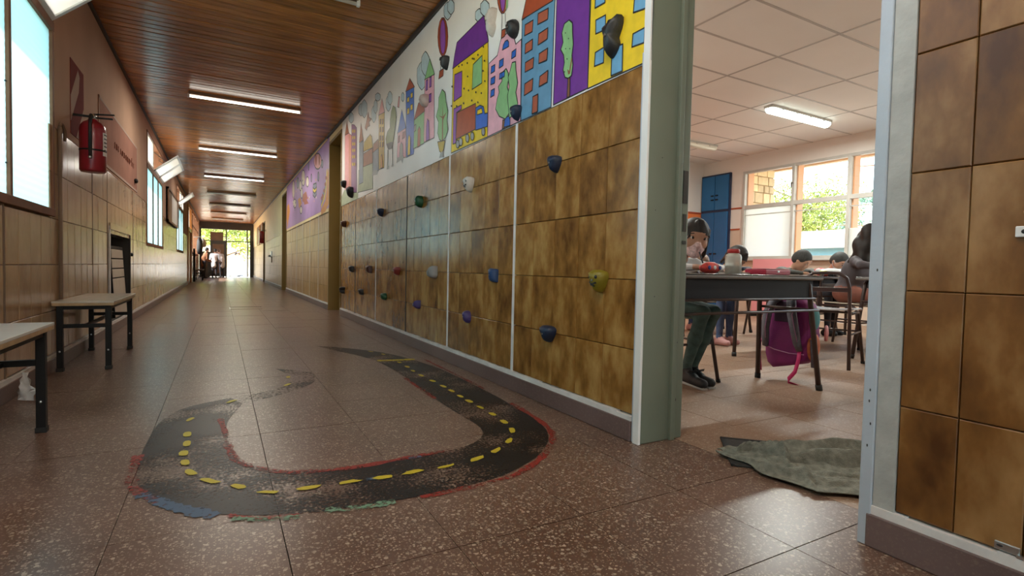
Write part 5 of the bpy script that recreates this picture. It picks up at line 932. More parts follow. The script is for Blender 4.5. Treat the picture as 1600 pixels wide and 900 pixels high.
PURPLE = [('painted_petal', [('cream', [(13.384, 2.496), (13.4, 2.407), (13.458, 2.34), (13.545, 2.309), (13.647, 2.319), (13.742, 2.371), (13.811, 2.454), (13.84, 2.552), (13.822, 2.644), (13.762, 2.711), (13.672, 2.74), (13.57, 2.726), (13.478, 2.673), (13.411, 2.591)], 1)]), ('painted_petal', [('cream', [(11.653, 2.522), (11.673, 2.454), (11.739, 2.406), (11.838, 2.386), (11.952, 2.401), (12.058, 2.447), (12.135, 2.516), (12.165, 2.594), (12.143, 2.665), (12.073, 2.713), (11.971, 2.73), (11.857, 2.712), (11.754, 2.665), (11.682, 2.597)], 1)]), ('painted_petal', [('cream', [(11.088, 2.367), (11.105, 2.325), (11.156, 2.297), (11.232, 2.287), (11.319, 2.298), (11.4, 2.328), (11.458, 2.372), (11.481, 2.42), (11.463, 2.462), (11.409, 2.491), (11.331, 2.5), (11.244, 2.487), (11.165, 2.456), (11.11, 2.413)], 1)]), ('painted_petal', [('cream', [(11.984, 2.244), (11.996, 2.198), (12.032, 2.165), (12.088, 2.15), (12.151, 2.156), (12.21, 2.184), (12.253, 2.227), (12.27, 2.277), (12.258, 2.324), (12.22, 2.358), (12.164, 2.372), (12.1, 2.364), (12.042, 2.336), (12.001, 2.293)], 1)]), ('painted_petal', [('cream', [(12.176, 2.431), (12.19, 2.385), (12.233, 2.352), (12.299, 2.339), (12.374, 2.348), (12.444, 2.378), (12.494, 2.423), (12.514, 2.474), (12.499, 2.521), (12.454, 2.554), (12.387, 2.567), (12.312, 2.557), (12.244, 2.526), (12.195, 2.481)], 1)]), ('painted_petal', [('cream', [(13.053, 2.133), (13.078, 2.091), (13.154, 2.062), (13.269, 2.052), (13.399, 2.064), (13.52, 2.096), (13.606, 2.141), (13.639, 2.191), (13.611, 2.235), (13.53, 2.263), (13.411, 2.271), (13.281, 2.257), (13.164, 2.225), (13.083, 2.181)], 1)]), ('painted_petal', [('cream', [(12.044, 1.897), (12.058, 1.863), (12.101, 1.838), (12.166, 1.827), (12.24, 1.833), (12.308, 1.855), (12.356, 1.888), (12.375, 1.926), (12.36, 1.961), (12.315, 1.986), (12.249, 1.996), (12.175, 1.989), (12.109, 1.967), (12.062, 1.934)], 1)]), ('painted_petal', [('slate', [(12.582, 2.54), (12.599, 2.49), (12.651, 2.456), (12.73, 2.442), (12.82, 2.453), (12.904, 2.487), (12.964, 2.537), (12.987, 2.594), (12.97, 2.644), (12.915, 2.679), (12.834, 2.691), (12.744, 2.679), (12.662, 2.644), (12.605, 2.594)], 1)]), ('painted_petal', [('slate', [(10.692, 2.386), (10.698, 2.356), (10.719, 2.333), (10.751, 2.323), (10.788, 2.328), (10.821, 2.347), (10.846, 2.376), (10.856, 2.41), (10.849, 2.441), (10.828, 2.463), (10.796, 2.473), (10.759, 2.467), (10.726, 2.448), (10.702, 2.419)], 1)]), ('painted_petal', [('slate', [(9.856, 2.291), (9.862, 2.258), (9.884, 2.233), (9.917, 2.222), (9.954, 2.227), (9.989, 2.248), (10.015, 2.279), (10.025, 2.315), (10.018, 2.349), (9.996, 2.374), (9.963, 2.384), (9.925, 2.378), (9.891, 2.358), (9.866, 2.327)], 1)]), ('painted_petal', [('slate', [(9.454, 2.45), (9.462, 2.423), (9.485, 2.404), (9.521, 2.397), (9.562, 2.404), (9.599, 2.423), (9.626, 2.45), (9.637, 2.48), (9.63, 2.508), (9.605, 2.527), (9.569, 2.533), (9.528, 2.526), (9.491, 2.507), (9.465, 2.48)], 1)]), ('painted_petal', [('slate', [(11.038, 2.685), (11.044, 2.643), (11.066, 2.612), (11.1, 2.597), (11.138, 2.603), (11.174, 2.628), (11.201, 2.668), (11.212, 2.713), (11.206, 2.756), (11.183, 2.788), (11.149, 2.802), (11.111, 2.795), (11.075, 2.77), (11.049, 2.731)], 1)]), ('painted_balloon', [('rose', [(9.613, 2.52), (9.649, 2.467), (9.759, 2.437), (9.924, 2.436), (10.115, 2.465), (10.294, 2.521), (10.423, 2.593), (10.473, 2.665), (10.43, 2.722), (10.307, 2.751), (10.13, 2.747), (9.939, 2.712), (9.771, 2.655), (9.656, 2.587)], 1), ('red', [(10.143, 2.633), (10.148, 2.588), (10.166, 2.555), (10.194, 2.54), (10.227, 2.545), (10.258, 2.57), (10.281, 2.61), (10.291, 2.658), (10.286, 2.703), (10.267, 2.736), (10.239, 2.751), (10.206, 2.745), (10.175, 2.72), (10.153, 2.679)], 0), ('red', [(9.776, 2.57), (9.78, 2.527), (9.797, 2.495), (9.824, 2.48), (9.854, 2.485), (9.883, 2.509), (9.905, 2.548), (9.914, 2.594), (9.909, 2.637), (9.892, 2.669), (9.865, 2.684), (9.834, 2.678), (9.806, 2.654), (9.785, 2.615)], 0)]), ('painted_kite', [('slate', [(10.526, 2.243), (10.149, 2.217), (10.116, 2.143), (10.336, 2.124), (10.555, 2.187)], 1), ('yellow', [(10.555, 2.187), (10.336, 2.124), (10.116, 2.143), (10.127, 2.075), (10.332, 2.053), (10.55, 2.114)], 1), ('slate', [(10.55, 2.114), (10.332, 2.053), (10.127, 2.075), (10.123, 2.005), (10.328, 1.97), (10.546, 2.042)], 1)]), ('painted_band', [('orange', [(8.904, 2.298), (8.845, 2.044), (8.873, 1.72), (9.185, 1.623), (9.602, 1.593), (9.607, 1.682), (9.195, 1.794), (9.049, 1.988), (9.016, 2.233)], 0), ('yellow', [(9.02, 2.306), (9.016, 2.233), (9.085, 1.992), (9.259, 1.843), (9.608, 1.704), (9.612, 1.771), (9.326, 1.936), (9.151, 2.106), (9.101, 2.288)], 0), ('slate', [(9.127, 2.103), (9.204, 1.965), (9.445, 1.82), (9.612, 1.771), (9.617, 1.86), (9.391, 1.987)], 0), ('brick', [(9.047, 2.154), (9.07, 2.134), (9.129, 2.132), (9.189, 2.15), (9.215, 2.178), (9.192, 2.199), (9.132, 2.2), (9.072, 2.182)], 0), ('brick', [(9.113, 2.059), (9.136, 2.038), (9.196, 2.036), (9.257, 2.053), (9.284, 2.081), (9.26, 2.102), (9.199, 2.104), (9.139, 2.086)], 0), ('brick', [(9.229, 1.968), (9.252, 1.946), (9.314, 1.943), (9.376, 1.961), (9.404, 1.989), (9.379, 2.01), (9.317, 2.013), (9.255, 1.995)], 0), ('brick', [(9.348, 1.896), (9.373, 1.874), (9.436, 1.871), (9.5, 1.888), (9.528, 1.916), (9.503, 1.938), (9.439, 1.941), (9.376, 1.923)], 0), ('brick', [(9.448, 1.864), (9.473, 1.842), (9.537, 1.838), (9.602, 1.855), (9.631, 1.883), (9.605, 1.905), (9.541, 1.909), (9.476, 1.891)], 0)]), ('painted_figure', [('orange', [(14.969, 2.256), (14.531, 2.279), (14.293, 2.063), (14.647, 1.832), (14.841, 1.646), (15.04, 1.926)], 0), ('brick', [(11.923, 2.21), (11.451, 2.221), (11.264, 2.084), (11.623, 1.992), (12.015, 2.085)], 0), ('orange', [(12.76, 2.19), (12.328, 2.2), (12.113, 2.04), (12.527, 1.968)], 0), ('brick', [(11.82, 2.118), (11.088, 2.065), (11.35, 2.042), (11.081, 1.938), (11.716, 1.974)], 0)]), ('painted_dot', [('cream', [(11.904, 2.561), (11.933, 2.544), (11.992, 2.553), (12.024, 2.578), (11.995, 2.595), (11.935, 2.587)], 0)]), ('painted_dot', [('yellow', [(11.348, 2.135), (11.374, 2.118), (11.429, 2.124), (11.457, 2.148), (11.431, 2.165), (11.377, 2.159)], 0)]), ('painted_dot', [('rose', [(11.966, 2.299), (11.995, 2.281), (12.055, 2.288), (12.086, 2.313), (12.057, 2.331), (11.997, 2.324)], 0)]), ('painted_dot', [('slate', [(13.12, 2.156), (13.155, 2.137), (13.226, 2.144), (13.264, 2.171), (13.229, 2.19), (13.157, 2.183)], 0)]), ('painted_dot', [('cream', [(12.6, 2.434), (12.631, 2.416), (12.698, 2.424), (12.732, 2.451), (12.7, 2.469), (12.634, 2.461)], 0)]), ('painted_dot', [('yellow', [(11.03, 2.022), (11.055, 2.005), (11.106, 2.01), (11.134, 2.033), (11.109, 2.05), (11.057, 2.044)], 0)]), ('painted_dot', [('rose', [(13.554, 2.306), (13.591, 2.286), (13.667, 2.294), (13.707, 2.322), (13.67, 2.342), (13.593, 2.334)], 0)]), ('painted_dot', [('slate', [(13.231, 2.004), (13.266, 1.984), (13.339, 1.99), (13.377, 2.017), (13.342, 2.037), (13.269, 2.031)], 0)]), ('painted_dot', [('cream', [(10.113, 1.951), (10.133, 1.935), (10.177, 1.94), (10.201, 1.96), (10.179, 1.976), (10.135, 1.971)], 0)]), ('painted_dot', [('yellow', [(10.157, 2.273), (10.178, 2.258), (10.223, 2.264), (10.246, 2.285), (10.225, 2.301), (10.18, 2.295)], 0)]), ('painted_dot', [('rose', [(11.57, 2.48), (11.597, 2.463), (11.654, 2.471), (11.683, 2.496), (11.656, 2.513), (11.6, 2.505)], 0)]), ('painted_dot', [('slate', [(11.94, 2.504), (11.968, 2.486), (12.028, 2.494), (12.06, 2.52), (12.031, 2.537), (11.971, 2.529)], 0)]), ('painted_dot', [('cream', [(13.596, 2.227), (13.632, 2.206), (13.709, 2.214), (13.749, 2.242), (13.712, 2.262), (13.635, 2.254)], 0)]), ('painted_dot', [('yellow', [(13.025, 2.642), (13.058, 2.623), (13.129, 2.633), (13.166, 2.661), (13.132, 2.679), (13.061, 2.669)], 0)]), ('painted_dot', [('rose', [(13.044, 2.409), (13.078, 2.391), (13.149, 2.399), (13.186, 2.426), (13.151, 2.445), (13.081, 2.437)], 0)]), ('painted_dot', [('slate', [(11.741, 2.384), (11.768, 2.367), (11.827, 2.375), (11.857, 2.399), (11.829, 2.416), (11.771, 2.409)], 0)]), ('painted_dot', [('cream', [(10.95, 2.051), (10.974, 2.034), (11.026, 2.04), (11.052, 2.062), (11.028, 2.079), (10.977, 2.073)], 0)]), ('painted_dot', [('yellow', [(11.554, 2.2), (11.581, 2.183), (11.638, 2.19), (11.667, 2.214), (11.64, 2.231), (11.584, 2.224)], 0)]), ('painted_dot', [('rose', [(10.333, 1.908), (10.355, 1.892), (10.401, 1.896), (10.425, 1.917), (10.403, 1.934), (10.357, 1.929)], 0)]), ('painted_dot', [('slate', [(13.371, 2.101), (13.406, 2.08), (13.481, 2.087), (13.519, 2.115), (13.483, 2.135), (13.409, 2.128)], 0)])]
def paint_item(name, shapes, root, lay, ink=.0034):
    mats = []; mb = MB()
    def mi(k):
        if k not in mats: mats.append(k)
        return mats.index(k)
    for i, (col, poly, outl) in enumerate(shapes):
        x = RW-.0026-lay-.00035*i
        mb.add([(x, a, b) for a, b in poly], [tuple(range(len(poly)))], mi(col))
        if outl:
            n = len(poly); x2 = x-.0002
            for k in range(n):
                a, b = Vector(poly[k]), Vector(poly[(k+1) % n]); d = b-a
                if d.length < 1e-4: continue
                d.normalize(); q = Vector((-d.y, d.x))*ink; e_ = d*ink*.6
                mb.add([(x2,*(a-q-e_)),(x2,*(b-q+e_)),(x2,*(b+q+e_)),(x2,*(a+q-e_))], [(0,1,2,3)], mi('ink'))
    me = bpy.data.meshes.new(name); me.from_pydata([tuple(v) for v in mb.v], [], mb.f)
    for k in mats: me.materials.append(M['p_'+k])
    me.polygons.foreach_set('material_index', mb.m)
    bm = bmesh.new(); bm.from_mesh(me); bmesh.ops.triangulate(bm, faces=[f for f in bm.faces if len(f.verts) > 4])
    for f in bm.faces:
        f.normal_update()
        if f.normal.x > 0: f.normal_flip()
    bm.to_mesh(me); bm.free()
    o = bpy.data.objects.new(name, me); COL.objects.link(o); o.parent = root
    return o
mu = empty('city_mural', (0,0,0), 0, 'hand painted city mural of coloured houses, trees and balloons above the climbing wall tiles', 'mural')
for k, (n_, sh) in enumerate(MURAL): paint_item(n_, sh, mu, .0003 + .0003*(k % 8) + (.0014 if n_ in ('painted_tree','painted_truck') else 0))
pm_ = empty('purple_mural', (0,0,0), 0, 'purple mural panel with cream petals and a striped orange band between the two olive doors', 'mural')
MB().box((RW-.006,8.885,1.655),(RW-.001,15.08,2.79)).build('painted_ground', M['p_violet'], pm_)
for k, (n_, sh) in enumerate(PURPLE): paint_item(n_, sh, pm_, .0040+.0003*(k % 4), .012)
# ---- climbing holds: irregular resin lumps bolted to the wall
M['bolt'] = pbr('bolt_steel', (.35,.35,.36), .3, metal=1)
HC = dict(black=(.016,.016,.018), navy=(.008,.017,.045), blue=(.012,.045,.14), green=(.006,.06,.02), yellow=(.21,.16,.010), red=(.20,.025,.02), maroon=(.06,.018,.018), brown=(.075,.03,.018), purple=(.055,.035,.14), grey=(.27,.25,.25), pale=(.56,.52,.48), beige=(.50,.38,.34))
for k_, c_ in HC.items(): M['h_'+k_] = pbr('hold_'+k_, c_, .48, var=.12, scale=25, bump=.35, bscale=120)
SHAPES = dict(
  wedge=[(-.5,.42),(-.2,.5),(.2,.48),(.5,.36),(.46,.05),(.25,-.3),(.05,-.5),(-.12,-.48),(-.3,-.25),(-.47,.1)],
  round=[(-.5,.1),(-.38,.4),(-.1,.5),(.25,.46),(.48,.2),(.5,-.15),(.3,-.42),(0,-.5),(-.3,-.42),(-.48,-.18)],
  tall=[(-.45,.38),(-.1,.42),(.5,.5),(.42,.2),(.25,0),(.35,-.2),(.1,-.42),(-.15,-.5),(-.3,-.3),(-.28,.0)],
  kidney=[(.5,.5),(.3,.42),(.1,.05),(-.2,-.08),(-.5,-.12),(-.46,-.38),(-.1,-.48),(.25,-.5),(.48,-.3),(.5,.1)],
  square=[(-.44,.5),(.4,.46),(.5,.3),(.48,-.36),(.36,-.5),(-.36,-.48),(-.5,-.36),(-.5,.36)])
def hold(y, z, w, h, shape, col, label, depth=None, eyes=0, seed=0):
    o = empty('climbing_hold', (RW, y, z), 0, label, 'climbing hold', 'resin climbing holds on the tiled wall')
    rg = np.random.RandomState(seed); out = SHAPES[shape]
    # smooth outline
    P = []; n = len(out)
    for k in range(n):
        a, b, c, d = (Vector(out[(k+i) % n]) for i in (-1,0,1,2))
        for t in (0,.5): P.append(.5*((2*b)+(c-a)*t+(2*a-5*b+4*c-d)*t*t+(3*b-a-3*c+d)*t**3))
    depth = depth or .45*min(w, h)+.02; n = len(P); vs = []; fs = []
    prof = [(1.0,0),(1.03,.25),(.95,.6),(.74,.88),(.42,1.0),(.15,1.02)]
    for i, (s_, d_) in enumerate(prof):
        for k in range(n):
            j = 1+rg.normal()*.025 if 0 < i < 5 else 1
            q = P[k]; vs.append((-depth*d_*(1+.12*q.y)*j, -q.x*w*s_*j, q.y*h*s_*j + (.06*h*d_)))
    for i in range(len(prof)-1):
        for k in range(n): fs.append((i*n+k, i*n+(k+1) % n, (i+1)*n+(k+1) % n, (i+1)*n+k))
    fs.append(tuple(range((len(prof)-1)*n, len(prof)*n)))
    mb = MB().add(vs, fs, 0, True); b = mb.build('hold_body', M['h_'+col], o)
    MB().tube([(-depth*1.0,.0,.05*h),(-depth*1.06,.0,.05*h)], max(.004,w*.07), 8).build('bolt_head', M['bolt'], b)
    if eyes:
        for s_ in (-1,1): MB().ell((-depth*.93,s_*w*.24,.2*h),(.006,w*.11,h*.09),10,6,rot=(s_*.4,0,0)).build('eye_pit', M['h_black'], b)
        MB().bar((-depth*.97,-w*.26,-.06*h),(-depth*.9,w*.18,-.16*h),.008,.007).build('mouth_groove', M['h_black'], b); MB().bar((-depth*.97,w*.22,-.03*h),(-depth*.9,-w*.12,-.22*h),.008,.006).build('mouth_groove', M['h_black'], b)
    return o
HOLDS = [
 (1.85,1.745,.10,.155,'tall','black','large black lobed climbing hold on the yellow painted building',0),
 (2.77,2.14,.085,.10,'round','black','black rounded climbing hold between the pink and blue painted buildings',0),
 (3.06,2.29,.085,.16,'tall','pale','pale beige climbing hold beside the purple painted roof',0),
 (3.85,2.30,.085,.10,'wedge','black','black wedge climbing hold just right of the red painted balloon',0),
 (4.30,2.13,.10,.10,'round','beige','beige knob climbing hold on the pink painted tower with the green roof',0),
 (2.71,1.635,.075,.085,'wedge','navy','dark navy climbing hold under the twin green painted trees',0),
 (7.60,1.86,.12,.10,'wedge','black','small black climbing hold at the far end of the mural, upper of two',0),
 (7.15,1.695,.13,.14,'wedge','black','black climbing hold on the lower edge of the mural far end, lower of two',0),
 (7.58,1.305,.11,.09,'wedge','brown','brown climbing hold by the far doorway, below the mural',0),
 (5.66,1.305,.09,.085,'wedge','navy','dark navy climbing hold between the far doorway and the green hold',0),
 (4.40,1.29,.085,.10,'round','green','bright green rounded climbing hold on the tiles',0),
 (3.36,1.305,.085,.10,'wedge','pale','pale grey climbing hold with face-like pits on the tiles',1),
 (2.29,1.27,.075,.085,'wedge','navy','navy climbing hold high on the tiles of the last bay near the doorway',0),
 (7.07,.68,.11,.08,'square','black','black climbing hold in the second tile row up, nearest the far doorway',0),
 (6.13,.685,.10,.085,'square','maroon','dark maroon climbing hold left of the red one',0),
 (5.03,.68,.085,.08,'wedge','red','dull red climbing hold on the tiles',0),
 (4.05,.685,.12,.10,'kidney','grey','grey kidney shaped climbing hold on the tiles',0),
 (2.96,.68,.065,.085,'square','blue','blue block climbing hold on the tiles at mid height',0),
 (1.90,.675,.088,.10,'wedge','yellow','mustard yellow climbing hold with a carved face near the doorway',1),
 (7.63,.375,.11,.10,'tall','black','black climbing hold low on the wall, nearest the far doorway',0),
 (6.52,.405,.10,.075,'round','black','small black climbing hold low on the wall, second from the far doorway',0),
 (5.49,.405,.09,.075,'round','green','dark green climbing hold low on the tiles',0),
 (4.43,.395,.09,.075,'kidney','purple','bluish purple flat climbing hold low beside the dark joint',0),
 (3.36,.38,.062,.085,'round','purple','violet oval climbing hold low on the tiles',0),
 (2.31,.385,.092,.085,'wedge','navy','navy wedge climbing hold low on the last bay near the doorway',0)]
for k, (y, z, w_, h_, sh, col, lab, ey) in enumerate(HOLDS): hold(y, z, w_, h_, sh, col, lab, None, ey, k)
# ================================================================== CLASSROOM
M['desktop'] = pbr('dark_desk_laminate', (.07,.058,.05), .22, var=.1, scale=8)
M['deskedge'] = pbr('worn_desk_edge', (.13,.105,.09), .35, var=.2, scale=20)
M['tray'] = pbr('dark_grey_sheet_metal', (.008,.008,.012), .5, spec=.2)
M['seatply'] = pbr('pale_chair_seat', (.62,.56,.46), .16, var=.08, scale=10)
M['seatwhite'] = pbr('white_chair_seat', (.60,.62,.66), .14, var=.05, scale=10)
def class_lamp(x, y, on, label, watts=60):
    o = empty('ceiling_lamp', (x, y, CZ), 0, label, 'lamp', 'classroom ceiling lamps')
    MB().box((-.66,-.065,-.035),(.66,.065,.0)).build('lamp_housing', M['cframe'], o, bevel=.01)
    d = MB(); n = 12
    prof = [(-.062,-.03),(-.06,-.06),(-.045,-.085),(-.02,-.097),(.02,-.097),(.045,-.085),(.06,-.06),(.062,-.03)]
    vs = []; fs = []
    for x_, s_ in ((-.655,.75),(-.62,1),(.62,1),(.655,.75)):
        for a, b in prof: vs.append((x_, a*s_, -.03+(b+.03)*s_))
    m = len(prof)
    for i in range(3):
        for k in range(m-1): fs.append((i*m+k,i*m+k+1,(i+1)*m+k+1,(i+1)*m+k))
    fs += [tuple(range(m))[::-1], tuple(range(3*m,4*m))]
    d.add(vs, fs, 0, True).build('diffuser', M['diff_on'] if on else M['diff_off'], o)
    for xx in (-.45,-.15,.15,.45): MB().box((xx-.012,-.07,-.045),(xx+.012,-.058,-.02)).build('clip', M['cframe'], o); MB().box((xx-.012,.058,-.045),(xx+.012,.07,-.02)).build('clip', M['cframe'], o)
    if on:
        ld = bpy.data.lights.new('lamp_light', 'AREA'); ld.shape = 'RECTANGLE'; ld.size = 1.25; ld.size_y = .1; ld.energy = watts; ld.color = (.95,1,.93)
        lo = bpy.data.objects.new('lamp_light', ld); COL.objects.link(lo); lo.parent = o; lo.location = (0,0,-.10)
M['diff_on'] = emit('lit_diffuser', (.86,1,.90), 3.2); M['diff_off'] = pbr('unlit_diffuser', (.74,.72,.62), .3)
CLW = 48.0
class_lamp(6.8, 4.38, True, 'lit classroom ceiling lamp with a greenish white diffuser', CLW)
class_lamp(6.7, 6.22, False, 'unlit cream classroom ceiling lamp near the blue cupboard')
class_lamp(3.2, 4.38, True, 'lit ceiling lamp added unseen behind the green jamb as classroom fill', CLW)  # out of view, added as fill light for the room
class_lamp(3.3, .9, False, 'unlit classroom ceiling lamp hidden behind the near wall', CLW)
class_lamp(6.8, .9, True, 'lit ceiling lamp added unseen past the near wall as classroom fill', CLW)  # another unseen lamp, added to brighten the classroom
# blue cupboard
M['bluedoor'] = pbr('cupboard_blue', (.012,.13,.33), .35, var=.08, scale=3)
M['navyframe'] = pbr('cupboard_frame', (.012,.02,.06), .4)
cb = empty('wall_cupboard', (CX,0,0), 0, 'tall blue four door cupboard in the far corner of the classroom', 'cupboard')
y0, y1 = 6.71, 7.37
MB().box((-.05,y0,.02),(-.0,y1,2.64)).build('cupboard_body', M['navyframe'], cb)
ym = (y0+y1)/2
for a, b in ((y0+.02,ym-.006),(ym+.006,y1-.02)):
    for c, d in ((.06,1.91),(1.955,2.61)):
        q = MB().box((-.068,a,c),(-.05,b,d)).build('cupboard_door', M['bluedoor'], cb, bevel=.004)
        s_ = ym + (.05 if a > ym-.1 else -.05)
        for zz in ((2.14,2.22) if c > 1.5 else (1.1,)): MB().box((-.085,s_-.03,zz),(-.068,s_+.03,zz+.025)).build('door_handle', M['blackmetal'], q, bevel=.003)

def desk(loc, L_, D_, H_, label, rz=0, grp='double school desks in the classroom'):
    """front (tray back) faces -Y"""
    o = empty('school_desk', loc, rz, label, 'desk', grp)
    l, d = L_/2, D_/2
    MB().box((-l,-d,H_-.008),(l,d,H_)).build('desk_top', M['desktop'], o, bevel=.004)
    MB().box((-l-.002,-d-.002,H_-.028),(l+.002,d+.002,H_-.008)).build('desk_edge', M['deskedge'], o, bevel=.006)
    t = MB(); t.box((-l+.06,-d+.03,H_-.135),(l-.06,-d+.034,H_-.028)); t.box((-l+.06,-d+.03,H_-.139),(l-.06,d-.08,H_-.135))
    for sx in (-1,1): t.box((sx*(l-.06)-.002,-d+.03,H_-.139),(sx*(l-.06)+.002,d-.08,H_-.028))
    t.build('book_tray', M['tray'], o)
    MB().tube([(-l+.05,-d+.02,H_-.142),(l-.05,-d+.02,H_-.142)], .0075, 8).build('front_bar', M['browntube'], o)
    MB().tube([(-l+.02,-d+.01,H_-.215),(l-.02,-d+.01,H_-.215)], .008, 8).build('foot_bar', M['browntube'], o)
    for sx in (-1,1):
        for sy in (-1,1):
            lg = MB().tube([(sx*(l-.11),sy*(d-.05),H_-.03),(sx*(l-.085),sy*(d-.04),H_-.06),(sx*(l-.01),sy*(d+.005),.02)], .0165, 10).build('leg', M['browntube'], o)
            MB().tube([(sx*(l-.011),sy*(d+.004),.035),(sx*(l-.006),sy*(d+.008),.0)], .0195, 10).build('foot_cap', M['rubber'], lg)
        MB().tube([(sx*(l-.055),-d+.03,H_-.215),(sx*(l-.055),d-.03,H_-.215)], .009, 8).build('side_bar', M['browntube'], o)
    return o
def chair(loc, rz, label, seat, H_=.45, back=.76, grp='tube framed school chairs'):
    """faces +Y"""
    o = empty('school_chair', loc, rz, label, 'chair', grp); w_ = .165
    s = MB(); N = 7
    pts = [[(-.185+.37*j/6, -.17+.36*i/6, H_+.006*math.sin(i/6*3.1)*-1+.012*abs(j/3-1)**2 - (.012 if i == 6 else 0)) for j in range(7)] for i in range(7)]
    sheet_mesh(pts, .012, seat, 'seat', o)
    MB().tube([(-w_-.02,-.26,0),(-w_,-.20,H_-.02),(-w_+.005,-.215,back-.12),(-w_+.025,-.222,back-.04),(-w_+.075,-.225,back-.004),(0,-.226,back),(w_-.075,-.225,back-.004),(w_-.025,-.222,back-.04),(w_-.005,-.215,back-.12),(w_,-.20,H_-.02),(w_+.02,-.26,0)], .0135, 10).build('back_frame', M['browntube'], o)
    MB().box((-w_+.01,-.226,back-.15),(w_-.01,-.212,back-.115)).build('back_rail', M['browntube'], o, bevel=.004)
    for sx in (-1,1):
        lg = MB().tube([(sx*w_,-.19,H_-.03),(sx*w_,.12,H_-.028),(sx*(w_),.155,H_-.045),(sx*(w_+.035),.215,0)], .0125, 10).build('leg', M['browntube'], o)
        MB().tube([(sx*(w_+.034),.212,.02),(sx*(w_+.036),.2155,0)], .0155, 10).build('foot_cap', M['rubber'], lg)
    MB().tube([(-w_,.0,H_-.03),(w_,.0,H_-.03)], .009, 8).build('cross_bar', M['browntube'], o)
    MB().tube([(-w_-.012,.18,H_-.19),(w_+.012,.18,H_-.19)], .008, 8).build('cross_bar', M['browntube'], o)
    for sx in (-1,1): MB().tube([(sx*(w_+.012),-.235,H_-.19),(sx*(w_+.014),.185,H_-.19)], .008, 8).build('side_bar', M['browntube'], o)
    return o
desk((2.62,2.14,0), 1.38, .42, .722, 'dark topped school desk nearest the doorway, with a bottle and red box on it')
chair((2.70,2.575,0), math.pi, 'chair with pale seat under the girl at the nearest desk', M['seatply'])
chair((4.42,2.50,0), math.radians(-72), 'empty school chair with an open arched back beside the nearest desk', M['seatwhite'], .46, .75)
desk((5.64,2.36,0), 1.5, .42, .722, 'dark topped school desk in front of the woman, with a white packet on it')
chair((5.73,3.06,0), math.pi, 'chair under the woman in the grey jacket', M['seatply'])
desk((6.15,3.46,0), 1.3, .40, .722, 'school desk shared by the two boys bending over papers')
chair((5.76,3.93,0), math.pi, 'chair under the boy in the grey top', M['seatply'])
chair((6.52,3.93,0), math.pi, 'chair under the boy in the red vest', M['seatply'])
desk((4.55,3.28,0), 1.2, .42, .722, 'school desk behind the nearest one, where a child in a dark jacket leans')
chair((4.50,3.86,0), math.pi, 'chair under the child in the dark jacket', M['seatply'])
desk((5.2,4.46,0), 1.2, .40, .722, 'school desk farthest back toward the blue cupboard')
chair((5.30,4.95,0), math.pi, 'chair under the brown haired child at the back', M['seatply'])
# pink panel standing below the window
M['pinkpanel'] = pbr('pink_panel', (.74,.30,.32), .5)
pk = empty('pink_panel', (CX-.2,5.62,0), 0, 'pink panel standing under the frosted window behind the boys', 'panel'); MB().box((-.02,-.42,.05),(.0,.42,1.0)).build('panel_board', M['pinkpanel'], pk)
for s_ in (-1,1): MB().box((-.12,s_*.36-.02,0),(.1,s_*.36+.02,.05)).build('panel_foot', M['blackmetal'], pk)

# ---- backpack hanging on the end of the nearest desk
M['bag'] = pbr('purple_backpack', (.22,.015,.15), .6, var=.15, scale=10, bump=.3, bscale=140)
M['bagdark'] = pbr('dark_purple_fabric', (.045,.018,.05), .7, bump=.3, bscale=140)
M['strapgrey'] = pbr('grey_padded_strap', (.13,.125,.155), .75, var=.2, scale=40, bump=.4, bscale=180)
M['pinkweb'] = pbr('pink_webbing', (.62,.03,.17), .6)
M['bagside'] = pbr('bright_side_pocket', (.55,.15,.06), .6, var=.3, scale=14)
M['piping'] = pbr('lilac_piping', (.50,.22,.42), .5)
bp = empty('backpack', (3.43,2.20,.105), math.radians(-6), 'purple backpack with grey straps hanging on the end of the nearest desk', 'backpack')
# local: -X faces the doorway (back panel), Y is width, Z up
def bagbody():
    prof = [(.0,.62),(.03,.86),(.09,.98),(.2,1.0),(.33,.95),(.42,.82),(.455,.6),(.48,.25),(.485,0)]
    vs = []; fs = []; n = 24
    for z_, s_ in prof:
        for k in range(n):
            a = 2*math.pi*k/n; c, s = math.cos(a), math.sin(a); e_ = .55
            xx = .085*math.copysign(abs(c)**e_, c); yy = .175*math.copysign(abs(s)**e_, s)
            vs.append((xx*(.6+.4*s_), yy*s_, z_ + .03*(yy/.175)*(1-z_/.48)*-1))
    for i in range(len(prof)-1):
        for k in range(n): fs.append((i*n+k,i*n+(k+1)%n,(i+1)*n+(k+1)%n,(i+1)*n+k))
    fs.append(tuple(range(n))[::-1]); fs.append(tuple(range((len(prof)-1)*n,len(prof)*n)))
    return MB().add(vs, fs, 0, True)
bb = bagbody().build('bag_body', M['bag'], bp)
def ribbon(pts, w, t, mat, name, par, wdir=(0,1,0)):
    pts = [Vector(p) for p in pts]; vs = []; fs = []
    for i, p in enumerate(pts):
        d = (pts[min(i+1,len(pts)-1)]-pts[max(i-1,0)]).normalized(); a = Vector(wdir); a = (a-d*a.dot(d)).normalized(); nn = d.cross(a)
        ww = w[i] if isinstance(w, (list,tuple)) else w
        for s_, q in ((-1,-1),(1,-1),(1,1),(-1,1)): vs.append(p+a*s_*ww/2+nn*q*t/2)
    m = len(pts)
    for i in range(m-1):
        for k in range(4): fs.append((i*4+k,i*4+(k+1)%4,(i+1)*4+(k+1)%4,(i+1)*4+k))
    fs += [(3,2,1,0),(4*m-4,4*m-3,4*m-2,4*m-1)]
    return MB().add(vs, fs, 0, True).build(name, mat, par)
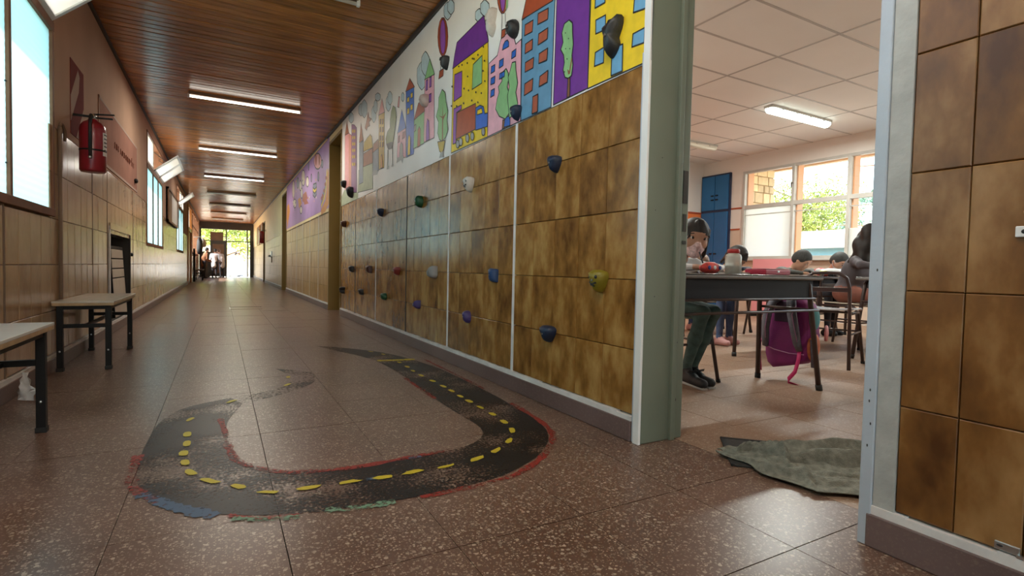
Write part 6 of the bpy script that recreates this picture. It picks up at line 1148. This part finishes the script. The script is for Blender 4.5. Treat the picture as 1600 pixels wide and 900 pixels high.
for s_ in (-1,1):
    st = ribbon([(-.075,s_*.04,.46),(-.105,s_*.07,.44),(-.125,s_*.095,.36),(-.12,s_*.115,.26),(-.105,s_*.125,.17),(-.09,s_*.135,.12)], [.05,.06,.062,.058,.05,.035], .016, M['strapgrey'], 'shoulder_strap', bp)
    ribbon([(-.114,s_*.095-.02,.42),(-.137,s_*.095-.01,.36),(-.132,s_*.115-.01,.26),(-.115,s_*.125-.01,.18)], .004, .003, M['piping'], 'strap_piping', st)
ribbon([(-.09,-.135,.125),(-.105,-.14,.06),(-.10,-.115,-.02),(-.11,-.08,-.07),(-.10,-.07,-.099),(-.09,-.13,-.1025)], .026, .003, M['pinkweb'], 'webbing_tail', bp)
ribbon([(-.09,.135,.15),(-.085,.185,.16),(-.085,.19,.08),(-.085,.183,.0),(-.085,.175,-.06)], .028, .003, M['pinkweb'], 'webbing_tail', bp)
MB().tube([(-.04,-.05,.47),(-.045,-.04,.505),(-.045,.0,.52),(-.045,.04,.505),(-.04,.05,.47)], .009, 8).build('grab_handle', M['pinkweb'], bp)
MB().box((-.086,-.075,.30),(-.076,.075,.44)).build('back_pad', M['bagdark'], bp, bevel=.012)
MB().tube([(-.082,-.16,.10),(-.092,-.06,.095),(-.092,.06,.105),(-.082,.16,.13)], .003, 6).build('seam_piping', M['piping'], bp)
MB().ell((.0,-.165,.15),(.06,.016,.10),14,10).build('side_pocket', M['bagside'], bp)
MB().ell((.0,-.165,.33),(.05,.014,.075),14,10).build('side_print', pbr('teal_fabric', (.05,.25,.27), .6), bp)
MB().tube([(-.03,-.2,.02),(-.035,-.19,.20)], .02, 12).build('bottle_in_pocket', M['strapgrey'], bp)
MB().tube([(.02,-.235,.20),(.0,-.255,.25),(.02,-.235,.29),(.045,-.215,.25),(.02,-.235,.20)], .01, 8).build('pink_ring', M['pinkpanel'], bp)
# ---- things on the desks
HT = .722
bo = empty('water_bottle', (2.625,2.06,HT), 0, 'squat translucent bottle with a red lid on the nearest desk', 'bottle')
M['plast'] = None
m_, N_, L_n, b_ = new_mat('translucent_plastic'); b_.inputs['Base Color'].default_value = (.78,.78,.70,1); b_.inputs['Roughness'].default_value = .3; b_.inputs['Transmission Weight'].default_value = .45; M['plast'] = m_
M['liquid'] = pbr('cloudy_liquid', (.62,.60,.46), .3)
MB().lathe([(.0,0),(.042,0),(.046,.006),(.046,.098),(.042,.112),(.030,.120),(.030,.126)],n=24).build('bottle_body', M['plast'], bo)
MB().lathe([(.0,.004),(.043,.006),(.043,.05),(.0,.05)],n=24).build('liquid', M['liquid'], bo)
MB().lathe([(.032,.122),(.034,.124),(.034,.142),(.03,.146),(.0,.146)],n=24).build('lid', pbr('red_lid', (.45,.02,.02), .35), bo)
rbx = empty('pencil_box', (2.93,2.05,HT), .03, 'flat red pencil box on the nearest desk', 'pencil box')
MB().box((-.125,-.07,0),(.125,.07,.032)).build('box_body', pbr('crimson_box', (.42,.02,.06), .4), rbx, bevel=.006); MB().box((-.12,-.065,.034),(.12,.065,.038)).build('box_lid', pbr('pink_lid', (.75,.30,.36), .4), rbx, bevel=.002); MB().box((-.01,-.072,.016),(.01,-.069,.026)).build('box_clasp', M['steel'], rbx)
def notebook(loc, rz, w_, h_, t_, cover, label):
    o = empty('notebook', loc, rz, label, 'notebook', 'notebooks on the desks'); MB().box((-w_/2,-h_/2,.0),(w_/2,h_/2,t_)).build('pages', M['labelw'], o); MB().box((-w_/2-.002,-h_/2-.002,t_),(w_/2+.002,h_/2+.002,t_+.002)).build('cover', cover, o); return o
notebook((2.78,2.15,HT), .3, .2, .15, .010, M['labelw'], 'white notebook lying between the bottle and the red pencil box')
notebook((3.13,2.12,HT), -.2, .15, .2, .007, M['cloth'], 'grey notebook at the right end of the nearest desk')
notebook((5.74,3.50,HT), .1, .2, .15, .006, M['labelw'], 'open white notebook before the boy in the grey top')
notebook((6.48,3.45,HT), -.1, .2, .15, .006, M['labelw'], 'open white notebook before the boy in the red vest')
notebook((5.85,2.40,HT), .1, .22, .16, .006, M['labelw'], 'white notebook before the woman at her desk')
pc = empty('pencil_case', (2.44,2.07,HT), .1, 'red patterned soft pencil case at the left end of the nearest desk', 'pencil case')
MB().ell((0,0,.032),(.09,.035,.034),18,12).build('case_body', pbr('red_print_fabric', (.60,.06,.05), .6, var=.5, scale=40), pc); MB().tube([(-.085,0,.045),(-.04,0,.064),(.04,0,.064),(.085,0,.045)], .003, 6).build('zip', M['labelw'], pc)
for k_, c_ in enumerate(((.02,.05,.25),(.75,.72,.7),(.02,.05,.25))): MB().ell((-.05+.05*k_,-.033,.034),(.014,.004,.012),10,6).build('print_spot', pbr('case_spot', c_, .6), pc)
pkt = empty('plastic_packet', (5.93,3.36,HT), .0, 'crumpled white plastic packet with a yellow print, on the desk behind the empty chair', 'packet')
MB().ell((0,0,.045),(.21,.09,.045),20,12).build('packet_body', pbr('white_plastic_film', (.66,.67,.66), .25, bump=.8, bscale=40), pkt); MB().ell((-.2,-.02,.035),(.06,.05,.03),12,8).build('yellow_print', pbr('yellow_green_print', (.55,.62,.02), .35), pkt); MB().ell((-.225,-.05,.018),(.03,.03,.016),10,6).build('red_print', pbr('red_print', (.5,.05,.02), .4), pkt)
# ================================================================== PEOPLE: one continuous surface each, polygonised from blended limbs
def sd_prim(P, pr):
    if pr[0] == 'c':
        a, b, ra, rb = np.array(pr[1],float), np.array(pr[2],float), pr[3], pr[4]
        ab = b-a; t = np.clip(((P-a)@ab)/max(ab@ab,1e-9),0,1)
        return np.linalg.norm(P-(a+t[...,None]*ab),axis=-1)-(ra+(rb-ra)*t)
    c, r, R = np.array(pr[1],float), np.array(pr[2],float), pr[3]
    q = P-c
    if R is not None: q = q@R          # columns of R are the axes
    k0 = np.linalg.norm(q/r,axis=-1); k1 = np.linalg.norm(q/(r*r),axis=-1)
    return k0*(k0-1)/np.maximum(k1,1e-6)
def surf(prims, h, cut=None, cutk=.008):
    """smooth union of prims -> verts, quads (surface nets). prims: (..., region, k). cut: prims subtracted"""
    lo = np.full(3,1e9); hi = -lo
    bbs = []
    for pr in prims:
        if pr[0] == 'c': a = np.minimum(np.array(pr[1])-pr[3],np.array(pr[2])-pr[4]); b = np.maximum(np.array(pr[1])+pr[3],np.array(pr[2])+pr[4])
        else: m = max(pr[2]); a = np.array(pr[1])-m; b = np.array(pr[1])+m
        bbs.append((a,b)); lo = np.minimum(lo,a); hi = np.maximum(hi,b)
    lo = lo-3*h; n = np.ceil((hi+3*h-lo)/h).astype(int)+1
    D = np.full(n, .5)
    def sub(a,b,mg):
        i0 = np.maximum(((a-mg-lo)/h).astype(int),0); i1 = np.minimum(((b+mg-lo)/h).astype(int)+2,n)
        sl = tuple(slice(p,q) for p,q in zip(i0,i1))
        G = np.stack(np.meshgrid(*[lo[d]+h*np.arange(i0[d],i1[d]) for d in range(3)],indexing='ij'),-1)
        return sl, G
    for pr,(a,b) in zip(prims,bbs):
        k = pr[-1]; sl,G = sub(a,b,max(k,2.5*h)+h)
        d = sd_prim(G,pr); e = D[sl]; hh = np.maximum(k-np.abs(d-e),0)/k; D[sl] = np.minimum(d,e)-hh*hh*k/4
    for pr in cut or []:
        m = max(pr[2]) if pr[0] == 'e' else max(pr[3],pr[4])
        a = np.minimum(np.array(pr[1]),np.array(pr[2]))-m if pr[0] == 'c' else np.array(pr[1])-m; b = np.maximum(np.array(pr[1]),np.array(pr[2]))+m if pr[0] == 'c' else np.array(pr[1])+m
        sl,G = sub(a,b,.02); d = -sd_prim(G,pr); e = D[sl]; hh = np.maximum(cutk-np.abs(d-e),0)/cutk; D[sl] = np.maximum(d,e)+hh*hh*cutk/4
    S = D < 0
    c = np.zeros(np.array(S.shape)-1,int)
    for i in (0,1):
        for j in (0,1):
            for k in (0,1): c += S[i:S.shape[0]-1+i,j:S.shape[1]-1+j,k:S.shape[2]-1+k]
    act = (c > 0) & (c < 8); idx = -np.ones(act.shape,int); A = np.argwhere(act); idx[act] = np.arange(len(A))
    acc = np.zeros((len(A),3)); cnt = np.zeros(len(A))
    cor = [np.array(v) for v in ((0,0,0),(1,0,0),(0,1,0),(1,1,0),(0,0,1),(1,0,1),(0,1,1),(1,1,1))]
    for p,q in ((0,1),(2,3),(4,5),(6,7),(0,2),(1,3),(4,6),(5,7),(0,4),(1,5),(2,6),(3,7)):
        a = D[tuple((A+cor[p]).T)]; b = D[tuple((A+cor[q]).T)]; m = (a < 0) != (b < 0)
        t = np.where(m,a/np.where(np.abs(a-b) < 1e-12,1,a-b),0)
        acc[m] += (A+cor[p]+t[:,None]*(cor[q]-cor[p]))[m]; cnt[m] += 1
    V = lo+h*(acc/cnt[:,None])
    F = []
    for ax in range(3):
        o1, o2 = [(1,2),(2,0),(0,1)][ax]
        sl0 = [slice(1,-1)]*3; sl0[ax] = slice(0,-1); sl1 = [slice(1,-1)]*3; sl1[ax] = slice(1,None)
        a = S[tuple(sl0)]; b = S[tuple(sl1)]
        for flip, m in ((False, a & ~b),(True, ~a & b)):
            I = np.argwhere(m)
            if not len(I): continue
            I = I+1; I[:,ax] -= 1
            e1 = np.zeros(3,int); e1[o1] = 1; e2 = np.zeros(3,int); e2[o2] = 1
            q = [idx[tuple((I-e1-e2).T)],idx[tuple((I-e2).T)],idx[tuple(I.T)],idx[tuple((I-e1).T)]]
            if flip: q = q[::-1]
            F.append(np.stack(q,1))
    return V, np.concatenate(F)
def surf_obj(name, prims, h, mats, parent=None, cut=None):
    V, F = surf(prims, h, cut)
    cen = V[F].mean(1); best = np.full(len(F),1e9); reg = np.zeros(len(F),int)
    for pr in prims:
        d = sd_prim(cen,pr); m = d < best; best[m] = d[m]; reg[m] = pr[-2]
    me = bpy.data.meshes.new(name); me.from_pydata(V.tolist(), [], F.tolist())
    for m in mats: me.materials.append(m)
    me.polygons.foreach_set('material_index', reg.tolist()); me.polygons.foreach_set('use_smooth', [True]*len(F)); me.update()
    o = bpy.data.objects.new(name, me); COL.objects.link(o)
    if parent: o.parent = parent
    return o
def nv(v): v = np.array(v,float); return v/np.linalg.norm(v)
class Head:
    """head frame: c centre, f forward, u up; H face height chin to crown"""
    def __init__(s, c, f, u, H):
        s.c = np.array(c,float); s.f = nv(f); u = np.array(u,float); s.u = nv(u-s.f*(u@s.f)); s.r = np.cross(s.f,s.u); s.H = H; s.R = np.stack([s.r,s.f,s.u],1)
    def p(s, r, f, u): return s.c+s.H*(s.r*r+s.f*f+s.u*u)
    def e(s, r, f, u, a, b, c, reg, k=.012): return ('e',s.p(r,f,u),(a*s.H,b*s.H,c*s.H),s.R,reg,k)
    def prims(s, reg=0):
        P = [s.e(0,-.04,.1,.345,.42,.40,reg,.02), s.e(0,.06,-.17,.27,.31,.31,reg,.03), s.e(0,.22,-.40,.12,.12,.095,reg,.03),
             s.e(-.16,.17,-.12,.13,.15,.13,reg,.03), s.e(.16,.17,-.12,.13,.15,.13,reg,.03), s.e(0,.28,.13,.22,.07,.06,reg,.03),
             ('c',s.p(0,.34,.06),s.p(0,.405,-.12),.028*s.H,.05*s.H,reg,.012), s.e(-.045,.36,-.135,.035,.04,.03,reg,.008), s.e(.045,.36,-.135,.035,.04,.03,reg,.008),
             s.e(0,.335,-.265,.095,.045,.025,reg,.01), s.e(0,.325,-.31,.075,.045,.025,reg,.01)]
        for q in (-1,1): P.append(s.e(q*.345,-.05,-.02,.035,.08,.115,reg,.008))
        return P
    def face(s, parent, skin_dark, eyes=True, iris=(.03,.015,.008)):
        for q in (-1,1):
            a = s.p(q*.155,.325,.045)
            e_ = MB(); e_.ell((0,0,0),(.075*s.H,.04*s.H,.045*s.H),12,8); o = e_.build('eye', M['eyewhite'], parent); o.matrix_local = M4(s.R, a)
            MB().ell((0,.034*s.H,0),(.038*s.H,.012*s.H,.040*s.H),10,6).build('iris', M['iris'], o)
            b = MB(); b.tube([(-.085*s.H*q,0,-.012*s.H),(0,.012*s.H,.012*s.H),(.085*s.H*q,-.012*s.H,-.006*s.H)], .014*s.H, 6); o2 = b.build('eyebrow', M['hair_black'], parent); o2.matrix_local = M4(s.R, s.p(q*.16,.345,.15))
            l = MB(); l.tube([(-.08*s.H,-.006*s.H,.0),(0,.018*s.H,.040*s.H),(.08*s.H,-.006*s.H,.0)], .011*s.H, 6); o3 = l.build('eyelid', skin_dark, parent); o3.matrix_local = M4(s.R, s.p(q*.155,.335,.045))
def M4(R, t):
    m = Matrix.Identity(4)
    for i in range(3):
        for j in range(3): m[i][j] = float(R[i][j])
        m[i][3] = float(t[i])
    return m
M['skin'] = pbr('skin', (.42,.22,.14), .5, var=.06, scale=12); M['skin2'] = pbr('skin_light', (.52,.29,.20), .5, var=.06, scale=12); M['skin_dark'] = pbr('skin_shade', (.20,.09,.06), .6)
M['hair_black'] = pbr('dark_hair', (.016,.011,.009), .6, var=.3, scale=60, stretch=(1,1,.2)); M['hair_brown'] = pbr('brown_hair', (.11,.055,.03), .5, var=.3, scale=60); M['hair_grey'] = pbr('cropped_dark_hair', (.045,.045,.043), .7, var=.3, scale=80)
M['eyewhite'] = pbr('eye_white', (.55,.50,.46), .2); M['iris'] = pbr('iris', (.018,.010,.006), .1)
M['coatw'] = pbr('white_school_coat', (.60,.59,.60), .7, var=.06, scale=14); M['pantgreen'] = pbr('green_leggings', (.055,.095,.085), .75, var=.35, scale=22); M['shoeblk'] = pbr('black_shoe', (.014,.014,.016), .6); M['sole'] = pbr('pale_sole', (.50,.49,.47), .6)
M['greytop'] = pbr('grey_jersey', (.13,.13,.12), .8, var=.1, scale=14); M['redvest'] = pbr('red_vest', (.45,.03,.03), .7); M['navytop'] = pbr('navy_jacket', (.012,.014,.03), .7); M['jeans'] = pbr('blue_trousers', (.045,.07,.15), .8, var=.2, scale=18); M['greyjacket'] = pbr('grey_violet_jacket', (.10,.085,.095), .75, var=.15, scale=20); M['rustpant'] = pbr('rust_trousers', (.22,.075,.05), .8, var=.15, scale=18); M['pinkshoe'] = pbr('pink_shoe', (.50,.25,.24), .6); M['browncoat'] = pbr('brown_coat', (.19,.075,.03), .8); M['darkpant'] = pbr('dark_trousers', (.02,.02,.028), .8); M['paleblue'] = pbr('pale_blue_cloth', (.40,.50,.66), .8); M['maskblue'] = pbr('turquoise_mask', (.15,.55,.55), .7); M['maskprint'] = pbr('pink_print_mask', (.66,.46,.45), .8, var=.35, scale=60)
def fingers(hand, dirv, side, reg, curl, s=1.0, k=.005):
    """four fingers and a thumb from a palm centre; dirv along the fingers, side towards the thumb, curl = palm normal"""
    h = np.array(hand,float); d = nv(dirv); t = np.array(side,float); t = nv(t-d*(t@d)); n = np.array(curl,float); n = nv(n)
    P = [('c',h-d*.032*s,h+d*.02*s,.024*s,.022*s,reg,.012), ('c',h-d*.025*s+t*.012*s,h+d*.028*s+t*.018*s,.013*s,.011*s,reg,.010), ('c',h-d*.025*s-t*.012*s,h+d*.024*s-t*.018*s,.013*s,.011*s,reg,.010)]
    for i,(o,l) in enumerate(((.026,.052),(.009,.060),(-.008,.056),(-.024,.044))):
        a = h+d*.030*s+t*o*s; b = a+(d*l*.5+n*.012+t*o*.15)*s; c = b+(d*l*.22+n*.026)*s; e = c+(-d*.006+n*.018)*s
        P += [('c',a,b,.0085*s,.008*s,reg,k),('c',b,c,.008*s,.0072*s,reg,k),('c',c,e,.0072*s,.0062*s,reg,k)]
    a = h-d*.022*s+t*.022*s; b = a+(d*.022+t*.024+n*.008)*s; c = b+(d*.026+t*.004+n*.014)*s
    P += [('c',a,b,.0115*s,.0095*s,reg,k),('c',b,c,.0095*s,.0078*s,reg,k)]
    return P
def seated(name, label, pos, seat, facing, s, lean, hd, hu, headoff, arms, mats, h=.012, hair='hair_black', hairstyle='short', legs=None, H=.215, mask=None, eyes=True, group=None, hands=True, sleeve=1):
    """pos: hips on the floor plan; facing: plan angle of the front; regions: 0 skin 1 top 2 bottoms 3 shoes 4 sleeves"""
    f = np.array([math.cos(facing),math.sin(facing),0]); r = np.array([f[1],-f[0],0]); z = np.array([0,0,1.])
    o3 = np.array([pos[0],pos[1],0.]); W = lambda a,b,c: o3+r*a+f*b+z*c
    hz = seat+.085*s
    hip = W(0,0,hz); ch = W(0,lean*.55,hz+.25*s); nk = W(0,lean,hz+.40*s*(1-abs(lean)*.5))
    P = [('e',hip,(.15*s,.13*s,.105*s),np.stack([r,f,z],1),2,.04), ('c',hip+z*.04,W(0,lean*.3,hz+.15*s),.115*s,.115*s,1,.06)]
    P += [('e',(ch+W(0,lean*.3,hz+.15*s))/2,(.135*s,.10*s,.15*s),np.stack([r,f,z],1),1,.06), ('e',ch,(.15*s,.105*s,.13*s),np.stack([r,f,z],1),1,.06)]
    sh = [nk+r*q*.15*s-z*.045*s for q in (-1,1)]
    P += [('c',sh[0],sh[1],.055*s,.055*s,1,.05), ('c',nk-z*.03,nk+(np.array(headoff)*.4)+z*.0,.047*s,.043*s,0,.02)]
    hc = nk+np.array(headoff,float)
    hdm = Head(hc,hd,hu,H); P += hdm.prims(0)
    hips = [hip+r*q*.075*s for q in (-1,1)]
    lg = legs or [(W(-.09*s,.34*s,seat+.055),W(-.10*s,.32*s,.075),W(-.10*s,.45*s,.035)),(W(.09*s,.34*s,seat+.055),W(.10*s,.34*s,.075),W(.10*s,.47*s,.035))]
    for hp,(kn,an,toe) in zip(hips,lg):
        kn,an,toe = map(np.array,(kn,an,toe))
        P += [('c',hp,kn,.082*s,.056*s,2,.03),('c',kn,kn*.55+an*.45,.054*s,.053*s,2,.02),('c',kn*.55+an*.45,an,.053*s,.036*s,2,.02)]
        d = nv((toe-an)*np.array([1,1,0])); hl = np.array([an[0],an[1],0])-d*.03; tp = np.array([toe[0],toe[1],0])
        P += [('c',an,hl+z*.035,.036*s,.033,3,.015),('c',hl+z*.036,tp+z*.034-d*.005,.036,.030,3,.02),('c',an,tp*.5+hl*.5+z*.05,.034*s,.03,3,.02)]
    for q,(el,ha,fd) in zip((0,1),arms):
        el,ha = np.array(el,float),np.array(ha,float)
        wr = ha-nv(ha-el)*.05
        P += [('c',sh[q],el,.047*s,.038*s,4 if sleeve else 1,.03),('c',el,wr,.037*s,.026*s,4 if sleeve else 1,.02)]
        if hands: P += fingers(ha,fd,(r if q == 0 else -r),0,-z*.8+np.array(fd)*.2,.92*s)
    o = surf_obj(name, P, h, mats)
    tag(o, label, 'person', group)
    # hair
    if hairstyle == 'short':
        hp = [hdm.e(0,-.07,.14,.375,.44,.415,0,.02), hdm.e(0,-.25,-.05,.31,.25,.28,0,.03)]; cut = [hdm.e(0,.48,-.2,.42,.46,.50,0), hdm.e(-.4,.1,-.3,.16,.3,.3,0), hdm.e(.4,.1,-.3,.16,.3,.3,0)]
    elif hairstyle == 'curly':
        rg = np.random.RandomState(5); hp = [hdm.e(0,-.14,.16,.44,.48,.46,0,.03)]
        for k in range(64):
            a = rg.uniform(0,6.28); u = rg.uniform(-1.25,.5); q = .40+.16*rg.rand()
            if math.sin(a) > .2 and u < .25: continue
            hp.append(hdm.e(math.cos(a)*q*1.05,-.15+math.sin(a)*q*.8,u,.13,.13,.19,0,.06))
        cut = [hdm.e(0,.58,-.15,.40,.44,.50,0)]
    elif hairstyle == 'girl':
        hp = [hdm.e(0,-.07,.14,.39,.455,.425,0,.02), hdm.e(0,-.28,-.1,.34,.26,.38,0,.03), ('c',hdm.p(0,-.42,-.2),hdm.p(.05,-.45,-.75),.14*H,.07*H,0,.03)]
        for q in (-1,1):
            for j in range(4): hp.append(('c',hdm.p(q*(.30+.02*j),.16-.08*j,.26),hdm.p(q*(.345+.012*j),.12-.09*j,-.42-.06*j),.05*H,.028*H,0,.008))
        for j in range(7):
            u = -.26+.085*j; hp.append(('c',hdm.p(-.06+.02*j,.22,.47),hdm.p(u*1.15,.345-.5*u*u,.20-.05*abs(j-2)),.055*H,.022*H,0,.008))
        cut = [hdm.e(0.0,.56,-.26,.31,.46,.44,0)]
    surf_obj('hair', hp, max(h*.8,.006), [M[hair]], o, cut)
    if eyes: hdm.face(o, M['skin_dark'])
    if mask:
        mp = [hdm.e(0,.075,-.19,.295,.325,.30,0,.02), hdm.e(0,.24,-.40,.14,.135,.12,0,.03), ('c',hdm.p(0,.34,-.02),hdm.p(0,.43,-.13),.03*H,.065*H,0,.02)]
        cut = [hdm.e(0,-.30,-.2,.6,.42,.8,0), hdm.e(0,.30,.33,.7,.7,.36,0)]
        mk = surf_obj('face_mask', mp, max(h*.6,.005), [M[mask]], o, cut)
        for q in (-1,1):
            MB().tube([hdm.p(q*.29,.16,-.08),hdm.p(q*.34,.05,-.03),hdm.p(q*.375,-.04,.05)], .004, 6).build('ear_loop', M['coatw'], mk); MB().tube([hdm.p(q*.27,.16,-.3),hdm.p(q*.34,.02,-.2),hdm.p(q*.37,-.05,-.1)], .004, 6).build('ear_loop', M['coatw'], mk)
    return o, hdm
Dn = -math.pi/2
T = HT+.028
# the girl by the doorway
g, gh = seated('person', 'dark haired girl in white coat and printed mask writing at the nearest desk', (2.645,2.62), .45, Dn, .80, .13, (-.48,-.86,-.20), (.05,-.12,1), (0.00,-.115,.13),
   [((2.92,2.44,.76),(2.74,2.17,T),(-.55,-.8,0)),((2.46,2.46,.76),(2.50,2.20,T+.008),(.25,-.95,-.1))],
   [M['skin'],M['coatw'],M['pantgreen'],M['shoeblk'],M['coatw']], .0065, 'hair_black', 'girl',
   [((2.77,2.31,.475),(2.75,2.45,.09),(2.70,2.25,.035)),((2.66,2.30,.475),(2.68,2.44,.09),(2.62,2.24,.035))], .232, 'maskprint')
MB().tube([(2.515,2.165,T-.01),(2.485,2.19,T+.10)], .0042, 8).build('pencil', M['ink'], g)
for sx, lo in ((2.70,2.25),(2.62,2.24)):
    pts = [(sx+.055,lo+.21,.006),(sx+.03,lo+.1,.006),(sx-.0,lo-.01,.006)]
    MB().tube([(sx+.058,lo+.23,.012),(sx+.03,lo+.1,.011),(sx-.004,lo-.015,.011)], .02, 10, rs=[.028,.031,.024]).build('shoe_sole', M['sole'], g).scale = (1,1,.42)
    MB().tube([(sx+.04,lo+.14,.085),(sx+.05,lo+.10,.10),(sx+.03,lo+.085,.095),(sx+.03,lo+.12,.085),(sx+.0,lo+.11,.10),(sx+.01,lo+.14,.088)], .0035, 6).build('shoe_lace', M['shoeblk'], g)
# the child in the dark jacket, head on the arms
seated('person', 'child in a dark navy jacket leaning over folded arms behind the bottle', (4.50,3.88), .45, Dn, .82, .25, (-.1,-.7,-.75), (0,-.6,.8), (0,-.14,.08), [((4.76,3.55,.77),(4.50,3.38,T),(-1,-.2,0)),((4.22,3.55,.77),(4.34,3.34,T),(1,-.15,0))],
   [M['skin'],M['navytop'],M['jeans'],M['pinkshoe'],M['navytop']], .013, 'hair_black', 'girl', None, .22, None, True)
seated('person', 'small brown haired child bending low at the back desk near the blue cupboard', (5.32,4.98), .45, Dn, .78, .22, (-.1,-.8,-.6), (0,-.5,.85), (0,-.12,.06), [((5.56,4.65,.77),(5.38,4.55,T),(-1,-.3,0)),((5.06,4.65,.77),(5.21,4.52,T),(1,-.3,0))],
   [M['skin2'],M['greytop'],M['jeans'],M['pinkshoe'],M['coatw']], .014, 'hair_brown', 'short', None, .21, None, True)
seated('person', 'boy with cropped hair in a grey top bending over his notebook', (5.76,3.96), .45, Dn, .80, .22, (.15,-.75,-.62), (0,-.55,.8), (0.02,-.12,.09), [((6.06,3.68,.78),(5.88,3.52,T),(-.8,-.6,0)),((5.46,3.68,.78),(5.67,3.50,T),(.8,-.6,0))],
   [M['skin2'],M['greytop'],M['jeans'],M['shoeblk'],M['greytop']], .012, 'hair_grey', 'short', None, .225, None, True)
seated('person', 'boy in a red vest and white sleeves bending over the far desk', (6.52,3.96), .45, Dn, .80, .22, (-.2,-.78,-.6), (0,-.5,.85), (0,-.12,.09), [((6.80,3.68,.78),(6.62,3.52,T),(-.8,-.6,0)),((6.20,3.68,.78),(6.38,3.50,T),(.8,-.6,0))],
   [M['skin2'],M['redvest'],M['darkpant'],M['shoeblk'],M['coatw']], .012, 'hair_grey', 'short', None, .225, 'coatw', True)
seated('person', 'woman with dark curly hair, grey jacket and turquoise mask seated at the second desk', (5.73,3.08), .46, Dn, 1.02, .15, (.35,-.9,-.22), (.0,-.15,1), (0,-.09,.17), [((6.01,2.76,.80),(5.79,2.50,T),(-.6,-.8,0)),((5.41,2.80,.84),(5.49,2.52,T+.06),(.4,-.9,.1))],
   [M['skin'],M['greyjacket'],M['rustpant'],M['shoeblk'],M['greyjacket']], .011, 'hair_black', 'curly', None, .23, 'maskblue', True)
# pupils standing at the end of the corridor, and two outside
def standing(label, x, y, Hh, facing, mats, hair, h=.022, coat=True, stride=0., z0=0., group='pupils by the entrance door', bend=.05):
    f = np.array([math.cos(facing),math.sin(facing),0]); r = np.array([f[1],-f[0],0]); z = np.array([0,0,1.]); o3 = np.array([x,y,z0]); k = Hh
    W = lambda a,b,c: o3+(r*a+f*b+z*c)*k
    ax = np.stack([r,f,z],1)
    P = [('e',W(0,0,.52),(.10*k,.075*k,.09*k),ax,2,.03),('c',W(0,.0,.56),W(0,bend*.6,.70),.07*k,.075*k,1,.04),('e',W(0,bend*.7,.73),(.105*k,.065*k,.10*k),ax,1,.04),('c',W(-.10,bend,.80),W(.10,bend,.80),.04*k,.04*k,1,.04),('c',W(0,bend,.82),W(0,bend*1.4,.88),.033*k,.03*k,0,.02)]
    if coat: P.append(('c',W(0,0,.66),W(0,0,.42),.075*k,.088*k,1,.03))
    hd = Head(W(0,bend*1.9,.93),f-z*.25,z,.135*k); P += hd.prims(0)
    for q in (-1,1):
        st = stride*q
        P += [('c',W(q*.05,0,.50),W(q*.052,st*.5+.01,.27),.055*k,.038*k,2,.02),('c',W(q*.052,st*.5+.01,.27),W(q*.055,st-.01,.05),.037*k,.025*k,2,.02),('c',W(q*.055,st-.025,.022),W(q*.06,st+.085,.018),.022*k,.018*k,3,.02)]
        P += [('c',W(q*.13,bend,.79),W(q*.15,bend-.01,.63),.032*k,.026*k,1,.02),('c',W(q*.15,bend-.01,.63),W(q*.12,bend+.12,.56),.026*k,.02*k,1,.02)]+fingers(W(q*.115,bend+.14,.55),f,-q*r,0,-z,.6*k,.01)
    o = tag(surf_obj('person', P, h, mats), label, 'person', group)
    surf_obj('hair', [hd.e(0,-.07,.14,.375,.44,.415,0,.02),hd.e(0,-.25,-.1,.32,.25,.34,0,.03)], .015, [M[hair]], o, [hd.e(0,.5,-.2,.42,.46,.5,0)])
    return o
standing('pupil in a brown coat standing at the left of the end doorway', -.68, 28.6, 1.44, .3, [M['skin'],M['browncoat'],M['darkpant'],M['shoeblk']], 'hair_black')
standing('pupil in white coat with back turned, nearer of two before dark door leaf', -.26, 29.2, 1.42, 1.2, [M['skin'],M['coatw'],M['darkpant'],M['shoeblk']], 'hair_black')
standing('pupil in a white school coat bending forward, farther of two before the dark door leaf', .06, 29.9, 1.42, 2.3, [M['skin2'],M['coatw'],M['darkpant'],M['shoeblk']], 'hair_brown', bend=.09)
standing('person in pale blue walking in the sun outside the entrance door', .70, 36.5, 1.5, 0.2, [M['skin2'],M['paleblue'],M['paleblue'],M['shoeblk']], 'hair_black', .025, False, .14, -.1, 'people outside the entrance')
standing('person in a pink top standing in the sun outside the entrance door', 1.15, 38.5, 1.55, 3.3, [M['skin2'],M['pinkpanel'],M['paleblue'],M['shoeblk']], 'hair_brown', .025, False, .03, -.1, 'people outside the entrance')
